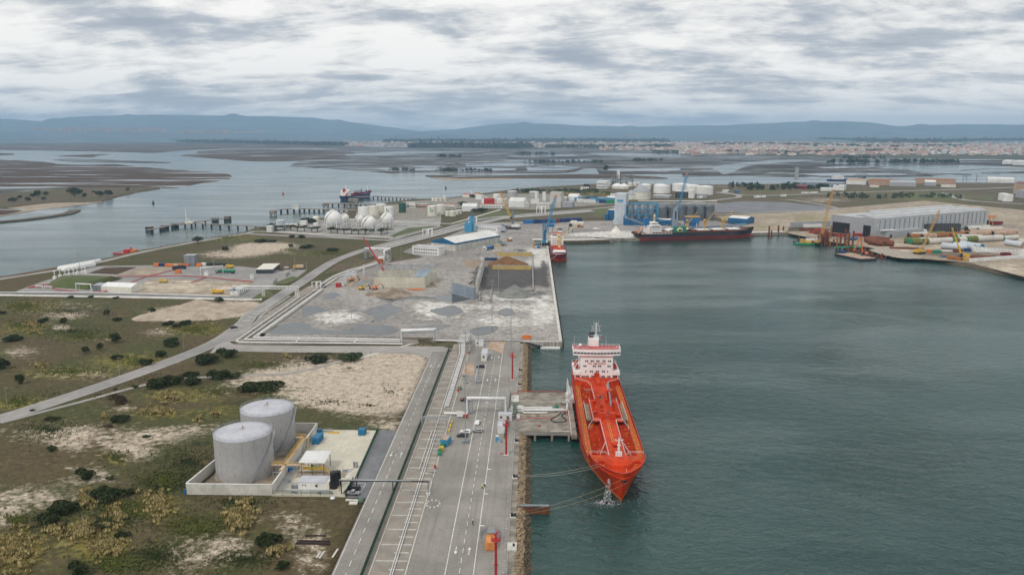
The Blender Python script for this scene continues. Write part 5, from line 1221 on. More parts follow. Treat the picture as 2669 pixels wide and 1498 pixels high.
for (k,x,y,l) in (('c2',1195,775,'ring of white bollards and planters on the open quay'),('c4',637,835,'ring of white stones round the far mast foot')):
 X,Y=C(k,x,y);t=thing('bollard_ring',l,'bollards',(X,Y,3.5))
 for i in range(10):
  a=i*pi/5;mb=MB().box(2.2*cos(a),2.6*sin(a),0,.75,.5,.32,rz=a);mb.bd('stone',CL,t)
# ---- floodlight masts
def mast(label,X,Y,h,z=3.5,r=.2,head='bar',cage=False,grp='tall floodlight masts'):
 t=thing('floodlight_mast',label,'light mast',(X,Y,z),0,grp);mb=MB().lathe(0,0,[(r*1.4,0),(r*1.2,h*.02),(r,h*.4),(r*.55,h)],8);mb.bd('pole','galv',t)
 mb=MB()
 if head=='bar': mb.box(0,0,h,2.6,.5,.16)
 else: mb.lathe(0,0,[(.2,h-.2),(1.5,h-.1),(1.5,h+.1),(0,h+.2)],10)
 hd=mb.bd('lamp_frame','galv',t)
 for i in range(4): mb=MB().box(-1.1+i*.73,-.25,h-.35,.45,.35,.4,rx=.4);mb.bd('lamp',SG,hd)
 if cage:
  mb=MB().box(0,0,0,2.4,2.4,1.);
  mb.bd('base_frame',SG,t)
 return t
mast('grey floodlight mast beside the dark parked car on the quay',*C('c4',820,815),28,cage=True)
mast('grey floodlight mast by the two small cars, in a square cage',*C('c2',1502,190),28,cage=True)
mast('slender mast rising from the ring of white stones near the pipes',*C('c4',637,835)[:2],26)
mast('slender mast leaving the ring of white bollards nearest the camera',*C('c2',1196,785),12,r=.16)
mast('tall mast at the head fence of the quay',*C('c4',1290,320),28)
mast('mast standing in the bulk yard north of the head fence',*C('d3',827,1330),26,head='bar')
mast('mast on the dark stained floor behind the pale heap',*C('d3',903,970),20)
mast('mast on the white bank between the two large puddles','0'!='0' or C('d2',1357,815)[0],C('d2',1357,815)[1],8)
mast('mast beside the precast hall wall',*C('f1',1300,930),17)
mast('mast at the yard beyond the blue gabled warehouse',*C('d5',1257,945),18)
mast('mast over the white vessels at the gas terminal',*C('d1',672,340),16,grp='tall floodlight masts')
mast('mast in the middle of the gas terminal yard',*C('d1',1800,400),15)
mast('mast on the sphere farm edge beside the access road',*C('d4',2100,900),20)
for k,x,y,h,l in(('d4',2038,1120,13,'street lamp column by the office on the access road'),('e7',728,225,9,'lamp post on the near stretch of the access road'),('e7',45,420,9,'lamp post at the left edge beside the access road'),('e7',1122,68,9,'lamp post on the bend near the pipe corner'),('d2',1020,190,8,'lamp post by the marked parking lane'),('d2',855,290,8,'lamp post opposite the gatehouse car park'),('d2',725,230,8,'lamp post behind the yellow lorry'),('d2',688,410,8,'lamp post on the small green verge'),('D',1015,760,0,'')):
 if h:
  t=thing('street_lamp',l,'street lamp',(*C(k,x,y),3.4),0,'street lamps on the access road');mb=MB().lathe(0,0,[(.12,0),(.08,h)],6);mb.bd('pole','galv',t);mb=MB().box(.6,0,h,1.4,.2,.12);mb.bd('lamp_head','galv',t)
# ---- pipe racks along the corridor
def rack(label,pts,grp='white pipes laid along the corridor',r=.16,sup=9,mat=WM,zs=3.46): return pipeline('corridor_pipe',label,pts,r,mat,'pipe',grp,7,sup,zs)
z=4.25
lab=['leftmost','second','third','fourth']
for i in range(4):
 a=C('c4',580+i*22,380,z)
 x0=-36.3-0*i;xx=-38.6+i*.55
 rack(f'{lab[i]} of four white pipes falling from the frame to the bridge corner',[(xx,425,9.2),(xx,420,9.2),(xx,417,z),(xx,335+i*.4,z),(xx,331+i*.5,z)])
rack('single thin white pipe running the length of the sleeper bed',[(-39.6,425,9.4),(-39.6,419,9.4),(-39.6,416,4.),(-39.6,330,4.),(-39.,190,4.)],'long white pipes on the sleeper bed',.13,12)
rack('short parallel white pipe beside the sleeper bed middle',[(-40.7,305,4.),(-40.7,266,4.)],'long white pipes on the sleeper bed',.12,12)
rack('white pipe closest to the kerb nearest the camera',[(-38.6,300,4.0),(-38.4,190,4.0)],'long white pipes on the sleeper bed',.12,12)
t=thing('pipe_portal','low grey pipe portal across the sleeper bed by the skip','pipe frame',(-40.5,308.5,3.46))
mb=MB()
for x in(-5.2,5.2): mb.bar((x,0,0),(x,0,4.2),.25);mb.bar((x,2,0),(x,2,4.2),.25)
mb.bar((-5.2,0,4.2),(5.2,0,4.2),.3);mb.bar((-5.2,2,4.2),(5.2,2,4.2),.3);mb.bar((3.4,0,4.2),(5.2,0,3.),.15);mb.bd('frame','galv',t)
mb=MB().tube([(-5,1,4.6),(1.,1,4.6),(1.,-2,4.6),(1.,-3,.6)],.16,7);mb.bd('pipe','galv',t)
def lattice(mb,p,q,w,h,n,t=.12,m=0):
 p=V3(p);q=V3(q);d=(q-p).normalized();u=V3((0,0,1));s_=d.cross(u).normalized()
 if abs(d.z)>.9: s_=V3((1,0,0));u=V3((0,1,0))
 cs=[s_*a*w/2+u*b*h/2 for a,b in((-1,-1),(1,-1),(1,1),(-1,1))]
 for c in cs: mb.bar(p+c,q+c,t,t,m)
 for i in range(n):
  a=p.lerp(q,i/n);b=p.lerp(q,(i+1)/n)
  for j in range(4):
   c,e=cs[j],cs[(j+1)%4]
   if i%2: c,e=e,c
   mb.bar(a+c,b+e,t*.6,t*.6,m)
   mb.bar(a+cs[j],a+cs[(j+1)%4],t*.6,t*.6,m)
t=thing('pipe_bridge','grey lattice pipe bridge over the quay lanes carrying a thick white pipe','pipe bridge',(-19,326,3.5))
mb=MB();lattice(mb,(-8.2,0,6.5),(8.2,0,6.5),3.,1.5,14);mb.bd('span','galv',t)
for x in(-7.4,7.2):
 mb=MB();lattice(mb,(x,0,0),(x,0,5.8),1.6,3.,5,.16);mb.bd('tower','galv',t)
mb=MB();rail(mb,[(-8,2.,7.3),(8,2.,7.3)],1.1);mb.bd('railing','galv',t)
mb=MB().tube([(-18.8,-3,1.),(-8.7,-3,1.),(-8.7,-2,1.),(-8.7,-2,7.8),(7.9,-2,7.8),(7.9,-2,1.),(9.,-2,1.)],.42,10);mb.bd('pipe',WM,t)
mb=MB().box(0,-2.3,5.5,1.6,.1,.5);mb.bd('height_sign',WW,t)
t=thing('pipe_tower','grey steel frame at the corridor head with white pipes passing over','pipe frame',(-38,431,3.5))
mb=MB()
for x in(-3,0,3):
 for y in(-10,0,10): mb.bar((x,y,0),(x,y,6.3),.25)
for y in(-10,0,10): mb.bar((-3,y,6.3),(3,y,6.3),.25);mb.bar((-3,y,3.4),(3,y,3.4),.2)
for x in(-3,3): mb.bar((x,-10,6.3),(x,10,6.3),.25);mb.bar((x,-10,0),(x,0,6.3),.12);mb.bar((x,0,0),(x,10,6.3),.12);mb.bar((x,0,6.3),(x,10,0),.12)
mb.bd('frame','galv',t)
for i in range(7):
 mb=MB().tube([(-2.4+i*.75,-10.5,6.6),(-2.4+i*.75,10.5,6.6)],.14,6);mb.bd('pipe',CT if i%2 else WM,t)
t=thing('pipe_bridge','black beam pipe bridge crossing the road to the sleeper bed','pipe bridge',(-50,247,3.45))
mb=MB().box(0,.0,4.6,31,.35,.35);mb.bd('beam','black',t)
for i,x in enumerate((-14.7,-9.3,3.1,15.2)):
 mb=MB().box(x,0,0,.3,.3,4.6);mb.bd('leg','black' if i<3 else SG,t)
mb=MB().tube([(-15.2,-.3,1),(-15.2,-.3,5.2),(9.3,-.3,5.2),(9.3,-.6,.6)],.16,8);mb.bd('pipe','galv',t)
mb=MB()
for x in(-9.6,-4,2,7.6): mb.tube([(x,-.3,5.2),(x+.7,-.3,5.2)],.2,8)
mb.bd('pipe_sleeve','navy',t)
mb=MB().box(15.2,0,-.1,1.4,1.4,.8);mb.bd('plinth',CL,t)
t=thing('gangway','dark slatted gangway sloping from the dock corner to the pontoon','gangway',(0,0,0))
a=V3((*C('c4',1490,225,3.9),3.9));b=V3((*C('c4',1745,285,1.4),1.4))
mb=MB().bar(a,b,1.8,.15);mb.bd('deck',DS,t)
mb=MB()
for o_ in(-.9,.9):
 rail(mb,[a+V3((0,o_,0)),b+V3((0,o_,0))],1.,w=.09,step=1.2)
mb.bd('railing',WM,t)
a=C('c4',1860,300,1.);t=thing('pontoon','white floating pontoon under the dock end wall','pontoon',(a[0],a[1],0))
mb=MB().box(0,0,-.3,11.5,2.3,1.3);mb.bd('float',WW,t)
for x in(-4.4,.0,1.8,4.2): mb=MB().box(x,1.3,-1,.16,.16,5.2 if x!=0 else 5.8);mb.bd('guide_post',WM,t)
X,Y=C('c4',1520,185);t=thing('steel_screen','rust orange steel screen standing at the dock corner','screen',(X,Y,3.5));mb=MB().box(0,0,.1,5.6,.2,2.3);mb.bd('panel',OC,t);mb=MB()
for x in(-2.6,0,2.6): mb.box(x,.2,0,.12,.12,2.4)
mb.bd('frame','rust',t)
pathfence('yard_fence',[C('c4',720,185),C('c4',1460,185)],2.2,3.5,'thin grey fence along the head of the quay','galv','galv',3,.6)
pathfence('security_fence',[(-9.4,350),(-9.4,317),(-10.5,296)],2.4,3.5,'dark green fence beside the quay lane at the jetty root',dens=.12)
pathfence('quay_rail',[(-9,349),(-9,352),(-4.6,352)],1.1,3.5,'red handrail corner at the jetty root',RP,RP,2,2,.06,'railing')
for i in range(56):
 Y=449+i*6.9
 if Y>NQY-4: break
 mb=MB().box(0,0,-1.,.7,1.5,3.4)
 o=mb.bd('quay_fender','rubber') if i==0 else first_f.copy()
 if i==0: first_f=o
 else: COL.objects.link(o)
 o.location=(19.25,Y,.4);tag(o,'black rubber fender hanging on the long pier wall','fender','black fenders along the pier wall')
# ================================================================ TANK COMPOUND
def tank(name,label,X,Y,z,r,h,mat,roof='grey_roof',rise=None,grp=None,stair=0,railing=True,cat='storage tank',n=48,logo=None,seams=False,posts=0):
 t=thing(name,label,cat,(X,Y,z),0,grp);rise=r*.13 if rise is None else rise
 mb=MB().lathe(0,0,[(r,0),(r,h)],n);
 if seams:
  for i in range(1,seams): mb.lathe(0,0,[(r,h*i/seams-.05),(r+.05,h*i/seams),(r,h*i/seams+.05)],n)
 sh=mb.bd('shell',mat,t)
 if posts:
  mb=MB()
  for i in range(1,8):
   mb.lathe(0,0,[(r,h*i/8-.04),(r+.03,h*i/8),(r,h*i/8+.04)],n)
   for j in range(12): a=(j+.5*(i%2))*pi/6;mb.box((r+.01)*cos(a),(r+.01)*sin(a),h*(i-.9)/8,.09,.09,h*ru(.05,.11),rz=a)
  mb.bd('seam',SG,sh)
 mb=MB().lathe(0,0,[(r+.08,h-.12),(r+.08,h+.03),(r*.8,h+rise*.34),(r*.4,h+rise*.78),(0.3,h+rise),(0,h+rise)],n);rf=mb.bd('roof',roof,t)
 if posts:
  mb=MB().lathe(0,0,[(.25,h+rise-.1),(.25,h+rise+.7),(.4,h+rise+.75),(0,h+rise+1)],8);mb.bd('vent','galv',rf)
  mb=MB()
  for j in range(13): a=-2.9+j*.2+ru(-.07,.07);q=ru(.35,.8)*r;zf=lambda u:h+rise*(1-u/r*1.02)+.05;mb.add([(.5*cos(a),.5*sin(a),zf(.5)+.05),(q*cos(a-.02),q*sin(a-.02),zf(q)+.05),(q*cos(a+.02),q*sin(a+.02),zf(q)+.05),(.5*cos(a+.4),.5*sin(a+.4),zf(.5)+.05)],[(0,1,2,3)])
  mb.bd('rust_run',RS_,rf)
 if railing:
  mb=MB()
  for q in(1.05,.55):
   for j in range(n):
    a=2*pi*j/n;b=2*pi*(j+1)/n;mb.bar((r*cos(a),r*sin(a),h+q),(r*cos(b),r*sin(b),h+q),.06)
  for j in range(0,n,2):
   a=2*pi*j/n;mb.bar((r*cos(a),r*sin(a),h),(r*cos(a),r*sin(a),h+1.05),.07)
  mb.bd('railing','galv',t)
 if stair:
  a0,a1=stair;mb=MB();m=40
  for i in range(m):
   a=a0+(a1-a0)*i/m;b=a0+(a1-a0)*(i+1)/m;z0=h*i/m;z1=h*(i+1)/m
   for rr in(r+.15,r+1.):
    mb.bar((rr*cos(a),rr*sin(a),z0),(rr*cos(b),rr*sin(b),z1),.09,.25)
   mb.bar(((r+.1)*cos(a),(r+.1)*sin(a),z0+.1),((r+1)*cos(a),(r+1)*sin(a),z0+.1),.3,.05)
   mb.bar(((r+1.)*cos(a),(r+1.)*sin(a),z0+1),((r+1)*cos(b),(r+1)*sin(b),z1+1),.06)
  mb.bd('stair','galv' if mat!=WK else WM,t)
 if logo:
  ang,zz,s_=logo
  M_=Matrix.Rotation(ang,4,'Z')@Matrix.Translation((r+.12,0,zz))@Matrix.Rotation(pi/2,4,'Z')@Matrix.Rotation(pi/2,4,'X')
  text_part('b',s_,'logo_green',t,M_,'logo',bend=r,bold=.02)
 return t
x1,y1=C('c3',665,440,19.2);x2,y2=C('c3',895,215,19.2)
Rt=10.2
tank('storage_tank','grey riveted storage tank nearest the camera, behind the pale bund wall',x1,y1,3.4,Rt,15.4,'grey_tank',stair=(R(-62),R(8)),seams=8,posts=1,grp='two large grey storage tanks')
tank('storage_tank','grey storage tank standing behind its twin, farther from the camera',x2,y2,3.4,Rt,15.4,'grey_tank',stair=(R(-58),R(8)),seams=8,posts=1,grp='two large grey storage tanks')
for x,y in((x1,y1),(x2,y2)):
 mb=MB().lathe(x,y,[(Rt+.8,3.34),(Rt+.8,3.5),(Rt-.2,3.5)],40);struct('tank_base',mb,CO)
t=thing('bund_wall','pale concrete bund wall enclosing the two grey tanks','wall',(0,0,0))
for a,b in(((-117.7,245.8),(-88.2,245.8)),((-88.2,245.8),(-88.2,302.9)),((-88.2,302.9),(-112,303.4)),((-112,303.4),(-117.9,246))):
 mb=MB().bar((*a,5.1),(*b,5.1),.35,3.9);mb.bd('wall_panel',CL,t)
 mb=MB().bar((*a,7.1),(*b,7.1),.55,.14);mb.bd('coping',WW,t)
t=thing('walkway','yellow railed walkway along the bund wall linking both tanks','walkway',(0,0,0))
mb=MB().box(-88.6,272,7.35,1.3,31,.12)
wy=C('f3',200,905,7.4)[1];wy2=C('f3',520,475,7.4)[1]
mb.box(-91.2,wy,7.35,4.6,1.3,.12);mb.box(-90.4,wy2,7.35,4.,1.3,.12);mb.box(-85,wy,7.35,7,1.3,.12);mb.bd('deck','pipe_beige',t)
mb=MB();rail(mb,[(-89.25,wy+1,7.47),(-89.25,wy2-1,7.47)],w=.1);rail(mb,[(-87.9,wy+1,7.47),(-87.9,wy2-3,7.47)],w=.1);rail(mb,[(-93.4,wy+.6,7.47),(-89.3,wy+.6,7.47)],w=.1);rail(mb,[(-92.4,wy2+.6,7.47),(-88.4,wy2+.6,7.47)],w=.1);rail(mb,[(-93.4,wy-.6,7.47),(-81.5,wy-.6,7.47)],w=.1);mb.bd('railing',YP,t)
a=V3((-87.4,wy2-1.5,7.4));b=V3((-85.9,wy2-8.5,3.5))
mb=MB().bar(a,b,1.,.12)
for i in range(14): p=a.lerp(b,i/14);mb.box(p.x,p.y,p.z,1,.28,.06)
mb.bd('stair',SG,t);mb=MB();rail(mb,[a+V3((-.55,0,0)),b+V3((-.55,0,0))],w=.1);rail(mb,[a+V3((.55,0,0)),b+V3((.55,0,0))],w=.1);mb.bd('stair_railing',YP,t)
mb=MB()
for y in(wy,wy2):
 for x in(-92.4,-90): mb.bar((x,y-.5,3.4),(x,y-.5,7.35),.14)
for y in range(int(wy)+4,int(wy2),6): mb.bar((-88.9,y,3.4),(-88.9,y,7.35),.14)
mb.bd('post',DS,t)
for i in range(6):
 xx=-87.1+i*.42;pipeline('plant_pipe',['first','second','third','fourth','fifth','outermost'][i]+' grey plant pipe east of the bund wall',[(xx-.2,290-i*2,4.6),(xx-.1,262,4.6),(xx,249.5-i*.25,4.6),(xx+.6,247.4-i*.12,4.4),(-68.6+i*.2,247.3-i*.22,4.4),(-68.6+i*.2,247.3-i*.22,3.5)],.11,'galv','pipe','grey plant pipes beside the bund',6,7,3.4)
pipeline('tank_pipe','grey drain pipe at the foot of the farther tank',[(x2+3,y2-11,3.9),(x2+8,y2-11,3.9),(-88.5,y2-10.8,3.9)],.15,'galv')
pipeline('tank_pipe','grey pipe frame at the foot of the nearer tank',[(-91.5,257,3.6),(-91.5,257,6.4),(-89,257,6.4),(-89,255,4.6)],.15,'galv')
X,Y=C('f3',345,1030);t=thing('blue_vessel','small blue horizontal vessel on an orange cradle','tank',(X,Y,3.42));mb=MB().tube([(-.9,0,1.2),(-.6,0,1.2),(.6,0,1.2),(.9,0,1.2)],[.4,.95,.95,.4],14);mb.bd('shell',BP_,t);mb=MB().box(0,0,0,1.8,1.2,.45);mb.bd('cradle',OC,t)
t=thing('canopy','ribbed white canopy on dark posts over the pump platform','canopy',(-78.4,266,3.42))
x0,x1_=-83.2+78.4,-73.7+78.4
mb=MB()
mb.add([(-5.1,-5.3,5.0),(4.5,-5.3,5.0),(4.7,4.3,5.6),(-4.7,4.3,5.6)],[(0,1,2,3)]);mb.add([(-5.1,-5.3,4.88),(4.5,-5.3,4.88),(4.7,4.3,5.48),(-4.7,4.3,5.48)],[(3,2,1,0)])
for i in range(25): x=-4.9+i*.39;mb.bar((x,-5.3,5.05),(x+.15,4.3,5.65),.07,.07)
mb.bar((-4.95,-2.6,5.25),(4.55,-2.6,5.25),.1,.12);mb.bd('roof',WM,t)
mb=MB()
mb=MB().box(0,0,0,.2,.2,5.);multi('post',mb,[(x,y,0) for x,y in((-4.2,-4.6),(-.4,-4.6),(3.9,-4.6),(4.1,3.6),(-4.1,3.6),(.2,3.6))],DS,t)
mb=MB().box(0,-3.6,2.1,8.4,2.,.12);mb.bd('platform',YP,t);mb=MB();rail(mb,[(-4.2,-4.7,2.2),(4.2,-4.7,2.2)],w=.1);rail(mb,[(-4.2,-2.6,2.2),(4.2,-2.6,2.2)],w=.1);mb.bar((4.2,-3.6,2.2),(6.6,-4.4,0),.8,.1);mb.bd('railing',YP,t)
mb=MB().box(-.6,-3.6,2.2,.9,.8,1.3);mb.tube([(-.6,-3.6,3.2),(2.2,-3.6,3.2)],.12,6);mb.bd('pump',GP_,t)
X,Y=C('f3',680,1295);cabin('long white control cabin with grey roof inside the tank compound',X,Y+3.0,3.42,R(90),9.8,5.4,2.5,win=(),door=False)
t=thing('cabin_fittings','small dark windows and hatch strips on the long cabin front','fittings',(X,Y+.2,3.42))
for x,w_,z_,h_ in((1.6,.75,1.,.8),(-3.2,.4,1.5,.35),(-2.2,.4,1.4,.35)): mb=MB().box(x,-.05,z_,w_,.06,h_);mb.bd('window',GD_,t)
X,Y=C('f3',925,1300);mb=MB().box(0,0,0,1.4,5,2.5);o=mb.bd('green_annex',CT);o.location=(X-.2,Y+2.8,3.42);tag(o,'pale green annex at the east end of the long cabin','annex')
X,Y=C('f3',405,1280);t=thing('storage_box','grey metal box with a flat lid left of the long cabin','box',(X,Y+1,3.42));mb=MB().box(0,0,0,2.2,1.9,1.3);mb.bd('case',SG,t);mb=MB().box(0,0,1.3,2.4,2.1,.15);mb.bd('lid','galv',t)
for l,k,x,y,r,h in(('glossy black vertical tank nearest the cabin',  'f3',1016,1292,1.25,6.0),('second black vertical tank just behind the first',  'f3',1080,1235,1.1,5.0)):
 X,Y=C(k,x,y);tank('black_tank',l,X,Y+r,3.42,r,h,'black','black',.35,'twin black vertical tanks',railing=False,n=24)
for l,x,y,rz,L_,W2,h in(('long blue container beside the bund wall, doors ajar',745,585,R(-4),6,2.5,2.6),('square blue container by the far fence of the compound',1460,445,R(-2),2.9,2.7,2.4),('small dark blue box behind the long blue container',790,405,0,1.6,2.,1.4)):
 X,Y=C('f3',x,y);container(l,X,Y+L_/2,3.42,rz,L_,W2,h,'blue_box',grp='blue containers in the tank compound')
X,Y=C('f3',1020,405);mb=MB().box(0,0,0,4.6,.5,.35);mb.box(.2,.3,.35,3.8,.3,.12);o=mb.bd('yellow_beam',YP);o.location=(X,Y,3.42);tag(o,'yellow lifting beam lying on the pale compound floor','beam')
t=thing('scaffold_stack','row of galvanised scaffold frames stacked by the compound fence','scaffold',(*C('f3',880,385),3.42));mb=MB()
for i in range(16): x=-3.2+i*.42;mb.bar((x,0,0),(x+ru(-.1,.3),.2,ru(1,1.9)),.09);mb.bar((x,.5,0),(x,.5,1.4),.07)
mb.box(0,.2,0,6.6,1.0,.4);mb.bd('frames','galv',t)
pathfence('compound_fence',[(-63.2,305),(-61.9,258)],2.2,3.42,'dark green fence east of the pale compound floor',dens=.16)
pathfence('compound_fence',[(-62.6,256),(-62.9,244.8)],2.2,3.42,'thick green hedge like fence beside the parked pickup',dens=.1,wire=.07)
pathfence('compound_fence',[(-87.8,245.1),(-64.9,244.9)],2.0,3.42,'sparse green post fence along the south of the compound',dens=.5)
pathfence('compound_fence',[(-82,305),(-63.5,305)],2.0,3.42,'green post fence at the north of the compound',dens=.5)
X,Y=C('f3',1370,945);t=thing('gate_cabinet','grey cabinet pair at the compound gate','cabinet',(X,Y,3.42));mb=MB().box(-.5,0,0,.8,.6,2.2);mb.box(.45,0,0,.5,.6,2.1);mb.bd('case',SG,t)
X,Y=C('c3',118,1030);t=thing('blue_drum','blue cabinet standing outside the bund wall corner','cabinet',(X,Y,3.1));mb=MB().box(0,0,0,.9,.8,1.6);mb.bd('case',BP_,t);mb=MB().box(0,0,1.6,1,.9,.1);mb.bd('lid','navy',t)
for l,k,x,y,s_,m_,rz in(('upper white slab in the heap below the pickup','c2',430,735,(4.6,1.,.35),CL,-.05),('lower white slab in the heap below the pickup','c2',440,765,(2.8,1.6,.45),CL,0),('first white plank lying on the sand','c2',108,1255,(.7,2.6,.25),CL,-.1),('second white plank lying beside the first','c2',142,1250,(.6,3.8,.25),CL,-.12),('cream beam leaning along the road edge','c2',268,1235,(.5,4.6,.3),CT,-.1),('upper dark timber on the sand by the road','c2',80,1070,(6.5,.3,.3),'wood_dark',.02),('middle dark timber on the sand by the road','c2',70,1122,(9.4,.4,.4),'wood_dark',-.0),('lowest dark timber on the sand by the road','c2',60,1145,(10.4,.6,.5),'wood_dark',-.02)):
 X,Y=C(k,x,y);mb=MB().box(0,0,0,*s_);mb.box(0,s_[1]*.1,s_[2],s_[0]*.9,s_[1]*.6,.05);o=mb.bd('slab' if 'slab' in l else ('timber' if 'timber' in l else 'beam'),m_);o.location=(X,Y,3.3);o.rotation_euler=(0,0,rz);tag(o,l,'slab' if 'slab' in l else 'timber')
X,Y=C('c2',512,745);mb=MB().lathe(0,0,[(1.,0),(1.,.8),(.7,1.2),(0,1.3)],8);o=mb.bd('green_bin','green_dull');o.location=(X,Y,3.3);tag(o,'dull green cabinet at the end of the white slabs','cabinet')
X,Y=C('c2',243,712);mb=MB().lathe(0,0,[(0.9,0),(.8,.3),(.3,.5),(0,.5)],12);o=mb.bd('white_sack',WM);o.location=(X,Y,3.3);tag(o,'flat white sack outside the compound fence','sack')
# ================================================================ PLANTS
def bush_mesh(seed,r,h,n,leaf,mat,cone=False,stem=True):
 rnd=random.Random(seed);lobes=[(rnd.uniform(-.68,.68)*r,rnd.uniform(-.68,.68)*r,rnd.uniform(.25,.68)*h,rnd.uniform(.26,.5)*r) for _ in range(11)]
 mb=MB()
 for i in range(n):
  lx,ly,lz,lr=rnd.choice(lobes)
  th=rnd.uniform(0,2*pi);ph=math.acos(rnd.uniform(-.5,1));q=lr*rnd.uniform(.75,1.06)
  x=lx+q*sin(ph)*cos(th);y=ly+q*sin(ph)*sin(th);z=max(.05,lz+q*cos(ph)*h/r*.62)
  if cone: f=1-z/h; x*=max(.15,f);y*=max(.15,f)
  s_=leaf*rnd.uniform(.6,1.3);u=V3((rnd.gauss(0,1),rnd.gauss(0,1),rnd.gauss(0,.6))).normalized();v=u.cross(V3((rnd.gauss(0,1),rnd.gauss(0,1),rnd.gauss(0,1)))).normalized()
  p=V3((x,y,z));mb.add([p-u*s_,p-v*s_*.6,p+u*s_,p+v*s_*.6],[(0,1,2,3)])
 return mb
BP={};BI=0
def bush(label,k,x,y,r,h,kind='dark',z=3.15,rz=0,sc3=(1,1,1),grp='dark rounded shrubs on the scrubland',name='shrub',cat='shrub'):
 X,Y=C(k,x,y,z)
 global BI;BI+=1;key=(kind,BI%3)
 if key not in BP:
  m_,n_,lf={'dark':(LD,2600,.17),'mid':('leaf_mid',1900,.17),'brown':('leaf_brown',1500,.15)}[kind]
  t=thing(name,label,cat,(X,Y,z));bush_mesh({'dark':5,'mid':9,'brown':13}[kind]+BI*7,1,1,n_,lf*.55,m_).bd('foliage',m_,t)
  core=MB();core.lathe(0,0,[(.4,0),(.5,.3),(.4,.5),(.2,.6),(0,.62)],9);core.bd('inner_growth',m_,t);BP[key]=t
  t.scale=(r*sc3[0],r*sc3[1],h*sc3[2]);t.rotation_euler=(0,0,rz);tag(t,group=grp);return t
 t=copy_tree(BP[key]);t.location=(X,Y,z);t.scale=(r*sc3[0],r*sc3[1],h*sc3[2]);t.rotation_euler=(0,0,rz);tag(t,label,cat,grp);return t
BL=[('largest dark shrub, wide and low, on the sand edge above the grey tanks',1600,320,8.5,4.2,'dark',(1.25,.75,1)),
('dark shrub at the left of the cluster south of the sand track',965,305,5.6,4.0,'dark',(1,.8,1)),('dark shrub joined to its right neighbour below the sand track',1060,280,5.4,3.6,'dark',(1,.8,1)),
('rounded dark shrub, upper of the stacked pair beside the track',1165,240,3.8,3.0,'dark',(1,.8,1)),('rounded dark shrub, lower of the stacked pair beside the track',1180,285,4.3,3.2,'dark',(1,.8,1)),
('dark shrub right of the stacked pair, with a green tail',1335,255,5.6,4.2,'dark',(1,.8,1)),('brighter green shrub trailing to the right above the sand track',1425,245,3.4,2.4,'mid',(1.2,.8,1)),
('long dark shrub under the pipe corner road, left end',1270,155,7,4.4,'dark',(1,.8,1)),('long dark shrub under the pipe corner road, right end',1385,115,6.5,3.8,'dark',(1,.8,1)),
('dark shrub right at the top edge between road and old grassland',1045,52,4.,2.8,'dark',(1,.8,1)),('small dark shrub touching the access road near its bend',985,115,3.4,3,'dark',(1,.8,1)),('dark shrub below the small one near the access road',895,165,3.8,2.8,'dark',(1,.8,1)),
('small dark shrub among the yellow grass left of the access road',715,130,3.2,2.4,'dark',(1,.8,1)),('dark pointed shrub at the far left edge',15,190,4.,5,'dark',(1,.8,1)),
('brown bare shrub alone beside the sand track',728,405,4.,4.4,'brown',(1,.8,1)),('dark shrub amid pampas grass below the brown one',735,512,3.8,3.,'dark',(1,.8,1)),
('tiny dark shrub on the sandy patch at the left',320,690,1.9,2.2,'mid',(1,.8,1)),('dark shrub on the middle sand blow',525,860,4.,3.2,'dark',(1.1,.8,1)),
('broad dark shrub left of the bund wall, low on the slope',660,985,5.2,4.2,'dark',(1.1,.8,1)),('broad dark shrub at the lower left, upper half',385,1075,4.9,3.8,'dark',(1,.9,1)),('broad dark shrub at the lower left, lower half',300,1140,4.,3.2,'dark',(1,.9,1)),
('round black green shrub by the dark timbers',1640,1270,3.9,4.,'dark',(.95,.85,1)),('small round shrub at the lower right of the scrub',1730,1405,2.0,2.,'dark',(1,.85,1)),('dark shrub cut by the bottom edge of the picture',480,1440,3.4,3.,'dark',(1,.9,1)),
('small dark shrub between tussocks in the lower scrub',745,1215,2.2,1.7,'dark',(1,.9,1)),('orange tinted shrub among the pampas at the lower left',590,1190,2.,1.6,'brown',(1,.9,1)),('olive shrub next to the orange tinted one',600,1165,2.2,1.6,'mid',(1,.9,1)),
('low dark shrub on the open sand, left of centre',320,500,3.2,1.4,'dark',(1,.7,1)),('low brown shrub on the sand below the pampas',660,545,2.2,1.,'brown',(1,.7,1)),('tiny low shrub on the middle sand',895,605,1.9,.9,'mid',(1,.7,1)),('tiny mid green shrub above the slope shrub',670,865,1.6,1.3,'mid',(1,.7,1)),('small shrub on the slope left of the bund corner',815,945,2.2,1.5,'dark',(1,.8,1)),('tiny shrub near the track start',825,305,1.8,1.2,'dark',(1,.8,1)),('tiny green shrub by the access road verge',700,318,1.,1.,'mid',(1,.8,1)),('tiny green shrub lower on the road verge',200,448,1.3,1.,'mid',(1,.8,1)),
('small dark shrub by the left side lamp post grass',125,280,2.4,3.6,'dark',(1,.8,1)),('small dark shrub above it by the grassland',115,240,1.8,1.4,'dark',(1,.8,1))]
for l,x,y,r,h,kd,s3 in BL: bush(l,'e7',x,y,r*.95,h*1.3,kd,sc3=s3,rz=ru(-.3,.3))
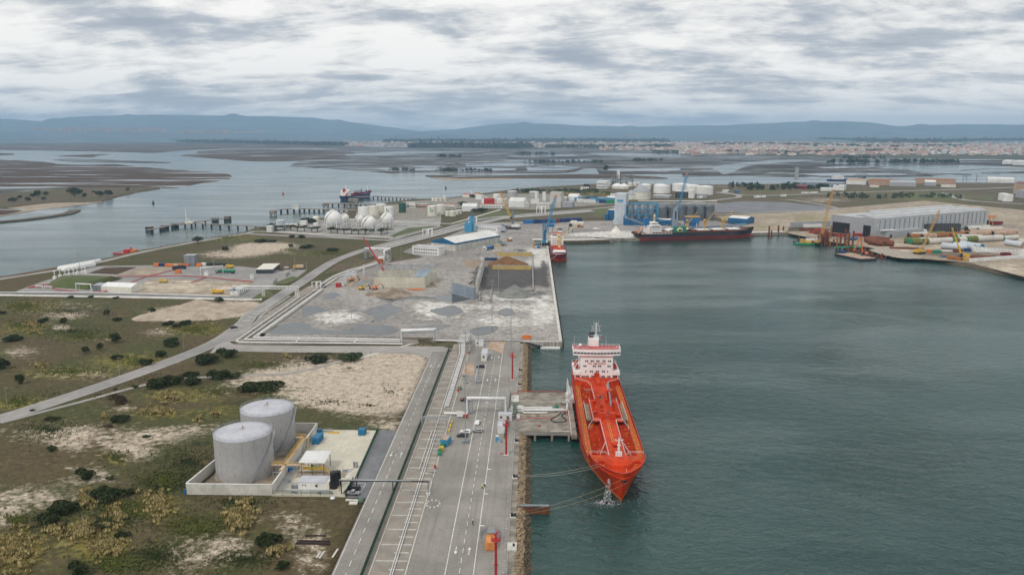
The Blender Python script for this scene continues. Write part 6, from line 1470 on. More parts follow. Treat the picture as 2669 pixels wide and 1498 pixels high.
for l,k,x,y,r,h,kd in(('dark shrub at the corner of the pipes beside the puddle','f2',790,1110,1.9,2.4,'mid'),('dark shrub on the grass strip below the two roads, right','d2',1360,1265,7,4,'mid'),('dark shrub on the grass strip below the two roads, left','d2',980,1290,6,4.2,'dark'),('dark shrub straddling the verge by the long shadowed lane','d1',1440,945,4.6,3.4,'dark'),('dark shrub on the green tussock belt, left','d1',1410,795,3.5,2.6,'dark'),('dark shrub on the green tussock belt, middle','d1',1490,810,3.,2.4,'dark'),('dark shrub on the green tussock belt, right','d1',1560,790,4.,3,'dark'),('lone shrub in the sand patch above the slope','d1',360,770,3.2,2.6,'dark'),('small shrub near the pampas on the left heath','d1',985,755,3,2.4,'dark'),('shrub at the far left of the heath below the lane','d1',110,925,5,3.8,'dark'),('small shrub left of the heath, by the lane','d1',20,700,2.6,2,'dark'),
 ('shrub on the lane edge south of the gas terminal','d1',595,565,2.2,2.,'dark'),('second shrub on the lane edge south of the terminal','d1',765,562,2.5,1.4,'dark'),('third shrub on the lane edge south of the terminal','d1',970,572,2.2,1.4,'dark'),('shrub in the green tussock near the river road','d4',180,880,8,4.5,'dark'),('shrub on the old grassland by the tank lane','d4',700,825,4,4,'dark'),('wide shrub in the middle of the old grassland','d4',760,960,7,3.4,'dark'),('darker shrub on the old grassland right part','d4',1120,1000,6,4,'dark'),('small shrub left of the river bend','d1',2450,60,4,3,'dark'),('small shrub near the river path','d1',2290,100,4,3,'dark')): bush(l,k,x,y,r,h,kd,rz=ru(0,3))
def tree(label,k,x,y,h,r,crown=LD,z=3.1,umb=False,grp='small trees on the heath',name='tree'):
 X,Y=C(k,x,y,z);t=thing(name,label,'tree',(X,Y,z),ru(0,6),grp)
 key=('tree',crown,umb)
 if key not in BP:
  b=bush_mesh(31 if umb else 17,1,1,520,.11,crown);b.v=[(a,c,(d*.45+.55) if umb else d*.92+.12) for a,c,d in b.v];o=b.bd('crown',crown,t)
  tr=MB();tr.lathe(0,0,[(.09,0),(.05,.6),(.03,.8)],7)
  for a in range(4): tr.bar((0,0,.4),(.45*cos(a*1.57),.45*sin(a*1.57),.75),.04)
  o2=tr.bd('trunk','bark',t);BP[key]=(o,o2);o.scale=o2.scale=(r,r,h)
 else:
  for q in BP[key]: c=q.copy();COL.objects.link(c);c.parent=t;c.scale=(r,r,h)
 return t
for l,k,x,y,h,r in(('pine beside the sand spoil heap','d1',1842,618,5.5,3.4),('small pine left of the sand spoil toe','d1',1278,700,4.6,2.6),('small pine standing on the bare heath','d1',902,715,4.2,2.4),('dark young pine on the left heath','d1',540,795,5.4,2.5),('young pine with pale top, lower heath','d1',970,945,6.5,3.4),('pine on the river embankment','d1',1660,108,8,5.4),('pine on the grey sand near the river','d1',1888,180,6,4),('narrow dark conifer near the upper access road','e7',612,80,5.,2.0),('young conifer just left of the narrow one','e7',520,98,4.6,2.4),('conifer at the top of the near heath','e7',705,30,4.,2.4),('small pine behind the grass by the river path','d1',2440,150,5,3.)):
 tree(l,k,x,y,h,r)
for i,(x,y) in enumerate(((295,705),(368,728),(472,725),(555,718),(645,735),(740,732),(840,750),(915,740),(1097,755),(1182,765),(1272,770),(1375,768),(1467,778),(1555,772),(1655,775),(1770,780),(1850,765))):
 tree(['first','second','third','fourth','fifth','sixth','seventh','eighth','ninth','tenth','eleventh','twelfth','thirteenth','fourteenth','fifteenth','sixteenth','last'][i]+' round topped tree from the left in the row before the spheres','d4',x,y,7.2,7.0 if i not in(14,) else 4,LD,3.4,True,'row of round trees before the sphere tanks','umbrella_tree')
WSM=[p for p in smooth(west,10)]
def tufts(name,blobs,mat,label,n,hh,seed):
 rnd=random.Random(seed);mb=MB();tot=sum(b[3]*b[4] for b in blobs)
 for k,x,y,rx,ry in blobs:
  for i in range(int(n*rx*ry/tot)+1):
   a=rnd.uniform(0,6.28);q=abs(rnd.gauss(0,.62));X,Y=C(k,x+rx*q*cos(a),y+ry*q*sin(a),3.2)
   if (-119<X<-55 and 243<Y<307) or X>-56 or min((X-p[0])**2+(Y-p[1])**2 for p in WSM)<60: continue
   h=hh*rnd.uniform(.5,1.3);w_=h*.55
   for j in range(7):
    t=rnd.uniform(0,6.28);dx,dy=cos(t),sin(t);s_=w_*rnd.uniform(.5,1)
    p=(X+rnd.uniform(-.3,.3)*h,Y+rnd.uniform(-.3,.3)*h,3.1);mb.add([p,(p[0]+dx*s_-dy*.18*h,p[1]+dy*s_+dx*.18*h,3.1+h*.75),(p[0]+dx*s_*.5,p[1]+dy*s_*.5,3.1+h*1.25),(p[0]+dx*s_+dy*.18*h,p[1]+dy*s_-dx*.18*h,3.1+h*.7)],[(0,1,2,3)])
 return tag(mb.bd(name,mat),label,'grass',kind='stuff')
tufts('pampas_grass',[('e7',1040,370,110,30),('e7',940,455,140,26),('e7',640,490,20,15),('e7',1320,470,40,20),('e7',1210,500,25,30),('e7',960,1030,85,80),('e7',520,1000,60,60),('e7',640,1280,110,90),('e7',500,1190,100,60),('e7',1460,1110,100,75),('e7',330,1180,60,50),('e7',90,1300,140,110),('e7',1690,1310,70,25),('e7',730,1110,40,30),('e7',230,170,60,20),('e7',690,1060,60,30),('e7',1490,1010,40,20),('d2',620,1240,50,25),('d1',300,860,60,20),('d1',270,800,80,30)],'reed','pale plumed pampas grass in drifts over the scrubland',1500,1.6,5)
tufts('tussock_grass',[('e7',700,730,70,35),('e7',420,210,220,30),('e7',850,140,160,35),('e7',110,390,130,40),('e7',1300,330,120,30),('e7',100,1120,70,40),('e7',1000,870,150,60),('e7',800,1050,200,60),('e7',1200,1150,200,80),('e7',700,1380,200,60),('d1',1640,830,220,50),('d1',200,640,200,60),('d1',700,890,220,40),('d1',150,800,160,50),('e7',1600,170,200,30),('e7',1650,360,80,20),('d4',550,990,150,25),('d4',1050,1030,260,40),('d1',1900,60,260,30)],'reed_green','olive tussock grass scattered over the scrubland',7000,.75,6)
tufts('dark_scrub',[('e7',1150,760,250,140),('e7',980,900,180,70),('e7',700,1100,260,110),('e7',300,1130,220,80),('e7',950,1330,220,110),('e7',1000,250,420,40),('e7',300,560,280,80),('e7',450,350,350,40),('e7',1450,1000,260,60),('d1',600,850,500,80),('d1',600,680,500,60),('e7',1500,1350,250,70),('d2',1000,1210,500,25)],'leaf_mid','low dark green scrub scattered between the tussocks',9000,.42,8)
tufts('sand_scrub',[('D',880,925,30,8),('D',985,985,40,14),('D',830,1010,80,12),('D',930,1020,80,8)],'leaf_mid','small green plants dotted over the pale sand',260,.5,9)
# ================================================================ MIDDLE DISTANCE
def corners(k,F,Rr,xl=None,depth=None,z=3.5):
 f=V3(C(k,*F,z));r=V3(C(k,*Rr,z));u=(r-f).normalized();p=V3((-u.y,u.x))
 if depth is None:
  tx=pix(k,xl,0)[0];lo,hi=.5,400
  for _ in range(50):
   m=(lo+hi)/2;q=f+p*m;ix=toimg(q.x,q.y,z)[0]
   if (ix>tx)==(toimg(f.x,f.y,z)[0]>tx): lo=m
   else: hi=m
  depth=lo
  if depth>390: depth=20
 return [tuple(f+p*depth),tuple(f),tuple(r),tuple(r+p*depth)],depth
def lerp2(a,b,t): return (a[0]+(b[0]-a[0])*t,a[1]+(b[1]-a[1])*t)
def wall_boxes(t,a,b,rows,n,wz,ww,wh,mat=GD_,name='window',m0=.06,m1=.06,frame=False):
 a=V3(a);b=V3(b);l=(b-a).length;u=(b-a).normalized();ang=math.atan2(u.y,u.x);nrm=V3((u.y,-u.x))
 mb=MB().box(0,0,0,ww,.16,wh);pos=[]
 for zz in rows:
  for i in range(n):
   p=a+u*(l*(m0+(1-m0-m1)*(i+.5)/n))+nrm*.06;pos.append((p.x,p.y,zz,ang))
 return multi(name,mb,pos,mat,t)
def bldg(label,k,F,Rr,h,xl=None,depth=None,wall=WW,roof='roof_grey',gable=0,gable_dir='long',z=3.4,name='building',cat='building',rows=(),nwin=0,ww=1.2,wh=1.,side=False,band=None,grp=None,door=None,overhang=.3,panels=0,parapet=0):
 P4,dp=corners(k,F,Rr,xl,depth,z);Lc,f,r,B=P4;o=V3((f[0],f[1],z));t=thing(name,label,cat,o,0,grp)
 q=[(p[0]-o.x,p[1]-o.y) for p in P4];l,f0,r0,b=q
 h0=h-(band[1] if band else 0)
 mb=MB();mb.prism([f0,r0,b,l],0,h0);mb.bd('wall',wall,t)
 if band: mb=MB();c=[(f0[0]*1,f0[1]),r0,b,l];cx=sum(p[0] for p in c)/4;cy=sum(p[1] for p in c)/4;mb.prism([(cx+(p[0]-cx)*1.002,cy+(p[1]-cy)*1.002) for p in c],h0,h);mb.bd('cladding',band[0],t)
 e=lambda p,s_=overhang:(p[0]+(1 if p[0]>(f0[0]+b[0])/2 else -1)*0,p[1])
 mb=MB()
 if gable:
  if gable_dir=='long': m1,m2=lerp2(f0,l,.5),lerp2(r0,b,.5);A,Bb,Cc,D=f0,r0,b,l
  else: m1,m2=lerp2(f0,r0,.5),lerp2(l,b,.5);A,Bb,Cc,D=r0,b,l,f0;m1,m2=lerp2(f0,r0,.5),lerp2(l,b,.5);A,Bb,Cc,D=f0,l,b,r0
  v=[(*A,h+.02),(*Bb,h+.02),(*m2,h+gable),(*m1,h+gable),(*Cc,h+.02),(*D,h+.02)]
  fl=gable_dir!='long'
  fs=[(0,1,2,3),(3,2,4,5)];fs=[x[::-1] for x in fs] if fl else fs
  mb.add(v,fs,0);mb.bd('roof',roof,t)
  mb=MB();g=[(0,3,5),(1,4,2)];g=[x[::-1] for x in g] if fl else g;mb.add(v,g,0);mb.bd('gable',band[0] if band else wall,t)
 else:
  mb.prism([(p[0]+(.2 if p[0]>f0[0]/2+b[0]/2 else -.2),p[1]+(.2 if p[1]>f0[1]/2+b[1]/2 else -.2)) for p in(f0,r0,b,l)],h,h+.25,bottom=True);mb.bd('roof',roof,t)
  if parapet:
   mb=MB();
   for a_,b_ in((f0,r0),(r0,b),(b,l),(l,f0)): mb.bar((*a_,h+.4),(*b_,h+.4),.3,.8)
   mb.bd('parapet',wall,t)
 if rows and nwin:
  wall_boxes(t,f0,r0,rows,nwin,0,ww,wh)
  if side: wall_boxes(t,l,f0,rows,side,0,ww,wh)
 if panels:
  for a_,b_,n in((f0,r0,panels),(l,f0,max(2,int(panels*dp/max(1,(V3(r0)-V3(f0)).length))))): wall_boxes(t,a_,b_,(0.05,),n,0,.22,h0-.1,SG,'panel_joint',0,0)
 if door:
  for (s_,u,w_,hh) in door:
   a_,b_=(f0,r0) if s_=='f' else (l,f0);p=lerp2(a_,b_,u);uu=(V3(b_)-V3(a_)).normalized();mb=MB().box(p[0]+uu.y*.1,p[1]-uu.x*.1,0,w_,.25,hh,rz=math.atan2(uu.y,uu.x));mb.bd('door','black',t)
 return t,q
w_,q=bldg('large warehouse with white roof, blue gable ends and pale panel walls','d5',(640,1008),(1190,902),8.6,xl=347,wall='precast',roof='roof_white',gable=4.4,band=('wall_blue',1.9),name='warehouse',cat='warehouse',panels=10)
Fq,Rq,Bq,Lq=q[1],q[2],q[3],q[0]
wall_boxes(w_,Fq,Rq,(7.0,),6,0,.9,.7,'galv','vent')
bldg('white two storey office west of the blue gabled warehouse','d5',(115,1040),(440,1062),7.6,depth=12,rows=(1.6,4.9),nwin=10,ww=1.7,wh=1.1,roof='roof_grey',name='office',cat='office',parapet=1)
bldg('white low office behind the blue gabled warehouse','d5',(885,762),(1155,785),6.2,depth=16,rows=(3.4,),nwin=8,ww=1.9,wh=1.2,name='office',cat='office',parapet=1)
t=thing('blue_hopper','bright blue hopper tower beside the north road','hopper',(*C('d5',800,768),3.5))
mb=MB().box(0,0,0,9,8,11);mb.box(5,1,0,5,5,19);mb.bar((-3,0,11),(4,0,18),2,1.5);mb.bd('body',SB_,t);mb=MB().box(5,1,19,2.5,2.5,3);mb.bd('head',BP_,t)
hall=thing('roofless_hall','half built roofless hall with tall pale precast walls','building',(*C('f1',1170,935),3.5))
o=hall.location
def rel(k,x,y,z=3.5): p=C(k,x,y,z);return (p[0]-o.x,p[1]-o.y)
A_=rel('f1',1170,935);B_=rel('f1',2300,945);dv=(V3(B_)-V3(A_));u_=dv.normalized();pv=V3((-u_.y,u_.x));
pr=V3((.15,1)).normalized()*36
C_=tuple(V3(B_)+pr);D_=tuple(V3(A_)+pr+u_*-9)
for a,b,h,nm in((A_,B_,8.0,'front_wall'),(B_,C_,8.0,'side_wall'),(C_,D_,7.4,'rear_wall')):
 mb=MB().bar((*a,h/2),(*b,h/2),.5,h);wl=mb.bd(nm,'precast_hall',hall);n=int((V3(b)-V3(a)).length/2.4);a_,b_=(a,b)
 wall_boxes(wl,a_,b_,(.02,),n,0,.1,h-.05,CO,'joint',0,0)
mb=MB()
for i in range(8):
 t_=i/7;a=V3((*lerp2(D_,C_,t_),7.4));mb.bar((a.x,a.y,0),(a.x,a.y,12.5),.35);b=V3((*lerp2(A_,B_,t_),8.));mb.bar((a.x,a.y,12.5),(b.x*.45+a.x*.55,b.y*.45+a.y*.55,13.),.3,.5)
 if i in(2,4,6,7): mb.bar((a.x,a.y,12.4),(b.x,b.y,8.4),.45,.5)
for q_ in(12.5,11.4): mb.bar((*D_,q_),(*C_,q_),.3)
for s_ in(.15,.3,.45): mb.bar((*lerp2(D_,A_,s_),12.8),(*lerp2(C_,B_,s_),12.8),.25)
mb.bd('roof_frame','galv',hall)
a=V3((*C_,12.6));b=V3((*B_,8.2));mb=MB();p1=V3((*lerp2(D_,C_,.75),12.5));p2=V3((*lerp2(A_,B_,.75),8.5));mb.add([p1.lerp(p2,.35),p1.lerp(p2,.95),a.lerp(b,.95),a.lerp(b,.35)],[(0,1,2,3)]);mb.bd('roof_sheet','wall_bluegrey',hall)
mb=MB()
for x_,y_ in((-16,6),(-14,14),(-22,28),(-24,34)): mb.box(x_,y_,0,.5,.5,9.5)
multi('steel_column',(lambda m_:(m_.box(0,0,0,.5,.5,9.5),m_)[1])(MB()),[(*rel('f1',925,670),0),(*rel('f1',950,665),0)],WW,hall)
def crane_boom(name,label,X,Y,z,az,length,elev,mat,wb=1.4,tele=False,base=YP,grp=None,track=True,cat='crane',hz=2.6,base_scale=1.,n=None):
 """az: heading of the boom in world degrees (0=+x). lattice or telescopic boom on a crawler"""
 t=thing(name,label,cat,(X,Y,z),R(az),grp);s_=base_scale
 for y in(-1.6*s_,1.6*s_):
  mb=MB();mb.prism([(-3*s_,0.15),(-2.6*s_,0),(2.6*s_,0),(3*s_,.5*s_),(2.7*s_,1*s_),(-2.7*s_,1*s_),(-3*s_,.6*s_)],0,1);mb.v=[(a,y+(c-.5)*.9*s_,b) for a,b,c in mb.v];mb.bd('track',DS,t)
 mb=MB().box(-.6*s_,0,1.1*s_,5.*s_,2.8*s_,1.6*s_);mb.box(-2.9*s_,0,1.0*s_,1.2*s_,3*s_,1.7*s_);mb.bd('body',base,t)
 mb=MB().box(1.2*s_,1.2*s_,1.2*s_,1.7*s_,1.1*s_,1.7*s_);mb.bd('cab',GD_,t)
 p=V3((1.2*s_,0,hz*s_*.8));q=p+V3((cos(R(elev))*length,0,sin(R(elev))*length));mb=MB()
 if tele:
  for i in range(3): mb.bar(p.lerp(q,i/3),p.lerp(q,(i+1)/3),wb*(1-.22*i),wb*(1-.22*i))
 else: lattice(mb,p,q,wb,wb,n or int(length/2.2),.22)
 b_=mb.bd('boom',mat,t);mb=MB().box(q.x,0,q.z-.3,1.4,1.,1.2);mb.bd('boom_head',mat,b_)
 if not tele:
  mb=MB();m_=V3((-2.5*s_,0,6.5*s_));mb.bar((-1.*s_,.8,2.5*s_),m_,.2);mb.bar((-1.*s_,-.8,2.5*s_),m_,.2);mb.bar(m_,q,.08);mb.bar(m_,(-3*s_,0,2.6*s_),.1);mb.bar(q,(q.x,0,max(3,q.z*.25)),.07);mb.bd('rigging',SG,t)
 return t
pa=V3((*C('f1',1370,705,12.),12.));
bx,by=C('f1',1380,760,3.5);hx=-15
tt=thing('mobile_crane','mobile crane with a long red telescopic boom behind the hall wall','crane',(bx,by+6,3.5),R(155))
mb=MB().box(0,0,1,9,2.7,1.2);mb.box(3.6,0,1,2.,2.6,2.2);mb.box(-1,0,2.2,3.5,2.5,1.6);mb.bd('body',OC,tt)
multi('wheel',(lambda m_:(m_.tube([(0,-.25,0),(0,.25,0)],.6,10),m_)[1])(MB()),[(x,y,.6) for x in(-3.4,-1.8,1.8,3.4) for y in(-1.3,1.3)],'rubber',tt)
mb=MB();p=V3((-1.5,0,3));q=p+V3((cos(R(53))*38,0,sin(R(53))*38))
for i in range(4): mb.bar(p.lerp(q,i/4),p.lerp(q,(i+1)/4),1.15-.15*i,1.25-.15*i)
mb.bd('boom',RP,tt)
def excavator(label,k,x,y,rz,mat,z=3.5,sc3=1.,up=False):
 t=thing('excavator',label,'excavator',(*C(k,x,y,z),z),rz);t.scale=(sc3,)*3
 for yy in(-1.1,1.1):
  mb=MB().box(0,yy,0,3.8,.6,.9);mb.bd('track',DS,t)
 mb=MB().box(-.6,0,1.,3.4,2.6,1.3);mb.lathe(0,0,[(.8,.8),(.8,1.1)],12);mb.bd('body',mat,t)
 mb=MB().box(.7,.8,1.1,1.4,1.,1.7);mb.bd('cab',GD_,t)
 mb=MB()
 if up: mb.bar((1,0,1.8),(3.2,0,13),.7,.8);mb.bar((3.2,0,13),(7,0,3.2),.5,.6)
 else: mb.bar((1,0,1.8),(3.6,0,4.6),.55,.7);mb.bar((3.6,0,4.6),(5.6,0,4.3),.5,.6)
 mb.bd('boom',mat,t)
 mb=MB()
 if up: mb.box(7.1,0,1.6,1.2,1.2,1.5)
 else: mb.bar((5.5,0,4.4),(7.2,0,1.6),.4,.5);mb.box(7.,0,.6,1.,1.2,1.1)
 mb.bd('bucket',DS,t);return t
excavator('yellow excavator digging in front of the precast hall','f1',880,985,R(-5),YP)
excavator('orange excavator working beside the spoil heap','f1',1180,985,R(-2),OC)
excavator('orange excavator among the site huts','f1',655,795,R(20),OC,sc3=.9)
def heap(label,k,pts,hmax,mat,peaks,name='heap',cat='heap',z=3.5,seed=1,res=3.):
 pk=[(*C(k,x,y,z),r,h) for x,y,r,h in peaks];mb=MB();rnd=random.Random(seed)
 x0=min(p[0]-p[2] for p in pk)-res;y0=min(p[1]-p[2] for p in pk)-res;nx=int((max(p[0]+p[2] for p in pk)-x0)/res)+2;ny=int((max(p[1]+p[2] for p in pk)-y0)/res)+2;V_=[]
 for j in range(ny+1):
  for i in range(nx+1):
   x=x0+i*res;y=y0+j*res;hh=0
   for (a,b,r,h) in pk: hh=max(hh,h*(1-math.hypot(x-a,y-b)/r))
   hh=hh+(rnd.uniform(-.12,.12)*min(1,hh)*res*.6 if hh>.1 else 0);V_.append((x,y,z+(hh if hh>.05 else -.3)))
 k_=nx+1;fs=[]
 for j in range(ny):
  for i in range(nx):
   f=(j*k_+i,j*k_+i+1,(j+1)*k_+i+1,(j+1)*k_+i)
   if max(V_[q][2] for q in f)>z-.3: fs.append(f)
 mb.add(V_,fs,0,True);return tag(mb.bd(name,mat),label,cat)
heap('brown spoil heap with a paler front beside the excavators','f1',[(1150,1140),(1850,1140),(1950,950)],6,'earth_pile',[(1300,1080,12,3.2),(1560,1090,15,5.8),(1700,1110,11,3.6),(1450,1060,13,4.6)],res=1.5)
heap('reddish brown bulk heap between the yellow walls','d3',[(830,690),(1200,690),(1000,660)],7,'brown_pile',[(1000,660,17,7.2),(1080,672,14,5.4),(930,680,13,4.6),(880,685,9,2.4)],res=1.2,name='bulk_heap')
heap('grey conical gravel heap at the edge of the dark floor','d3',[(920,1040),(1250,1040),(1080,990)],7,'grey_pile',[(1090,1035,14.5,8.2),(1170,1040,10,4)],res=1.,name='gravel_heap')
heap('white bulk heap standing alone on the north quay','d6',[(180,930),(400,930),(290,920)],10,'white_pile',[(285,915,8,9.5),(325,920,6,4)],res=.8,name='bulk_heap')
heap('long pale sand spoil bank beside the access road','d1',[(1230,745),(2150,620),(1700,745)],6,'sand_pile',[(1290,725,13,3.),(1400,705,15,4.2),(1500,685,16,5),(1590,665,15,5.6),(1660,650,17,6.6),(1760,665,18,5.4),(1560,710,13,3.6),(1700,720,12,4.4),(1790,722,10,3.),(1860,680,16,3.2),(1980,660,14,2.)],res=2.2,z=3.3,name='sand_heap')
def yardwall(label,a,b,h,w,mat='wall_bluegrey',seg=4,name='yard_wall'):
 a=V3(a);b=V3(b);t=thing(name,label,'wall',(a.x,a.y,3.5));d_=b-a;ang=math.atan2(d_.y,d_.x);l=d_.length
 for i in range(seg):
  m=d_*(i+.5)/seg;mb=MB().box(m.x,m.y,0,l/seg-.12,w,h,rz=ang);p=mb.bd('panel',mat,t)
  for q_ in(.33,.66):
   mb=MB().box(m.x,m.y,h*q_,l/seg,w+.1,.1,rz=ang);mb.bd('joint',SG,p)
 mb=MB().box(d_.x/2,d_.y/2,h,l,w+.3,.18,rz=ang);mb.bd('top','concrete',t);return t
yardwall('bluish concrete wall running diagonally beside the long puddle',C('d3',362,1010),C('d3',622,1080),8.7,2.,seg=1)
yardwall('long concrete wall on the west side of the dark floor',C('d3',645,1000),C('d3',725,700),8.4,2.,'precast',seg=8)
def ywall(label,k,a,b,h): return yardwall(label,C(k,*a),C(k,*b),h,2.6,'yellow_wall',3,'yellow_wall')
ywall('nearer yellow block wall in front of the brown heap','d3',(830,728),(1288,732),3.2);ywall('farther yellow block wall behind the brown heap','d3',(885,572),(1300,572),3.4)
for l,a,b in (('low concrete bay wall beside the grey wall foot',(680,1110),(680,1005)),('low concrete bay wall right of the first bay',(800,1115),(815,985)),('low concrete kerb wall along the dark floor foot',(830,985),(1310,992)),('thin kerb wall on the east side of the dark floor',(1310,990),(1300,560)),('small bay wall behind the blue grey wall',(555,905),(590,880)),('small bay wall west of the long wall',(630,740),(645,700))):
 yardwall(l,C('d3',*a),C('d3',*b),1.1,.7,CO,1,'low_wall')
def truck(label,k,x,y,rz,cabm=WW,boxm='navy',L_=12,z=3.5,kind='box'):
 t=thing('truck',label,'truck',(*C(k,x,y,z),z),rz)
 mb=MB();mb.prism([(-1.2,L_/2),(1.2,L_/2),(1.2,L_/2-2.2),(-1.2,L_/2-2.2)],.6,3.2,bottom=True);mb.bd('cab',cabm,t)
 mb=MB().box(0,L_/2+.02,1.9,2.1,.1,.9);mb.bd('windscreen',GD_,t)
 mb=MB()
 if kind=='tank': mb.tube([(0,L_/2-2.8,2.4),(0,-L_/2,2.4)],1.25,14)
 elif kind=='mixer': mb.tube([(0,L_/2-3.,2.4),(0,0,2.7),(0,-L_/2+1,3.4)],[.9,1.4,.6],12)
 elif kind=='dump': mb.prism([(-1.4,L_/2-2.4),(1.4,L_/2-2.4),(1.3,-L_/2),(-1.3,-L_/2)],1.,2.9,bottom=True)
 else: mb.box(0,-1.3,1.1,2.5,L_-2.9,2.6)
 mb.bd('load_body',boxm,t)
 mb=MB().box(0,0,.7,1.1,L_-1,.35);mb.bd('chassis',DS,t)
 multi('wheel',(lambda m_:(m_.tube([(-.2,0,0),(.2,0,0)],.5,10),m_)[1])(MB()),[(s_*1.05,yy,.5) for s_ in(-1,1) for yy in(L_/2-1.2,-L_/2+1.2,-L_/2+2.6)],'rubber',t);return t
truck('white tractor unit facing the camera, left of the two lorries','d3',733,505,R(178),boxm=WW,L_=9)
truck('red and white lorry with a dark blue curtain trailer','d3',790,500,R(150),WW,BP_,16)
truck('small white lorry alone in front of the gabled warehouse','d3',664,550,R(180),WW,SG,6)
truck('navy tipper lorry with a white cab loading at the brown heap','d3',790,630,R(90),WW,'navy',16,kind='dump')
truck('concrete mixer lorry on the open yard east of the warehouse','d3',1035,400,R(150),OC,WW,9,kind='mixer')
truck('green tanker lorry with a pale flash in the gas terminal','d1',1893,362,R(92),SG,GP_,17,3.4,'tank')
truck('yellow mobile crane lorry parked on the sandy terminal plot','d1',1830,530,R(80),YP,YP,9,3.4,'dump')
truck('yellow wheeled loader by the green tanker','d1',1930,318,R(90),YP,YP,7,3.4,'dump')
truck('brown skip lorry left on the sandy terminal plot','d1',1372,440,R(80),'yellow_wall','yellow_wall',7,3.4,'dump')
truck('cream and yellow lorry behind the gatehouse car park','d2',765,260,R(95),YP,'pipe_beige',9,3.4)
truck('white tanker lorry seen on the far east road','d6',1760,355,R(90),WW,WW,14,3.45,'tank')
truck('white articulated lorry on the far east road, rear of the pair','d7',200,22,R(90),WW,WW,16,3.45)
truck('white articulated lorry on the far east road, front of the pair','d7',295,20,R(90),WW,WW,16,3.45)
for l,k,x,y,m_,s_ in(('small blue and red machine next to the yellow crane','d5',1240,715,'navy',(9,4,3)),('white and yellow service car by the north sheds','d5',2360,740,WW,(8,3,2)),('brown loader on the north yard','d5',2165,715,'rust_orange',(8,4,3)),('dark blue grab on the warehouse side yard','d5',1228,775,'navy',(5,3,1.6)),('long low shed with a row of dark openings','d5',2120,675,CT,(18,7,4.5)),('white van parked beside the low shed','d5',2180,668,WW,(7,3,2.5)),('dark grab bucket at the mast foot','d5',1232,938,DS,(7,2.5,1.2)),('yellow barrier strip beside the mast foot','d5',1165,945,YP,(9,1.2,.8)),('green crate by the warehouse east corner','d5',1203,905,GP_,(2.6,2.6,2.6)),('rack of spreaders east of the warehouse','d5',1218,915,SG,(6,2,1.4)),('brown pallet on the yard by the yellow wall','d3',1180,512,'wood_dark',(10,2,.5)),('flat grey plate on the yard','d3',1110,500,SG,(6,2,.4))):
 t=thing('equipment',l,'equipment',(*C(k,x,y),3.5));mb=MB().box(0,0,.2,s_[0],s_[1],s_[2]*.6);mb.bd('body',m_,t);mb=MB().box(-s_[0]*.2,0,.2+s_[2]*.6,s_[0]*.45,s_[1]*.8,s_[2]*.4);mb.bd('top',m_,t)
def containers(lab,k,pts,mats,z=3.5,sz=(12,2.6,2.6),grp=None,rz=0):
 for i,((x,y),m_) in enumerate(zip(pts,mats)):
  container(lab[i] if isinstance(lab,list) else lab,*C(k,x,y,z),z,R(90)+rz,sz[0],sz[1],sz[2],m_,door=False,grp=grp)
nm=['first','second','third','fourth','fifth','sixth','seventh','eighth','ninth','tenth','eleventh','twelfth']
containers([f'{nm[i]} blue box from the left in the line across the north yard' for i in range(9)],'d5',[(1535,668),(1590,665),(1660,665),(1740,662),(1800,662),(1850,655),(1930,650),(2010,645),(2120,640)],[BP_,'navy','navy','navy',BP_,'rust','navy','navy','navy'],sz=(15,4,5),grp='blue boxes across the north yard')
def tower_crane(label,X,Y,az,tower_h,blen,elev,mat,boom_mat,cabm,z=3.5):
 t=thing('harbour_crane',label,'crane',(X,Y,z),R(az),'mobile harbour cranes')
 mb=MB().box(0,0,1.4,14,6,1.4)
 for x in(-7,7):
  for y in(-6,6): mb.bar((x*.6,0,2.1),(x,y,1.2),.8,.6);mb.box(x,y,0,2,2,1.2)
 mb.bd('chassis',DS,t)
 multi('wheel',(lambda m_:(m_.tube([(0,-.3,0),(0,.3,0)],.75,10),m_)[1])(MB()),[(x,y,.75) for x in(-5.5,-3.5,-1.5,1.5,3.5,5.5) for y in(-2.6,2.6)],'rubber',t)
 mb=MB().box(-2.5,0,2.9,9,5,3.4);mb.box(-7,0,2.9,2.5,4.6,3.);mb.bd('machinery_house',cabm,t)
 mb=MB();lattice(mb,(1,0,6),(.4,0,tower_h),2.6,2.6,int(tower_h/3),.35);mb.lathe(1,0,[(1.1,6),(1.1,tower_h*.62)],10);mb.bd('tower',mat,t)
 mb=MB().box(2.6,1.6,tower_h*.55,2,1.8,2.4);mb.bd('cab',GD_,t)
 p=V3((2.2,0,tower_h*.5));q=p+V3((cos(R(elev))*blen,0,sin(R(elev))*blen));mb=MB();lattice(mb,p,q,2.2,2.2,int(blen/3),.3);b_=mb.bd('boom',boom_mat,t)
 mb=MB().box(q.x,0,q.z-.6,2.2,1.8,2.2);mb.bd('boom_head',OC,b_)
 mb=MB().bar((.4,0,tower_h+1),q,.16);mb.bar((q.x,0,q.z),(q.x,0,q.z*.35),.12);mb.bd('cable',SG,t);return t
tower_crane('slate towered crane with a yellow lattice boom leaning left',*C('d5',1350,735),165,24,36,66,SG,YP,WW)
tower_crane('light blue crane with its boom raised steeply beside the red ship',*C('d5',1718,935),20,26,41,74,'crane_blue',SB_,SB_)
tower_crane('light blue crane whose orange tipped boom rises before the silos',*C('d6',1085,815),40,31,54,72,SG,SB_,BP_)
t=thing('hopper','yellow hopper with blue panels and a pale roof beside the blue crane','hopper',(*C('d3',1355,485),3.5))
mb=MB()
for x in(-4.5,4.5):
 for y in(-3,3): mb.bar((x,y,0),(x,y,9.5),.5)
for z in(3.2,6.4,9.3):
 for y in(-3,3): mb.bar((-4.5,y,z),(4.5,y,z),.4)
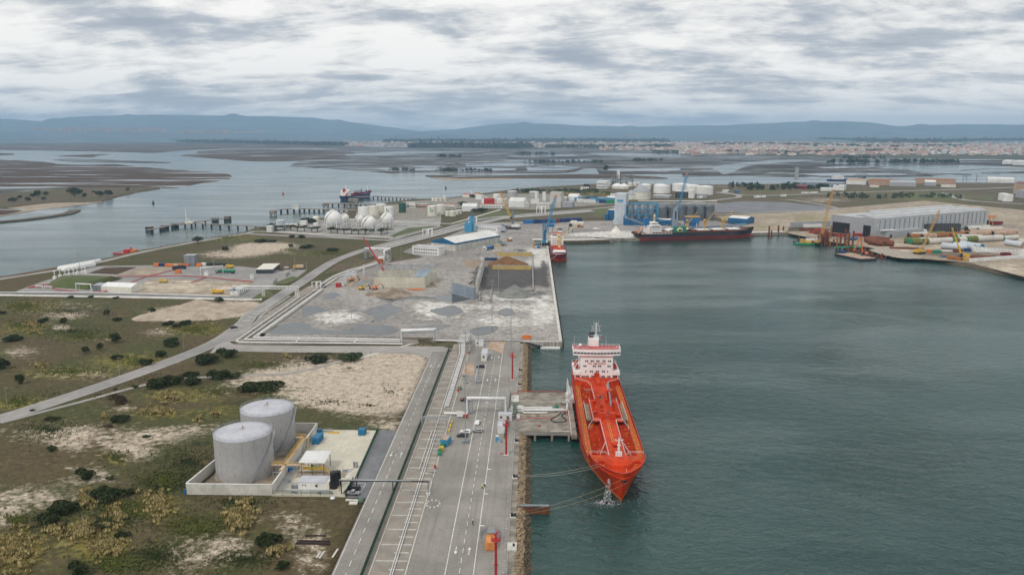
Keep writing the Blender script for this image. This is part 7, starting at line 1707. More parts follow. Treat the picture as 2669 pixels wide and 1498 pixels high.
mb.bd('frame',YP,t);mb=MB().box(.6,-2.8,3.6,5.,.4,2.4);mb.box(1.6,-2.8,.6,3.4,.4,2.3);mb.box(-3.7,0,.8,.6,4,4.5);mb.bd('panel',BP_,t);mb=MB().box(0,0,9.6,10.4,7.4,.4);mb.bd('roof',WW,t);mb=MB();mb.prism([(-3.5,-2.3),(3.5,-2.3),(3.5,2.3),(-3.5,2.3)],6.6,9.2);mb.bd('bin',SG,t)
for l,x,y in(('blue loading hopper on posts behind the red ship',860,620),('dark grab hopper on the quay right of the red ship',1330,615)):
 t=thing('hopper',l,'hopper',(*C('f4',x,y),3.5));mb=MB()
 for a in(-2.4,2.4): mb.bar((a,0,0),(a*1.1,0,8),.4);mb.bar((a,4,0),(a*1.1,4,8),.4)
 mb.bd('frame','navy',t);mb=MB().box(0,2,8,9 if x<1000 else 4,5,3.6);mb.bd('bin',BP_ if x<1000 else DS,t)
# ---- pipes beside the access road and the corner
GC='white pipes laid round the yard corner'
def cp_(pts,z=4.3,rz=3.45): return [(*C(k,x,y,z),z) for k,x,y in pts]
pipeline('corridor_pipe','outermost white pipe around the sharp corner of the yard',cp_([('f2',1530,320),('f2',900,760),('f2',275,1197),('f2',335,1228),('f2',2131,1243),('d2',1930,1098)]),.34,grp=GC,sup=14,zs=3.45)
pipeline('corridor_pipe','middle white pipe around the sharp corner of the yard',cp_([('f2',1850,180),('f2',1250,600),('f2',440,1172),('f2',2131,1190),('d2',1900,1068)]),.34,grp=GC,sup=14,zs=3.45)
pipeline('corridor_pipe','innermost white pipe around the sharp corner of the yard',cp_([('f2',1960,175),('f2',1350,605),('f2',615,1135),('f2',2131,1152),('d2',1900,1046)]),.4,grp=GC,sup=14,zs=3.45)
mb=MB()
ct=thing('concrete_duct','pale concrete duct wall beside the innermost pipe','wall',(0,0,0))
w=[V3((*C(k,x,y,4.),0)) for k,x,y in(('f2',1985,190),('f2',1400,620),('f2',700,1120))]
for a,b in zip(w,w[1:]): mb.bar((a.x,a.y,4.2),(b.x,b.y,4.2),1.,1.5)
mb.bd('panel',CL,ct)
mb=MB()
pipeline('link_pipe','white cross pipe tying the corner pipes together, left',cp_([('f2',1440,1240),('f2',1520,1155)],4.5),.25,grp='white cross pipes');pipeline('link_pipe','white cross pipe tying the corner pipes together, right',cp_([('d2',1380,1090),('d2',1415,1048)],4.5),.25,grp='white cross pipes')
def sleepers_line(label,a,b,n,k):
 mb=MB();A_=V3(C(k,*a));B2=V3(C(k,*b));d_=(B2-A_);ang=math.atan2(d_.y,d_.x)
 for i in range(n): p=A_.lerp(B2,(i+.5)/n);mb.box(p.x,p.y,3.46,.4,11,.3,rz=ang)
 return struct(label,mb,CO)
sleepers_line('pipe_sleepers',(520,1190),(2131,1205),26,'f2');sleepers_line('pipe_sleepers',(560,1150),(1900,210),44,'f2')
t=thing('pipe_portal','white pipe portal over the yard gate near the head fence','pipe frame',(0,0,0))
A_=V3((*C('d2',1930,1085),3.5));B2=V3((*C('d2',2300,1070),3.5));hh=Ht('d2',1930,1080,945)
for i in range(4):
 o_=V3((0,-1.2+i*.9,0));mb=MB();a=A_+o_+V3((-i*.4,0,0));b=B2+o_+V3((i*.4-1,0,0));mb.tube([a+V3((0,0,.8)),a+V3((0,0,hh+.1*i)),b+V3((0,0,hh+.1*i)),b+V3((0,0,.8))],.2,7);mb.bd('pipe',WM,t)
mb=MB()
for s_ in(A_,B2):
 for y in(-2,2): mb.bar(s_+V3((0,y,0)),s_+V3((0,y,hh)),.3)
for y in(-2,2): lattice(mb,A_+V3((0,y,hh-1)),B2+V3((0,y,hh-1)),.3,1.1,9,.16)
mb.bd('frame','galv',t)
for i in range(3): pipeline('corridor_pipe',['upper','middle','lower'][i]+' white pipe between the gate portal and the corridor frame',[(B2.x-.3,B2.y-1+i*.9,4.3+.0*i),(-41.2,446.3-i*.9-1,4.3),(-38.,441.5-i*.2,9.8 if i==1 else 4.3)],.22,grp='white pipes by the gate portal')
t=thing('pipe_gantry','white lattice gantry carrying a pipe over the access road','pipe bridge',(0,0,0))
A_=V3((*C('f2',300,315),3.45));M2=V3((*C('f2',815,315),3.45));B2=V3((*C('f2',1470,325),3.45));hh=Ht('f2',815,315,165)
mb=MB();lattice(mb,A_+V3((0,0,hh+.8)),B2+V3((0,0,hh+.8)),2,1.6,30,.16);mb.bd('span',WM,t)
for p in(A_,M2,B2):
 mb=MB();lattice(mb,p,p+V3((0,0,hh)),1.6,1.6,6,.16);mb.bd('tower',WM,t)
mb=MB();d1=(B2-A_).normalized();mb.tube([A_-d1*3.+V3((0,-1.5,1)),A_-d1*3.+V3((0,-1.5,hh+2.2)),B2+d1*2.4+V3((0,-1.5,hh+2.2)),B2+d1*2.4+V3((0,-1.5,.8))],.3,8);mb.bd('pipe',WM,t)
t=thing('pipe_tower','grey pipe frame with thick white legs behind the hall','pipe frame',(0,0,0))
pts=[C('f1',970,290),C('f1',1330,310),C('f1',1420,320),C('f1',1520,290)]
A_=V3((*pts[0],3.5));B2=V3((*pts[2],3.5));D2=V3((*pts[3],3.5));mb=MB();hh=8.
for p in(A_,A_+V3((3,9,0)),B2,D2):
 lattice(mb,p,p+V3((0,0,hh)),2,2,5,.25)
lattice(mb,A_+V3((0,0,hh)),B2+V3((0,0,hh)),3,1.5,10,.22);lattice(mb,B2+V3((0,0,hh)),D2+V3((0,0,hh)),3,1.5,4,.22);mb.bd('frame','galv',t)
mb=MB().tube([B2+V3((-1,-1.5,.5)),B2+V3((-1,-1.5,hh+1.3)),D2+V3((0,1,hh+1.3)),D2+V3((-26,6,hh+1.3))],.75,8);mb.bd('pipe',WM,t);mb=MB().tube([V3((*pts[1],3.6)),V3((*pts[1],3.5+hh))],.5,8);mb.bd('pipe',WM,t)
mb=MB().box(B2.x-3,B2.y-6,3.5,5.5,4,4.2);o=mb.bd('valve_house',WW);tag(o,'white valve house at the foot of the thick pipe legs','cabin')
for l,k,x,y,h in(('pair of white pipe loops on the corridor near the gas gantry','f2',1860,170,5.5),('pair of white pipe loops on the north road, nearest','d5',300,825,9),('pair of white pipe loops beside the blue hopper tower','d5',850,670,9),('pair of white pipe loops on the north road, farthest','d5',1685,548,11)):
 X,Y=C(k,x,y);t=thing('pipe_loop',l,'pipe',(X,Y,3.5),0,'white expansion loops on the pipe track');w_=h*.45
 for i,dx in enumerate((-w_*.8,w_*.8)):
  mb=MB().tube([(dx-w_/2,0,.5),(dx-w_/2,0,h),(dx+w_/2,1.5,h),(dx+w_/2,1.5,.5)],h*(.05 if i==0 else .1),7);mb.bd('pipe',WM,t)
def longp(label,pts,r,z=4.4): pipeline('corridor_pipe',label,[(*C(k,x,y,z),z) for k,x,y in pts],r,grp='white pipes following the access road north')
longp('left white pipe curving north past the hall',[('f2',1880,150),('f1',120,770),('f1',250,690),('f1',480,600),('f1',700,520),('f1',900,480),('f1',1200,385),('f1',1360,320)],.4)
longp('right white pipe curving north past the hall',[('f2',1990,130),('f1',90,880),('f1',330,710),('f1',480,650),('f1',720,560),('f1',920,490),('f1',1250,395)],.45)
longp('left white pipe running on beside the road to the silos',[('d4',1650,990),('d4',2100,870),('d4',2576,750),('d5',600,745),('d5',830,685),('d5',1200,595),('d5',1700,550),('d5',2300,505)],.5)
longp('right white pipe running on beside the road to the silos',[('d4',1700,1005),('d4',2150,885),('d4',2576,775),('d5',600,765),('d5',850,700),('d5',1230,608),('d5',1700,562),('d5',2300,516)],.6)
# ---- gas terminal
bldg('pale shed with a curved white roof at the gas terminal edge','d1',(1105,526),(1215,492),4.4,xl=850,wall=CT,roof=WM,gable=1.9,gable_dir='short',name='storage_shed',cat='shed')
bldg('low gatehouse with a flat overhanging cream roof and dark glazing','d1',(2290,362),(2350,312),3.6,xl=2150,wall=GD_,roof=CT,name='gatehouse',cat='gatehouse')
for l,a,b,r in(('farther of the two long white gas vessels by the river path',(500,325),(835,262),2.6),('nearer of the two long white gas vessels by the river path',(560,325),(810,278),2.6)):
 A_=V3((*C('d1',*a,5.4),5.4));B2=V3((*C('d1',*b,5.4),5.4));d_=(B2-A_).normalized()
 if 'nearer' in l: A_.y-=5;B2.y-=5
 t=thing('gas_vessel',l,'gas vessel',(0,0,0),0,'long white gas vessels');mb=MB().tube([A_-d_*1.6,A_-d_*.8,A_,B2,B2+d_*.8,B2+d_*1.6],[.5,r*.8,r,r,r*.8,.5],14);mb.bd('shell',WK,t)
 multi('saddle',(lambda m_:(m_.box(0,0,0,1.,3.4,2.2),m_)[1])(MB()),[(*(A_.lerp(B2,q))[:2],3.2) for q in(.1,.35,.65,.9)],CL,t)
for i,(x,y,h) in enumerate(((460,398,5),(505,385,5),(548,378,4.5),(580,370,3.5),(618,365,3.2),(650,358,4),(690,352,3.6),(715,350,3.4))):
 X,Y=C('d1',x,y,5);t=thing('vent_pipe',f'{nm[i]} white vent from the left on the grass mound','vent pipe',(X,Y,5.2),0,'white vents on the grass mound');mb=MB().box(0,0,-2,2.5,2.,3);mb.tube([(0,0,1),(0,0,h)],.35,8);mb.bd('vent',WM,t);mb=MB().box(0,0,h,1.6,1.2,.6);mb.bd('cap',WM,t)
def pportal(label,k,a,b,h,r=.35,mat=WM,grp='white pipe portals at the gas terminal'):
 A_=V3((*C(k,*a),3.45));B2=V3((*C(k,*b),3.45));t=thing('pipe_portal',label,'pipe frame',(0,0,0),0,grp);mb=MB()
 for p in(A_,B2):
  for y in(0,3): mb.bar(p+V3((0,y,0)),p+V3((0,y,h)),.3)
 for y in(0,3): mb.bar(A_+V3((0,y,h)),B2+V3((0,y,h)),.3)
 mb.bd('frame','galv',t);mb=MB().tube([A_+V3((-.5,-.5,.5)),A_+V3((-.5,-.5,h+.5)),B2+V3((.5,-.5,h+.5)),B2+V3((.5,-.5,.5))],r,7);mb.bd('pipe',mat,t)
pportal('tall white portal with a red leg left of the curved shed','d1',(650,510),(765,515),5.6)
pportal('low white loop on the red pipe, left','d1',(312,490),(358,492),2.,.3);pportal('low white loop on the red pipe, right','d1',(385,494),(428,496),2.,.3)
pportal('long white portal over the tanker loading bay','d1',(1695,380),(1870,362),6.4)
for l,pts in(('red pipe along the south edge of the grass mound',[(235,480),(400,470),(500,500),(650,512)]),('red pipe running east past the sandy plots',[(980,385),(1230,385),(1500,380),(1730,392),(1900,410),(2125,430)]),('red pipe crossing between the two sandy plots',[(1100,435),(1230,385),(1300,372),(1500,318)]),('red pipe loop round the loading bay',[(1600,440),(1730,392)]),('red pipe west of the grass mound',[(240,478),(330,462),(420,455)]),('red pipe by the curved shed door',[(780,515),(890,515),(890,490),(790,492)])):
 pipeline('fire_main',l,[(*C('d1',x,y,4.2),4.2) for x,y in pts],.35,RP,'fire pipe','red fire mains of the gas terminal')
pipeline('terminal_pipe','long low white pipe along the lane south of the terminal',[(*C('d1',x,y,4.2),4.2) for x,y in((0,520),(780,520),(1300,535),(1930,552))],.3,grp='white terminal pipes')
for i,(x,y,m_) in enumerate(((1315,300,OC),(1362,300,'navy'),(1410,303,OC),(1440,305,OC),(1480,305,'pipe_beige'),(1515,303,OC),(1565,303,OC),(1625,300,'navy'),(1670,300,OC),(1708,297,WW),(1765,295,DS),(1830,297,DS),(1872,298,DS))):
 container((nm+['thirteenth'])[i]+' crate from the left in the row at the back of the terminal',*C('d1',x,y,3.4),3.4,R(90),4.6,3,2.6,m_,'crate','crate','crates at the back of the terminal',False)
bldg('plain grey metal shed behind the row of crates','d1',(1548,303),(1636,303),10,depth=9,wall=SG,roof='galv',name='shed',cat='shed')
bldg('blue and white site office trailer at the gantry foot','f2',(330,290),(500,195),3.6,depth=5,wall=WW,roof=WW,name='site_cabin',cat='cabin',rows=(.2,),nwin=4,ww=.5,wh=3,)
bldg('white site cabin with a blue roof edge beside the trailer','f2',(150,300),(300,300),3.6,depth=6,wall=WW,roof=BP_,name='site_cabin',cat='cabin')
bldg('grey shed with red pipework beside the curved shed','d1',(780,505),(850,505),4,depth=10,wall=SG,roof='galv',name='shed',cat='shed')
bldg('small white hut alone on the terminal verge','d1',(2100,410),(2130,408),3.4,depth=4,wall=WW,name='hut',cat='hut');bldg('white hut under the loading bay portal','d1',(1712,383),(1745,383),3.6,depth=4,wall=WW,name='hut',cat='hut')
for l,a,b in(('dark fence panels at the terminal gate, left',(2295,455),(2330,430)),('dark fence panels at the terminal gate, right',(2400,395),(2435,370))): pathfence('gate_fence',[C('d1',*a),C('d1',*b)],3,3.4,l,dens=.3)
X,Y=C('d1',1500,330);truck('dark lorry with a raised body beside the orange crate','d1',1505,330,R(-50),'navy',DS,12,3.4)
containers(['orange crate set apart below the dark lorry'],'d1',[(1495,360)],[OC],3.4,(4.5,3,2.8))
t=thing('work_raft','red steel raft with two orange crates at the river bank','barge',(*C('d1',1080,190,1),0));mb=MB().box(0,0,.2,30,5,.8,rz=.1);mb.bar((-16,-4,1),(-6,0,3),.5);mb.bd('deck',RP,t)
mb=MB().box(-2,1,1.2,6,4,3.4);mb.box(2,2,4.6,1.4,1.4,2);mb.bd('crate',RP,t);mb=MB().box(6,0,1.2,6,4,3.6);mb.bd('crate',OC,t)
for l,x,y,s_,m_ in(('white site cabin with a grey roof left of the hall',400,905,(8,4,4),WW),('grey site cabin behind the white one',470,825,(8,5,4),'precast'),('second grey site cabin farther from the camera',570,760,(8,5,4),'precast'),('white tall cabin at the back of the hut row',660,720,(10,5,6),WW),('small blue tank among the site huts',525,740,(3,3,3),BP_),('red fuel tank at the left end of the site huts',360,925,(4,4,4),RP),('orange trench shield by the hall front',2090,990,(15,2.,.8),OC),('red steel beams by the valve house',1400,430,(14,3,.6),'rust'),('brown loader beside the valve house',1300,380,(6,4,4),'rust_orange')):
 t=thing('site_cabin' if 'cabin' in l else 'equipment',l,'cabin' if 'cabin' in l else 'equipment',(*C('f1',x,y),3.5));mb=MB().box(0,0,0,s_[0]*.85,s_[1],s_[2]*.8);mb.bd('body',m_,t);mb=MB().box(0,0,s_[2]*.8,s_[0]*.9,s_[1]*1.05,.2);mb.bd('roof','galv' if 'cabin' in l else m_,t)
t=thing('steel_stack','neat stack of galvanised steel members inside the hall end','steel stack',(*C('f1',1000,900),3.5))
for i in range(12): mb=MB().box(-4+ru(-1,1),i*1.7,.1,16-i*.8,.5,.6);mb.bd('beam','galv',t)
t=thing('trench','long open trench edged with timber left of the hall','trench',(0,0,0));mb=MB();a=C('f1',600,915);b=C('f1',880,690);mb.bar((*a,3.62),(*b,3.62),1.6,.25);mb.bar((a[0]+4,a[1],3.62),(b[0]+4,b[1],3.62),1.2,.25);mb.bd('edge',RS_,t)
heap('dark scrap heap at the right corner of the hall','f1',[(2420,900),(2560,700),(2500,800)],3,'earth_pile',[(2490,860,5,2.5),(2470,740,5,2.),(2440,920,5,1.4)],res=1.,name='scrap_heap')
for i,(x,y) in enumerate(((850,530),(880,520),(910,515),(935,512))):
 X,Y=C('d3',x,y);mb=MB().box(0,0,0,1.2,11,.8,rz=-.3);mb.box(0,0,.8,.9,8,.25,rz=-.3);o=mb.bd('precast_beam','pipe_beige');o.location=(X,Y,3.5);tag(o,f'{nm[i]} cream precast beam from the left behind the yellow wall','beam','cream precast beams')
# ---- red coaster at the pier
def ship(label,X,Y,rz,L_,B,dz,kind):
 t=thing('cargo_ship',label,'ship',(X,Y,0),rz);return t
bx,by=27.9,754;L_=96;B=8.1
S2=ship('dark red coaster with cream cranes moored bow on at the pier',bx,by+L_/2,pi,L_,B,7,'')
def st2(d): return L_/2-d   # distance aft of the stem
ST=[(st2(96),6.6,5,7),(st2(92),7.6,6.6,6.8),(st2(84),8.1,8,6.4),(st2(30),8.1,8.1,6.4),(st2(20),7.9,7.6,6.6),(st2(14),7.7,6.2,6.8),(st2(13.4),7.7,6.1,9.2),(st2(9),7.2,4.2,9.4),(st2(5),6.2,2.,9.7),(st2(2),4.6,.7,10),(st2(0),2.2,.1,10.3,st2(1.5))]
mb,_r=hull_mesh(ST,[.2,3.2],[1,1,0,0]);mb.add([(-2.2,st2(0),10.3),(2.2,st2(0),10.3),(.1,st2(1.5),-1),(-.1,st2(1.5),-1)],[(0,1,2,3)],0);mb.bd('hull',['red_ship','red_boot'],S2)
mb=MB();mb.prism(deck_poly(ST,.3,-99,st2(14)),5.6,6.0);mb.bd('main_deck','red_ship',S2);mb=MB();mb.prism(deck_poly(ST,.3,st2(13.6),99),8.3,8.8);mb.bd('forecastle_deck','ship_white',S2)
mb=MB().box(0,st2(13),8.8,12.5,.6,1.6);mb.bd('breakwater','ship_white',S2)
for i,d_ in enumerate((24,41,58)):
 mb=MB().box(0,st2(d_),6,11.5,13.5,1.7);mb.bd('hatch','red_ship',S2)
 mb=MB().box(0,st2(d_),7.7,11,12.6,.35);mb.bd('hatch_cover','ship_white' if i==0 else 'deck_red',S2)
def deck_crane(par,x,y,z,h,blen,baz,el,mat='cream_crane'):
 mb=MB().lathe(x,y,[(1.7,z),(1.3,z+2),(1.2,z+h),(1.7,z+h+.4),(1.7,z+h+2.5),(0,z+h+2.8)],10);mb.box(x,y,z+h*.6,3.2,3.,3.);c=mb.bd('crane_tower',mat,par)
 q=V3((x+cos(baz)*cos(el)*blen,y+sin(baz)*cos(el)*blen,z+h*.75+sin(el)*blen));mb=MB();p=V3((x,y,z+h*.75));sd=V3((-sin(baz),cos(baz),0))
 mb.bar(p+sd*1.1,q+sd*.3,.5,.6);mb.bar(p-sd*1.1,q-sd*.3,.5,.6)
 for i in range(5): a=p.lerp(q,i/5);mb.bar(a+sd*(1.1-.16*i),a-sd*(1.1-.16*i),.3)
 mb.bar((x,y,z+h+2.6),q,.14);mb.bd('jib',mat,c)
deck_crane(S2,-1.5,st2(50),7,12,27,pi+.35,R(38));deck_crane(S2,-1,st2(67),7,10,22,pi/2-.1,R(4))
mb=MB().box(0,st2(84),6,13.4,13,8.5);mb.box(0,st2(84),14.5,15,9,.4);mb.box(0,st2(83),14.9,11.5,7.5,3.4);hs=mb.bd('deckhouse','ship_white',S2)
mb=MB().box(0,st2(83),18.3,12,8,.4);mb.bd('top_deck',RP,hs)
wall_boxes(hs,(6,st2(79.2)),(-6,st2(79.2)),(16.2,),7,0,1.4,1.1)
wall_boxes(hs,(6,st2(77.4)),(-6,st2(77.4)),(7.6,10.2,12.6),5,0,.7,.8)
mb=MB().lathe(0,st2(82),[(.6,18.5),(.4,24),(1.4,24.3),(1.4,25.2),(0,25.3)],8);mb.lathe(3.6,st2(81),[(.2,18.6),(.9,20),(.9,21),(0,21.6)],10);mb.bd('mast','cream_crane',S2);mb=MB().box(-3.4,st2(90),6,4,4,15);mb.bd('funnel','ship_white',S2);mb=MB().box(-3.4,st2(90),21,4.1,4.1,1.4);mb.bd('funnel_top',DS,S2)
rope((19,748.5,4.),(27.,755,9.4),.5,'rope_pale','pale line from the coaster bow to the pier edge',.2,grp=None)
# ---- bulk carrier at the north quay
a=V3(C('d6',640,1025,0));b=V3(C('d6',2095,985,0));ax=(b-a).normalized();L3=(b-a).length+8;ang=math.atan2(ax.y,ax.x)-pi/2
side=V3((-ax.y,ax.x));ctr=(a+b)/2+side*10.4
S3=thing('cargo_ship','black and red bulk carrier with three ochre deck cranes','ship',(ctr.x,ctr.y,0),ang)
hl=L3/2
ST=[(-hl-4,7.5,2,9.6,-hl+2),(-hl,9,6,9.3),(-hl+6,10,9,9),(-hl+16,10.4,10.3,8.8),(hl-28,10.4,10.4,9),(hl-16,9.6,8,9.6),(hl-8,7.4,4.,10.8),(hl-2,3.8,1.2,11.8),(hl+5,.2,.15,12.8,hl)]
mb,_r=hull_mesh(ST,[4.6,4.61],[1,1,0,0]);mb.bd('hull',['black_hull','hull_red_brown'],S3)
mb=MB();mb.prism(deck_poly(ST,.4,-999,hl-15),7.8,8.3);mb.bd('main_deck','rust',S3);mb=MB();mb.prism(deck_poly(ST,.4,hl-16,999),9.6,10.2);mb.bd('forecastle_deck','rust',S3)
mb=MB().tube([(0,hl-3,3),(0,hl+4,2.2),(0,hl+6,1.4)],[2,1.4,.4],10);mb.bd('bulbous_bow','hull_red_brown',S3)
mb=MB()
for x in(-10,10): mb.box(x,-6,8.3,.4,L3-46,1.9)
mb.bd('coaming_side','rust',S3)
hp=[]
for i in range(5):
 yy=-hl+44+i*19.5;mb=MB().box(0,yy,8.3,14.5,15.2,2.4);mb.bd('hatch','rust',S3)
 mb=MB()
 if i in(0,1): mb.bar((0,yy-7,10.9),(0,yy-.4,13.),14,.3);mb.bar((0,yy+7,10.9),(0,yy+.4,13.),14,.3)
 else: mb.box(0,yy,10.7,14.2,14.8,.6)
 mb.bd('hatch_cover',WW,S3)
for x,h in((1225,26),(1480,26),(1745,27)):
 p=V3(C('d6',x,875,10));dloc=(p-ctr).dot(ax);deck_crane(S3,-1,dloc,8,12.5,19,pi/2-.25,R(52),'crane_ochre')
mb=MB().box(0,-hl+20,8.3,17,16,9.5);mb.box(0,-hl+20,17.8,20,11,.4);mb.box(0,-hl+20,18.2,13,9,3);h3=mb.bd('deckhouse','ship_white',S3)
wall_boxes(h3,(8.6,-hl+12),(8.6,-hl+28),(9.6,12.2,14.8),7,0,.9,.9);wall_boxes(h3,(6.6,-hl+15.5),(6.6,-hl+24.5),(19.2,),4,0,1.6,1.1)
mb=MB().box(10.3,-hl+22,8.3,.4,38,.5);mb.box(10.3,-hl+22,10.6,.4,38,.4)
for i in range(10): mb.box(10.3,-hl+4+i*4,8.3,.35,.35,2.6)
mb.bd('poop_rail','ship_white',S3)
mb=MB().lathe(0,-hl+22,[(1.,21),(.8,27),(1.8,27.3),(1.8,28.6),(.5,28.8),(.3,31),(0,31)],10);mb.bd('mast','cream_crane',S3)
mb=MB().box(0,-hl+12,17,5,5,9);mb.bd('funnel',BP_,S3)
mb=MB().tube([(8.,-hl+3,15),(8,-hl-2,9.5)],[1.3,1.1],8);mb.bd('lifeboat',OC,S3);mb=MB().bar((9.5,-hl-1,9),(9.5,-hl+4,17),.4);mb.bar((6.5,-hl-1,9),(6.5,-hl+4,17),.4);mb.bd('davit',WM,S3)
X,Y=C('d6',1130,900,9);mb=MB();p=V3(C('d6',1130,905,8));dl=(p-ctr).dot(ax)
# ================================================================ FAR BANK OF THE DOCK
X,Y=C('d6',1125,905,9)
mb=MB().box(0,0,0,16,.4,7,ry=.0);bn=mb.bd('banner',GP_,S3);lp=V3((X,Y))-ctr;bn.location=(10.9,lp.dot(ax),9.5);bn.rotation_euler=(0,0,R(90))
for r_,m_ in((2.9,WW),(2.2,YP),(1.3,GP_)):
 mb=MB().lathe(0,0,[(0,0),(r_,0),(r_,.08),(0,.08)],20);mb.v=[(x*1.3,-.25-z-(.1*(3-r_)),y+2.8) for x,y,z in mb.v];mb.bd('emblem',m_,bn)
t=thing('elevator_tower','tall pale grey grain elevator tower beside the silos','tower',(0,0,0))
cE=[C('d6',290,775),C('d6',410,800),C('d6',500,735)];d4=(cE[0][0]+cE[2][0]-cE[1][0],cE[0][1]+cE[2][1]-cE[1][1])
f_=V3(cE[1]);u1=(V3(cE[2])-f_).normalized();q0=f_+V3((-u1.y,u1.x))*15;q1=f_;q2=f_+u1*24;q3=q0+u1*24
mb=MB();mb.prism([tuple(q0),tuple(q1),tuple(q2),tuple(q3)],3.4,44.5);mb.bd('wall','elevator_wall',t)
mb=MB();mb.prism([tuple(q0),tuple(q1),tuple(q1+u1*3),tuple(q0+u1*3)],3.4,10);mb.v=[(x-1.5,y-.5,z) for x,y,z in mb.v];mb.bd('annex','elevator_wall',t)
fv=(q1-q0).normalized()
for i in range(9):
 mb=MB();c=q0+fv*7.5;n_=V3((fv.y,-fv.x))*.2;mb.box(c.x+n_.x,c.y+n_.y,12+i*3.4,3.2,.3,.5,rz=math.atan2(fv.y,fv.x));mb.bd('louvre',CT,t)
mb=MB();c=q0+fv*7.5;mb.box(c.x+fv.y*.25,c.y-fv.x*.25,34,8,.3,2.6,rz=math.atan2(fv.y,fv.x));mb.bd('painted_panel',SB_,t)
sil=[(775,745,1),(910,762,1),(1045,755,1),(1170,750,1),(1290,750,1),(1420,750,1),(1550,748,1)]
k_=0
for i,(x,y,f) in enumerate(sil):
 X,Y=C('d6',x,y);Y+=8
 t=tank('grain_silo',f'{nm[i]} corrugated steel silo from the left in the front row',X,Y,3.4,6.9,19.5,'silo_metal','silo_metal',5.2,'corrugated steel grain silos',railing=False,n=32,seams=14)
for i,x in enumerate((840,980,1110,1235,1360,1490)):
 X,Y=C('d6',x,745);Y+=26
 tank('grain_silo',f'{nm[i]} corrugated steel silo from the left in the rear row',X,Y,3.4,6.9,18.5,'silo_metal','silo_metal',5.2,'corrugated steel grain silos',railing=False,n=28,seams=14)
def P3(k,x,y,z): return V3((*C(k,x,y,z),z))
t=thing('conveyor_bridge','pale conveyor gallery running over the silo tops','conveyor',(0,0,0))
Y0=C('d6',910,762)[1]+18
xs0=C('d6',640,745)[0];xs1=C('d6',1600,745)[0]
mb=MB().box((xs0+xs1)/2,Y0+8,29.5,(xs1-xs0)+10,2,1.);mb.box((xs0+xs1)/2+10,Y0-6,27.6,(xs1-xs0)-14,.9,.6);mb.bd('gallery',WW,t)
mb=MB()
for i in range(9): x=xs0+(xs1-xs0)*i/8;mb.bar((x,Y0+7,22),(x,Y0+8,28.5),.4);mb.bar((x+5,Y0-6,24),(x,Y0+8,28.5),.25)
mb.bd('support',SG,t)
t=thing('steel_tower','blue steel framework of bins and stairs between tower and silos','steel tower',(0,0,0))
bX,bY=C('d6',620,800);mb=MB()
for x in range(0,46,9):
 for y in(0,10,20): mb.bar((bX-22+x,bY+y,3.4),(bX-22+x,bY+y,31),.7)
for z in(10,17,24,31):
 for y in(0,10,20): mb.bar((bX-22,bY+y,z),(bX+23,bY+y,z),.6)
 for x in range(0,46,9): mb.bar((bX-22+x,bY,z),(bX-22+x,bY+20,z),.5)
for x in range(0,45,9): mb.bar((bX-22+x,bY,10),(bX-13+x,bY,24),.35);mb.bar((bX-13+x,bY,10),(bX-22+x,bY,24),.35)
mb.bd('frame',SB_,t)
for i,x in enumerate((-15,-6,3,15)):
 mb=MB().lathe(bX+x,bY+10,[(.8,9),(3.6,14),(3.6,27),(1,29.5),(0,30)],14);mb.bd('bin',SG,t)
mb=MB().box(bX+2,bY-4,3.4,40,8,8);mb.box(bX-20,bY-6,3.4,8,6,12);mb.box(bX+26,bY-6,3.4,12,8,6);mb.bd('loading_house','wall_blue',t)
mb=MB().bar(P3('d6',415,700,25),P3('d6',760,830,8),2.6,2.2);o=mb.bd('conveyor','wall_bluegrey');tag(o,'inclined grey conveyor from the elevator tower to the quay','conveyor')
t=thing('ship_loader','pale grey ship loader column on the quay behind the bulk carrier','ship loader',(*C('d6',1075,850),3.5));mb=MB();mb.prism([(-4,-3),(4,-3),(4,3),(-4,3)],0,26);mb.v=[(x*(1-z/60),y,z) for x,y,z in mb.v];mb.bd('column','wall_bluegrey',t);mb=MB().bar((3,0,5),(20,-6,2),2.,1.6);mb.bar((0,0,26),(4,0,29),2,2);mb.bd('arm','wall_bluegrey',t);mb=MB().box(0,-3.1,12,2,.3,10);mb.bd('opening',DS,t)
t=thing('hopper','deep blue quay hopper with an ochre roof behind the bulk carrier','hopper',(*C('d6',1300,850),3.5));mb=MB();mb.prism([(-9,-4),(9,-4),(9,4),(-9,4)],7,13.5);mb.prism([(-5,-3),(5,-3),(5,3),(-5,3)],2.5,7);mb.bd('bin',BP_,t);mb=MB().box(0,0,14.5,19,8,1.2);mb.bd('roof','crane_ochre',t);mb=MB()
for x in(-8.5,8.5):
 for y in(-3.5,3.5): mb.bar((x,y,0),(x,y,15),.7)
mb.bd('frame',BP_,t)
t=thing('conveyor','long blue conveyor on trestles along the north quay','conveyor',(0,0,0));a=P3('d6',1370,840,12);b=P3('d6',2030,800,12);mb=MB().bar(a,b,2.4,2.2);mb.bd('gallery','wall_bluegrey',t)
multi('trestle',(lambda m_:(m_.bar((-2,0,0),(0,0,8),.5),m_.bar((2,0,0),(0,0,8),.5),m_)[2])(MB()),[(*a.lerp(b,q)[:2],3.5) for q in(.1,.3,.5,.7,.9)],BP_,t)
bldg('blue sided shed with a curved white roof beyond the bulk carrier bow','d6',(1790,780),(2040,800),7.5,depth=24,wall='wall_blue',roof=WW,gable=2.4,name='shed',cat='shed')
bldg('low white roofed shed before the left silos','d6',(760,785),(1010,800),6,depth=16,wall='wall_blue',roof='roof_white',gable=1,name='shed',cat='shed')
bldg('blue cabin left of the elevator tower, nearer','d6',(135,735),(180,738),8,depth=10,wall='wall_blue',roof=BP_,name='cabin',cat='cabin');bldg('blue two storey block left of the elevator tower','d6',(175,735),(290,740),14,depth=12,wall='wall_blue',roof=WW,name='building',cat='building')
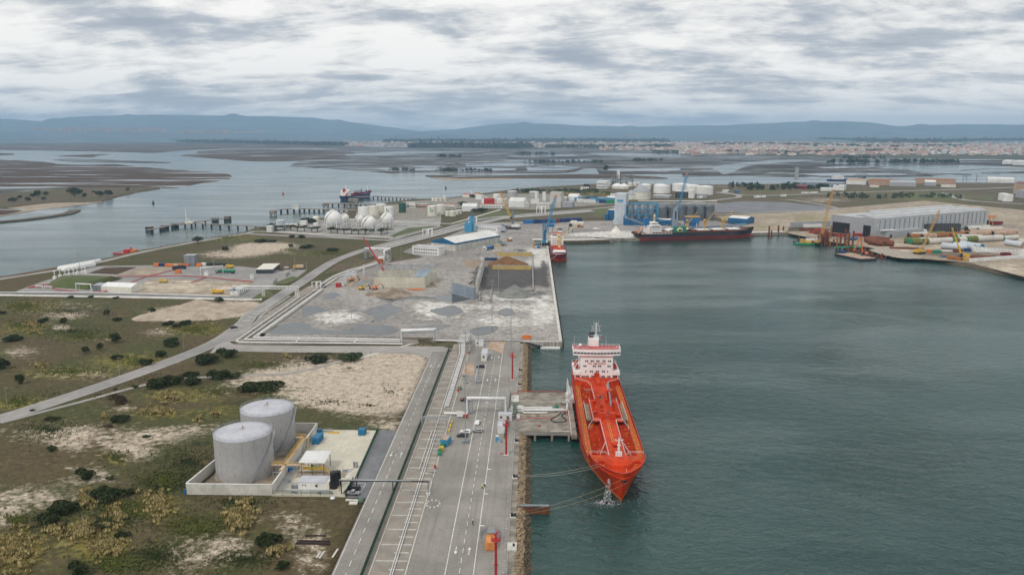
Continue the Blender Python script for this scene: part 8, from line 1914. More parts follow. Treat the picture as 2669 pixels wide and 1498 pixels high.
t=tank('grain_bin','slim blue bin standing against the elevator tower',*C('d6',303,700),3.4,4,30,'wall_blue','wall_blue',1,None,railing=False,n=16)
# ---- tank park
def tk(label,k,x,y,xl,xr,ytop,mat=WK,roof=WK,rise=None,grp='white storage tanks of the tank park',logo=None,stair=None,z=3.4,railing=False,n=40):
 ax_,ay=C(k,x,y,z);r=abs(C(k,xr,y,z)[0]-C(k,xl,y,z)[0])/2;h=Ht(k,x,y,ytop,z)
 return tank('storage_tank',label,ax_,ay+r,z,r,h,mat,roof,rise if rise is not None else r*.08,grp,stair or 0,railing,logo=logo,n=n)
tk('squat white tank at the left front of the four behind the spheres','d4',1525,530,1440,1605,418,railing=True)
tk('cream white tank second from left behind the spheres','d4',1660,528,1590,1725,402,CT,railing=True)
tk('cream white tank third from left behind the spheres','d4',1760,508,1690,1828,380,CT)
tk('white tank with a green letter b behind the right sphere','d4',1863,535,1800,1925,412,logo=(R(-97),Ht('d4',1863,535,455),9))
tk('dark green tank standing alone right of the white group','d4',2048,488,2000,2096,358,'fence_green','fence_green',.3)
tk('cream white tank with a green letter b, front of a pair','d4',2450,532,2386,2516,400,CT,logo=(R(-95),Ht('d4',2450,532,450),10))
tk('cream white tank hidden behind the lettered one','d4',2570,512,2510,2636,385,CT)
tk('tall pale blue grey tank at the left of the tree row','d4',405,710,343,468,592,'elevator_wall','elevator_wall')
for i,(x,y,xl,xr,yt) in enumerate(((498,688,468,530,640),(560,676,530,590,638),(610,672,580,638,636))): tk(['left','middle','right'][i]+' small cream tank beside the blue grey tank','d4',x,y,xl,xr,yt,CT,grp='small cream tanks by the river')
tk('small white flat topped tank near the red pump, by the river','d4',885,655,852,918,626)
for i,(x,y,xl,xr,yt) in enumerate(((545,578,515,575,515),(605,582,565,645,520),(655,562,630,680,508),(690,556,665,718,502),(600,560,575,625,510))): tk(nm[i]+' small cream tank in the cluster below the lettered tank','d5',x,y,xl,xr,yt,CT,grp='cluster of small cream tanks')
for i,(x,y,xl,xr,yt,m_) in enumerate(((1148,372,1100,1197,312,WK),(1020,440,962,1090,378,WK),(1115,440,1085,1142,370,CT),(1205,455,1140,1270,372,WK),(1335,340,1278,1395,275,'grey_tank'),(1602,345,1543,1664,282,'grey_tank'),(1000,360,970,1028,345,CT),(370,395,350,392,355,CT),(410,400,392,430,352,CT),(455,398,430,480,355,CT),(508,395,485,527,335,CT),(840,330,838,852,270,WK))):
 tk(['upper white tank with a domed top in the middle group','left white tank behind the red roofed hall','narrow cream tank between the two broad white ones','right broad white tank behind the red roofed hall','grey tank with white top by the river, left one','grey tank with white top by the river, right one','low cream tank partly hidden behind the middle group','first small cream tank by the river works','second small cream tank by the river works','third small cream tank by the river works','tall narrow cream tank by the river works','slim white stack by the red roofed river house'][i],'d5',x,y,xl,xr,yt,m_,WK,stair=(R(-120),R(-60)) if i in(0,3) else None)
for i,(k,x,y,xl,xr,yt,m_,ri,l) in enumerate((('d6',640,470,515,770,372,CT,14,'great cream tank with a grey domed roof behind the elevator tower'),('d6',500,468,430,580,405,CT,9,'cream tank with a grey roof half hidden by the elevator tower'),('d6',690,340,605,760,272,WK,3,'white tank behind the great domed tank'),('d6',920,385,810,1036,282,WK,2,'broad white tank behind the left silos'),('d6',885,345,812,960,268,WK,2,'white tank partly hidden behind the broad one'),('d6',1180,355,1065,1300,262,WK,2,'large white tank behind the blue crane boom'),('d6',1330,390,1240,1440,280,WK,2,'middle white tank of the right hand three'),('d6',1500,405,1390,1610,295,WK,2,'rightmost and broadest white tank of the far group'),('d6',1307,448,1262,1352,335,WK,.6,'small upright white tank before the broad ones'),('d6',310,322,245,400,285,CT,6,'low cream tank with conical white roof, left'),('d6',400,325,330,470,290,CT,6,'low cream tank with conical white roof, right'),('d6',480,290,443,515,240,CT,1,'small cream tank with green rails, left'),('d6',545,288,515,575,240,CT,1,'small cream tank with green rails, middle'),('d6',590,285,560,620,240,CT,1,'small cream tank with green rails, right'),('d7',2370,95,2325,2415,20,WK,1,'white tank at the far right edge, left one'),('d7',2425,105,2370,2480,32,WK,1,'white tank at the far right edge, front one'),('f7',1150,520,1110,1200,370,SG,1,'grey process tank of the far chemical works, left'),('f7',1050,520,1030,1080,400,CT,1,'slim pink tank of the far chemical works'))):
 tk(l,k,x,y,xl,xr,yt,m_,'wall_grey' if 'grey' in l else WK,ri)
def sphere(label,k,x,y,xl,xr,yt,seed=0):
 X,Y=C(k,x,y);r=abs(C(k,xr,y)[0]-C(k,xl,y)[0])/2;h=Ht(k,x,y,yt);Y+=r;t=thing('sphere_tank',label,'gas sphere',(X,Y,3.4),0,'white spherical gas tanks')
 zc=h-r*.92;mb=MB().lathe(0,0,[(max(.01,r*sin(a)),zc+r*cos(a)) for a in [pi*i/20 for i in range(21)]],32);mb.bd('sphere',WK,t)
 mb=MB().tube([(0,0,0),(0,0,zc)],r*.055,8);multi('leg',mb,[(r*.97*cos(a),r*.97*sin(a),0) for a in [2*pi*(i+.5)/10 for i in range(10)]],WM,t)
 mb=MB();n=10
 for i in range(n):
  a=2*pi*(i+.5)/n;b=2*pi*(i+1.5)/n;zz=max(2,zc-r*.15)
  mb.bar((r*.97*cos(a),r*.97*sin(a),.5),(r*.97*cos(b),r*.97*sin(b),zz),.22);mb.bar((r*.97*cos(b),r*.97*sin(b),.5),(r*.97*cos(a),r*.97*sin(a),zz),.22)
 mb.bd('bracing',WM,t)
 mb=MB();m=18;pts=[]
 for i in range(m+1):
  e=R(-25+115*i/m);az=R(-150+75*i/m);pts.append(((r+.7)*cos(e)*cos(az),(r+.7)*cos(e)*sin(az),zc+(r+.7)*sin(e)))
 for a,b in zip(pts,pts[1:]): mb.bar(a,b,1.1,.4)
 mb.bar((pts[0][0]-r*.75,pts[0][1]-2,0),pts[0],1.,.3);mb.bd('stair',CT,t)
 mb=MB().lathe(0,0,[(r*.22,zc+r*.98),(r*.22,zc+r*1.08),(0,zc+r*1.08)],10);mb.lathe(0,0,[(r+.05,zc-.12),(r+.25,zc),(r+.05,zc+.12)],32);mb.bd('top_platform',CT,t)
for l,a in zip(('largest white gas sphere at the left front','small white gas sphere behind the largest one','small white gas sphere in the middle rear','white gas sphere at the front right of the middle','white gas sphere at the right rear with orange pipes'),((1103,720,988,1218,472),(1267,665,1205,1328,506),(1467,668,1405,1530,524),(1592,748,1493,1690,545),(1834,690,1748,1920,503))): sphere(l,'d4',*a)
B_=[('white barrel roofed hall behind the small cream tanks','d5',(720,520),(900,522),8,22,WW,WW,4,()),('white gabled hall with a blue grey front in the middle of the park','d5',(1290,465),(1480,470),10,26,WW,'roof_white',5,()),('white shed joined to the gabled hall on its right','d5',(1480,470),(1540,465),7,22,WW,'roof_white',2,()),
('dark red roofed hall in front of the white tanks','d5',(990,470),(1118,470),14,14,RP,RP,0,()),('long white low office with an orange corner','d5',(940,478),(1210,480),6,8,WW,'roof_tile',0,(1.5,)),('row of brick sheds with white fronts, left','d5',(30,470),(150,475),8,12,CT,'roof_grey',0,(1.5,)),('row of brick sheds with white fronts, right','d5',(150,472),(290,480),6,12,RS_,'roof_grey',0,(1.,)),('row of white bay doors behind the lettered tank','d5',(480,485),(640,490),7,12,CT,'roof_tile',0,(1.5,)),
('huge plain concrete block building','d5',(1795,468),(1930,472),24,20,'precast','precast',0,()),('long low concrete wall building left of the block','d5',(1635,485),(1790,490),8,20,'precast',CL,0,()),('low grey annex right of the concrete block','d5',(1930,470),(2070,475),9,12,'wall_grey','roof_grey',0,()),('white tent roofed store near the river reeds','d5',(2015,388),(2135,392),8,22,WW,WW,4,()),('grey shed beside the white tent roofed store','d5',(1940,392),(2000,394),6,14,'wall_grey',WW,1,()),
('red roofed house at the river bank','d5',(725,345),(820,348),5,10,CT,RP,1.5,()),('small orange house behind the white stack','d5',(870,335),(928,337),6,10,'pipe_beige','roof_tile',1.5,()),('white low building with flat roof by the middle tanks','d5',(885,375),(965,378),8,12,WW,WW,0,()),('pair of white upright boxes by the right grey tank','d5',(1612,375),(1640,376),14,8,WW,WW,0,()),('single white upright box right of the pair','d5',(1705,392),(1745,392),16,8,WW,WW,0,()),('low white building between grey tanks and concrete block','d5',(1560,425),(1660,428),8,12,WW,'roof_grey',0,()),
('grey shed with pale roof right of the dark green tank','d4',(2100,415),(2230,418),6,14,'wall_grey','roof_grey',0,(1.,)),('white office of the chemical works by the river','f7',(645,600),(950,610),16,26,WW,WW,0,(3,9)),('grey block behind the white office of the chemical works','f7',(760,470),(1030,475),6,20,'wall_grey','wall_grey',0,()),('long flat shed before the broad white tanks','d6',(1080,440),(1260,445),12,20,DS,WW,0,()),('low pipe store with pale roof left of the flat shed','d6',(780,440),(1000,450),5,16,'wall_grey',WW,0,()),('low grey store right of the upright tank','d6',(1360,440),(1500,445),7,12,'wall_grey','wall_grey',0,()),
('small white pump house by the river trees','d4',(675,650),(760,650),5,9,WW,WW,0,()),('white cabin at the left end of the tree row','d4',(232,745),(300,745),7,9,WW,WW,0,()),('low white building with dome beside the river rocks','d4',(850,625),(915,625),7,10,CT,CT,2,())]
for l,k,F_,R2,h,dp,wm,rm,g,rows in B_: bldg(l,k,F_,R2,h,depth=dp,wall=wm,roof=rm,gable=g,gable_dir='long',rows=rows,nwin=8 if rows else 0,ww=2.2,wh=1.6)
for i,(x,y,m_) in enumerate(((130,975,SB_),(270,985,DS),(400,935,SB_),(490,945,DS),(620,985,SB_),(720,990,SB_),(880,1000,SB_),(900,1040,'navy'),(1100,1050,GP_),(1010,985,SB_))):
 container(nm[i]+' blue or dark box from the left in the rows by the silo road',*C('f7',x,y,3.4),3.4,R(90)+ru(-.1,.1),20,7,6,m_,'cargo_container','container','boxes stacked by the silo road',False)
for i,(x,y) in enumerate(((140,1020),(360,1035),(500,1045),(240,635),(320,635),(1160,850))): container(['white box beside the leftmost blue one','white box in the middle of the silo road row','long white box at the right of the row','white box near the river tree, left','white box near the river tree, right','grey box alone on the sand by the elevator tower'][i],*C('f7',x,y,3.4),3.4,R(90),12,6,6,WW,'cargo_container','container',None,False)
bldg('white open roofed store by the elevator tower','f7',(920,960),(1280,1000),6,depth=14,wall=DS,roof=WW,gable=2,name='shed',cat='shed')
t=thing('process_plant','cluster of slim columns and pipework at the river','process plant',(*C('f7',1350,520),3.4))
for i in range(14): mb=MB().tube([(-22+i*4+ru(-1,1),ru(-8,8),0),(-22+i*4,ru(-8,8),ru(12,28))],ru(.8,1.6),8);mb.bd('column',SG if i%3 else 'green_dull',t)
mb=MB().box(-4,0,0,6,6,36);mb.bd('stack',CT,t);mb=MB().box(0,0,10,50,2,2);mb.box(0,4,18,40,2,1.5);mb.bd('pipe_rack','galv',t)
# ---- river jetties
def rjetty(label,pts,w,z,step,mat=CO,pilem=DS,grp='river jetties'):
 t=thing('river_jetty',label,'jetty',(0,0,0),0,grp)
 for a,b in zip(pts,pts[1:]):
  a=V3((*a,z));b=V3((*b,z));mb=MB().bar(a,b,w,.9);mb.bd('deck',mat,t);n=max(1,int((b-a).length/step))
  mb=MB().box(0,0,0,1.2,w*.7,z+1.5);multi('pile',mb,[(*a.lerp(b,(i+.5)/n)[:2],-1.5) for i in range(n)],pilem,t)
 return t
rjetty('nearest river jetty, long arm towards the sphere farm',[C('d8',1270,880,4),C('d8',1480,868,4),C('d8',2010,895,4)],5,4.5,13)
rjetty('nearest river jetty, open berth line',[C('d8',1100,918,4),C('d8',1340,870,4),C('d8',1710,828,4)],4,4.5,16)
for i,(x,y) in enumerate(((1115,914),(1230,905),(1305,890),(1605,848),(1700,835))):
 X,Y=C('d8',x,y,1);t=thing('dolphin',f'{nm[i]} dark breasting dolphin from the left on the nearest river jetty','dolphin',(X,Y,0),0,'breasting dolphins');mb=MB().box(0,0,-1,8,6,6);mb.bd('base',DS,t);mb=MB().box(0,0,5,8.4,6.4,.6);mb.bd('cap',CO,t)
t=thing('loading_arm','cream loading tower on the nearest river jetty','loading arm',(*C('d8',1392,865,5),5));mb=MB().lathe(0,0,[(1.2,0),(.8,8),(.5,19),(0,21)],8);mb.box(4,0,0,10,6,2.5);mb.bd('tower',CT,t);mb=MB().bar((0,0,8),(5,0,3),.8);mb.bd('arm',CT,t)
rjetty('middle river jetty with a white control house',[C('d4',380,448,4),C('d4',640,432,4),C('d4',1100,448,4),C('d4',1440,462,4)],9,4.5,9)
rjetty('short river jetty between the other two',[C('d4',1075,362,4),C('d4',1400,368,4),C('d4',1720,380,4)],8,4.5,9)
rjetty('farthest river jetty where the small tanker lies',[C('d4',1410,285,4),C('d4',1700,270,4),C('d4',2210,300,4)],9,4.8,9)
bldg('white control house standing on the middle river jetty','d4',(575,438),(660,440),7,depth=8,z=5,name='control_house',cat='control house',rows=(4,),nwin=4)
for i,(k,x,y) in enumerate((('d4',320,520),('d4',1027,418),('d4',1368,348),('d4',1430,355))):
 X,Y=C(k,x,y,0);t=thing('mooring_dolphin',['square mooring dolphin farthest left in the river','square mooring dolphin off the short jetty','left square dolphin below the small tanker','right square dolphin below the small tanker'][i],'dolphin',(X,Y,0),0,'square mooring dolphins');mb=MB().box(0,0,2,9,9,5.5);mb.bd('cap',CO,t);mb=MB().box(0,0,-1,.9,.9,3.2);multi('pile',mb,[(a,b,0) for a in(-3.6,3.6) for b in(-3.6,3.6)],DS,t)
for l,k,x,y,m_ in(('tiny red channel buoy in the river','d8',2112,648,RP),('tiny dark boat in the middle of the river','d8',1143,716,DS),('tiny dark buoy off the oil terminal','d5',525,240,DS)):
 X,Y=C(k,x,y,0);mb=MB().lathe(0,0,[(2.5,-.5),(2.5,.8),(1,3),(.4,6),(0,6.2)],10);o=mb.bd('buoy',m_);o.location=(X,Y,0);tag(o,l,'buoy')
a=V3(C('d4',1240,312,0));b=V3(C('d4',1615,262,0));a2=V3(C('d4',1250,318,0));axx=(b-a2).normalized();LL=(b-a2).length;ct=(a2+b)/2
S4=thing('tanker_ship','small dark red tanker with a white bridge at the farthest river jetty','ship',(ct.x,ct.y,0),math.atan2(axx.y,axx.x)-pi/2)
hl=LL/2;ST=[(-hl,7,3,8,-hl+2),(-hl+5,8,7,7.4),(-hl+14,8.4,8.3,7),(hl-16,8.4,8.3,7),(hl-9,7.6,5.6,8.4),(hl-4,5,2,9.6),(hl,.3,.1,10.6,hl-3)]
mb,_r=hull_mesh(ST,[.8,.81],[1,1,0,0]);mb.bd('hull',['navy','red_boot'],S4);mb=MB();mb.prism(deck_poly(ST,.3),6.4,6.9);mb.bd('main_deck','red_ship',S4)
mb=MB().box(0,-hl+12,6.9,15,12,9);mb.box(0,-hl+14,15.9,17,6,3);mb.bd('deckhouse','ship_white',S4);mb=MB().box(0,-hl+7,15,4,4,6);mb.bd('funnel',RP,S4);mb=MB().bar((0,-hl+15,19),(0,-hl+15,27),.8);mb.bar((0,hl-7,9),(0,hl-7,20),1.);mb.bd('mast','ship_white',S4)
mb=MB().box(0,6,6.9,5,44,3);mb.box(0,4,7,15,3,4);mb.tube([(-4,0,11),(0,4,14),(4,14,12)],.6,6);mb.bar((2,16,9),(2,16,17),1.2);mb.bar((2,16,17),(-3,26,14),.9);mb.bd('trunk_deck','red_ship',S4);mb=MB().tube([(7,-hl+6,12),(7,-hl+1,8)],1.3,8);mb.bd('lifeboat',RP,S4)
mb=MB().box(0,hl-3,8,13,.6,3.6);mb.bd('bow_screen','red_ship',S4)
# ---- east side: grey hall
P4,dp=corners('d7',(932,492),(2168,372),xl=480)
L0,F0,R0,B0=[V3(p) for p in P4];t=thing('fabrication_hall','huge light grey fabrication hall with black openings in its west end','building',(F0.x,F0.y,3.4))
rl=lambda v:(v.x-F0.x,v.y-F0.y)
HH=21.2
print('hall depth',dp)
mb=MB();mb.prism([rl(F0),rl(R0),rl(B0),rl(L0)],0,HH);mb.bd('wall','wall_panel',t)
uu=(R0-F0).normalized();pp=(L0-F0).normalized()
e=rl(L0);f=rl(F0);mb=MB();dd=V3(f)-V3(e);m=V3(e)+dd/2;an=math.atan2(dd.y,dd.x);mb.box(m.x-uu.x*.25,m.y-uu.y*.25,0,dd.length+.2,.5,HH+.5,rz=an);mb.bd('end_wall','wall_grey',t)
for (s0,s1,h_) in((.04,.46,13.2),(.78,.95,13.2)):
 c=V3(e)+dd*((s0+s1)/2);mb=MB().box(c.x-uu.x*.62,c.y-uu.y*.62,0,dd.length*(s1-s0),.3,h_,rz=an);mb.bd('doorway','black',t)
nb=3
for i in range(nb):
 a0=V3(f)+(V3(e)-V3(f))*(i/nb);a1=V3(f)+(V3(e)-V3(f))*((i+1)/nb);mid=(a0+a1)/2;dR=V3(rl(R0));mb=MB();hh=HH+.3
 st_=[0,1] ;s0=uu*( [4,18,60][i]);e0=dR-uu*2
 A0,A1,Md=a0+s0,a1+s0,mid+s0;E0,E1,Me=a0+e0,a1+e0,mid+e0
 mb.add([(*A0,hh),(*E0,hh),(*Me,hh+2.2),(*Md,hh+2.2),(*E1,hh),(*A1,hh)],[(0,1,2,3),(3,2,4,5),(0,3,5),(1,4,2)],0);mb.bd('roof_bay','roof_grey',t)
 mb=MB().bar((*Md,hh+2.5),(*Me,hh+2.5),2.4,.9);mb.bd('ridge_light',WW,t)
for i in range(24):
 c=V3(f)+uu*((R0-F0).length*(.03+.96*(i+.5)/24));mb=MB().box(c.x-pp.x*.2,c.y-pp.y*.2,5.2,2.6 if i%2 else 1.1,.4,HH-6.6,rz=math.atan2(uu.y,uu.x));mb.bd('window_strip','wall_bluegrey' if i%2 else SG,t)
mb=MB();c=V3(f)+uu*42-pp*7;mb.box(c.x,c.y,0,66,14,7.5,rz=math.atan2(uu.y,uu.x));an_=mb.bd('annex','wall_grey',t)
for q_ in(14,46,62): c=V3(f)+uu*q_-pp*14.1;mb=MB().box(c.x,c.y,0,4,.3,4,rz=math.atan2(uu.y,uu.x));mb.bd('door',DS,an_)
mb=MB();c=V3(f)+uu*13-pp*10;mb.box(c.x,c.y,8.6,17,7,.5,rz=.3);mb.bd('canopy',WW,an_)
yardwall('long grey wall left of the fabrication hall',C('d7',40,385),C('d7',475,372),6.5,2,'wall_grey',3,'grey_wall')
bldg('row of dark steel tanks in front of the hall','d7',(1480,440),(1885,435),10,depth=7,wall=DS,roof=DS,name='steel_shed',cat='shed',panels=18)
bldg('white low site building before the hall annex','f6',(295,390),(590,395),5,depth=10,wall=WW,roof=WW,name='site_building',cat='cabin')
def bigpipe(label,k,a,b,r,mat,cap=GP_,grp='huge steel tubes lying on the work yard',z=None,ring=None):
 zc=3.5+r if z is None else z;A_=V3((*C(k,*a,zc),zc));B2=V3((*C(k,*b,zc),zc));t=thing('steel_tube',label,'steel tube',(0,0,0),0,grp);mb=MB().tube([A_,B2],r,18);mb.bd('shell',mat,t)
 d_=(B2-A_).normalized();mb=MB().tube([A_-d_*.4,A_-d_*.05],r*.94,18);mb.bd('end_cap',cap,t)
 if ring: mb=MB();p=A_.lerp(B2,ring[0]);q=A_.lerp(B2,ring[1]);mb.tube([p,q],r*1.012,18,cap=False);mb.bd('coated_band',ring[2],t)
 return t
WT='precast'
bp=[('leftmost of three green capped white tubes at the yard middle',(135,515),(560,540),4.3,WT,GP_,(0,.8,'reed_green')),('second of three green capped white tubes at the yard middle',(205,525),(640,520),4.3,WT,GP_,(0,.5,'reed_green')),('third green capped white tube, nearest the camera',(275,540),(455,540),4.4,'reed_green',GP_,None),('long white tube with dark green end beside the crane boom',(515,545),(1080,515),4.3,WT,'fence_green',(0,.15,'reed_green')),('short white tube with a bright green cap',(1115,517),(1370,500),4.3,WT,GP_,(0,.4,'reed_green')),
('far green capped tube at the left of the right hand group',(1200,450),(1600,450),4,WT,GP_,None),('second far green capped tube of the right hand group',(1275,458),(1700,455),4,WT,GP_,None),('long white tube with a broad green band and cap',(1410,498),(2110,465),4.4,WT,GP_,(0,.27,'reed_green')),('tapering white tube with a small green cap',(2145,475),(2430,455),3.6,WT,GP_,None),
('rusty tube lying left in the rear row',(225,445),(430,440),4.2,'rust_orange',DS,None),('rusty tube with dark mouth in the rear row',(490,445),(1020,415),4.2,'rust_orange',DS,(0,.5,RS_)),('white tube behind the rusty rear row',(300,405),(950,375),3.4,WT,WW,(.5,1,'reed_green')),('brown tube right of the white collar in the rear row',(1050,420),(1420,375),4,'rust_orange','rust',None),('dark studded tube with open mouth, near one',(1420,400),(1910,375),4.2,RS_,'black',None),('dark studded tube continuing to the right',(1930,385),(2370,370),4.2,RS_,'black',None),('dark studded tube behind the two near ones',(1450,355),(2420,335),4.2,RS_,'rust',None),
('upper white tube with dark mouth right of the hall front',(1400,285),(1860,258),4.2,WT,DS,None),('lower white tube with dark mouth right of the hall front',(1640,312),(2110,290),3.8,WT,DS,None),('pale grey tube pointing at the nearest yellow crane',(905,625),(1420,665),4.2,'elevator_wall','elevator_wall',None),('pale grey tube behind the first one, left capped',(1150,610),(1560,650),3.8,'elevator_wall',WW,None),('pale grey tube with a blue end',(1720,650),(1300,580),3.8,'elevator_wall',BP_,None),('pale tube with a wooden end at the far right',(2560,610),(2210,560),4,'elevator_wall',RS_,None),('rust rimmed white tube cut by the right frame edge',(2500,535),(2700,570),3.6,WT,'rust_orange',None)]
for l,a,b,r,m_,cp2,rg in bp: bigpipe(l,'f6',a,b,r*.8,m_,cp2,ring=rg)
for i,(a,b) in enumerate((((1600,580),(2190,600)),((1640,600),(2270,680)),((1700,640),(2060,690)),((1680,560),(2100,590)),((2060,670),(2290,690)))):
 bigpipe(nm[i]+' rust brown tube in the stack by the grey hall corner','f5',a,b,3.,'rust','rust',grp='rust brown tube stack')
crane_boom('crawler_crane','ochre crawler crane with a long lattice boom leaning right',*C('f6',440,790),3.5,25,44,62,'crane_ochre',2.0,base=YP,base_scale=1.7)
t_=crane_boom('crawler_crane','yellow telescopic crane leaning left near the precast blocks',*C('f6',1330,872),3.5,158,27,68,YP,1.6,tele=True,base=YP,base_scale=1.5)
X,Y=C('f5',500,700,1.5);crane_boom('crawler_crane','pale ochre lattice crane on the green pontoon among piles',X,Y,2,35,58,74,'crane_ochre',2.2,base='crane_ochre',base_scale=1.5)
t=thing('barge','flat blue barge with a brown deck carrying an orange excavator','barge',(0,0,0))
bpz=[C('f5',885,930,2.2),C('f5',1500,1060,2.2),C('f5',1890,1045,2.2),C('f5',1700,1000,2.2),C('f5',1260,900,2.2)];mb=MB();mb.prism(bpz,-.5,2.2);mb.bd('hull','black_hull',t);cx=sum(p[0] for p in bpz)/5;cy=sum(p[1] for p in bpz)/5;mb=MB();mb.prism([(cx+(x-cx)*.95,cy+(y-cy)*.93) for x,y in bpz],2.2,2.35);mb.bd('deck',RS_,t)
mb=MB();p=C('f5',1050,915,2.4);mb.box(*p,2.4,7,3,2.6);o=mb.bd('deck_container','navy');tag(o,'blue box on the left end of the flat barge','container')
excavator('large orange excavator with a raised arm on the flat barge','f5',1580,970,R(180),OC,2.4,1.5,True)
t=thing('work_pontoon','green pontoon crowded with orange and white gear','pontoon',(0,0,0));p=C('f5',320,700,1);mb=MB().box(p[0],p[1]+4,-.5,34,10,2.4);mb.bd('hull',GP_,t)
for (x,y,w_,h,m_) in((-9,4,5,4.4,'crane_ochre'),(-3,3,7,2.4,YP),(5,4,6,2.2,'rust_orange'),(3,8,13,4.4,WW),(12,4,5,3,'rust')): mb=MB().box(p[0]+x,p[1]+y,1.9,w_,4,h);mb.bd('gear',m_,t)
mb=MB();p=C('f5',90,680,0);mb.prism([(p[0]-10,p[1]),(p[0]+8,p[1]-2),(p[0]+10,p[1]+3),(p[0]-8,p[1]+4)],0,2.4);mb.box(p[0],p[1]+1,2.4,6,3,2.5);o=mb.bd('work_boat',DS);tag(o,'small grey work boat moored left of the green pontoon','boat')
pl_=[(920,860,570),(1000,850,430),(1110,830,345),(1165,850,440),(1200,800,400),(1300,820,385),(780,600,265),(655,600,370),(490,650,500),(560,640,490),(720,700,530),(850,720,590),(770,760,640),(400,700,560),(15,640,520),(1255,850,720),(2005,1060,925),(1855,1040,970)]
for i,(x,y,yt) in enumerate(pl_):
 X,Y=C('f5',x,y,0);h=Ht('f5',x,y,yt,0);mb=MB().tube([(0,0,-1),(0,0,h)],1.,9);o=mb.bd('steel_pile','rust' if i%3 else 'rust_orange');o.location=(X,Y,0);tag(o,'tall rusty steel pile standing in the water before the grey hall','pile','tall rusty piles before the grey hall')
rnd=random.Random(3)
for i in range(22):
 X,Y=C('f5',480+rnd.uniform(0,250),740-rnd.uniform(0,90),0);h=rnd.uniform(6,14);mb=MB().tube([(0,0,-1),(rnd.uniform(-.6,.6),0,h)],.9,8);o=mb.bd('steel_pile','rust');o.location=(X,Y,0);tag(o,'dark rusty pile in the dense cluster under the ochre crane','pile','dense pile cluster under the ochre crane')
for i,(x,y) in enumerate(((1190,870),(1230,890),(1300,890),(1330,915),(1410,910),(1445,935),(1480,880),(1590,900),(1615,870),(1635,955),(1670,985),(1700,920),(1730,890),(1750,980),(1785,1005),(1815,945),(1845,910),(1900,1035),(1930,965),(1955,930),(1985,1030),(2050,995),(2075,960),(2090,1050),(2165,1020),(2190,980),(2275,1045),(2310,1010),(2420,1035),(1375,930))):
 X,Y=C('f5',x,y,0)
 mb=MB().tube([(0,0,-1),(0,0,3.4)],1.2,9);o=mb.bd('pile_stump','rust') if i==0 else p0.copy()
 if i==0: p0=o
 else: COL.objects.link(o)
 o.location=(X,Y,0);tag(o,'short cut off rusty pile in the rows behind the flat barge','pile','short pile stumps behind the flat barge')
t=thing('pile_guide','green steel guide frames around the tall piles','guide frame',(0,0,0));
for x,y in((1000,780),(1090,770),(1200,760),(1290,755),(1400,770)): p=C('f5',x,y,4);mb=MB().box(p[0],p[1],3.6,10,6,.8);mb.bd('frame',GP_,t)
for i,(x,y) in enumerate(((2338,960),(2372,960),(2463,940),(2530,920))):
 X,Y=C('d6',x,y,0);mb=MB().tube([(0,0,-1),(0,0,[13,7,12,9][i])],1.,9);mb.box(0,0,-.5,3,3,1.);o=mb.bd('steel_pile','rust');o.location=(X,Y,0);tag(o,['tallest','short','second tall','rightmost'][i]+' dark pile off the bulk carrier bow','pile')
for l,x,y,s_,m_ in(('white long sheet lying on the work yard sand',950,735,(20,4,.4),WW),('bright green skip on the work yard',790,780,(9,3.4,2.8),GP_),('small orange box beside the green skip',660,770,(6,4,3),OC),('blue tarpaulin crate on the rock bank',940,865,(4,2.4,1.6),BP_),('dark red container by the yellow telescopic crane',1220,760,(8,4,3),'rust'),('dark red container at the right of the tube stack',2200,830,(9,4,3),'red_ship'),('long thin rust brown pile lying beside the road',180,695,(34,2,1.6),'rust'),('yellow machine at the end of the block wall',1390,930,(6,4,3),'crane_ochre'),('blue and brown barrels by the yellow telescopic crane',1420,745,(6,3,3),'navy')):
 t=thing('yard_gear',l,'equipment',(*C('f6',x,y),3.5),-.15 if 'pile' in l else 0);mb=MB().box(0,0,0,*s_);mb.bd('body',m_,t);mb=MB().box(0,0,s_[2],s_[0]*.7,s_[1]*.6,.3);mb.bd('top',m_,t)
for i in range(13):
 x=1600+i*75;y=745+i*5.2;container(f'{(nm+["thirteenth"])[i]} white site cabin from the left in the long row east',*C('f6',x,y),3.5,R(92),9,5,5,WW,'site_cabin','cabin','row of white site cabins on the east yard',False)
for i in range(6): X,Y=C('f6',1640+i*55,770);place(cw,f'{nm[i]} white car from the left below the row of white cabins',X,Y,R(80),3.5,'white cars below the site cabins')
t=thing('block_wall','low white precast block wall closing off the east sand yard','wall',(0,0,0));A_=V3(C('f6',1470,960));B2=V3(C('f6',2700,870));n=30;an=math.atan2((B2-A_).y,(B2-A_).x);mb=MB().box(0,0,0,(B2-A_).length/n-.5,2,3.2);multi('block',mb,[(*A_.lerp(B2,(i+.5)/n),3.5,an) for i in range(n)],WW,t)
for i,(a,b) in enumerate((((1480,860),(1960,900)),((1500,840),(2000,880)),((1540,830),(2030,860)),((1020,870),(1300,910)),((900,830),(1250,880)),((2230,860),(2500,845)))):
 A_=V3((*C('f6',*a,4.5),4.5));B2=V3((*C('f6',*b,4.5),4.5));mb=MB().bar(A_,B2,4.5,2.2);o=mb.bd('steel_stack','rust' if i not in(3,4) else 'rust_orange');tag(o,['front','middle','rear','orange tinted near','orange tinted far','rightmost'][i]+' long stack of rust brown steel on the east yard','steel stack')
heap('pale rubble bank along the shore behind the pile stumps','f5',[(2000,860),(2500,960),(2300,900)],5,'rock_pale',[(2080,860,14,3.6),(2200,900,14,3.8),(2350,930,15,4),(2480,965,14,3.4),(2600,990,14,3.)],res=2.,name='rubble_bank')
t=thing('yellow_gantry','orange yellow gantry at the north east corner of the hall','gantry',(*C('f6',1860,215),3.5));mb=MB().box(0,0,11,14,3,2);mb.bd('beam',OC,t);mb=MB();
for x in(-5,0,5): mb.bar((x,0,0),(x,0,11),.7)
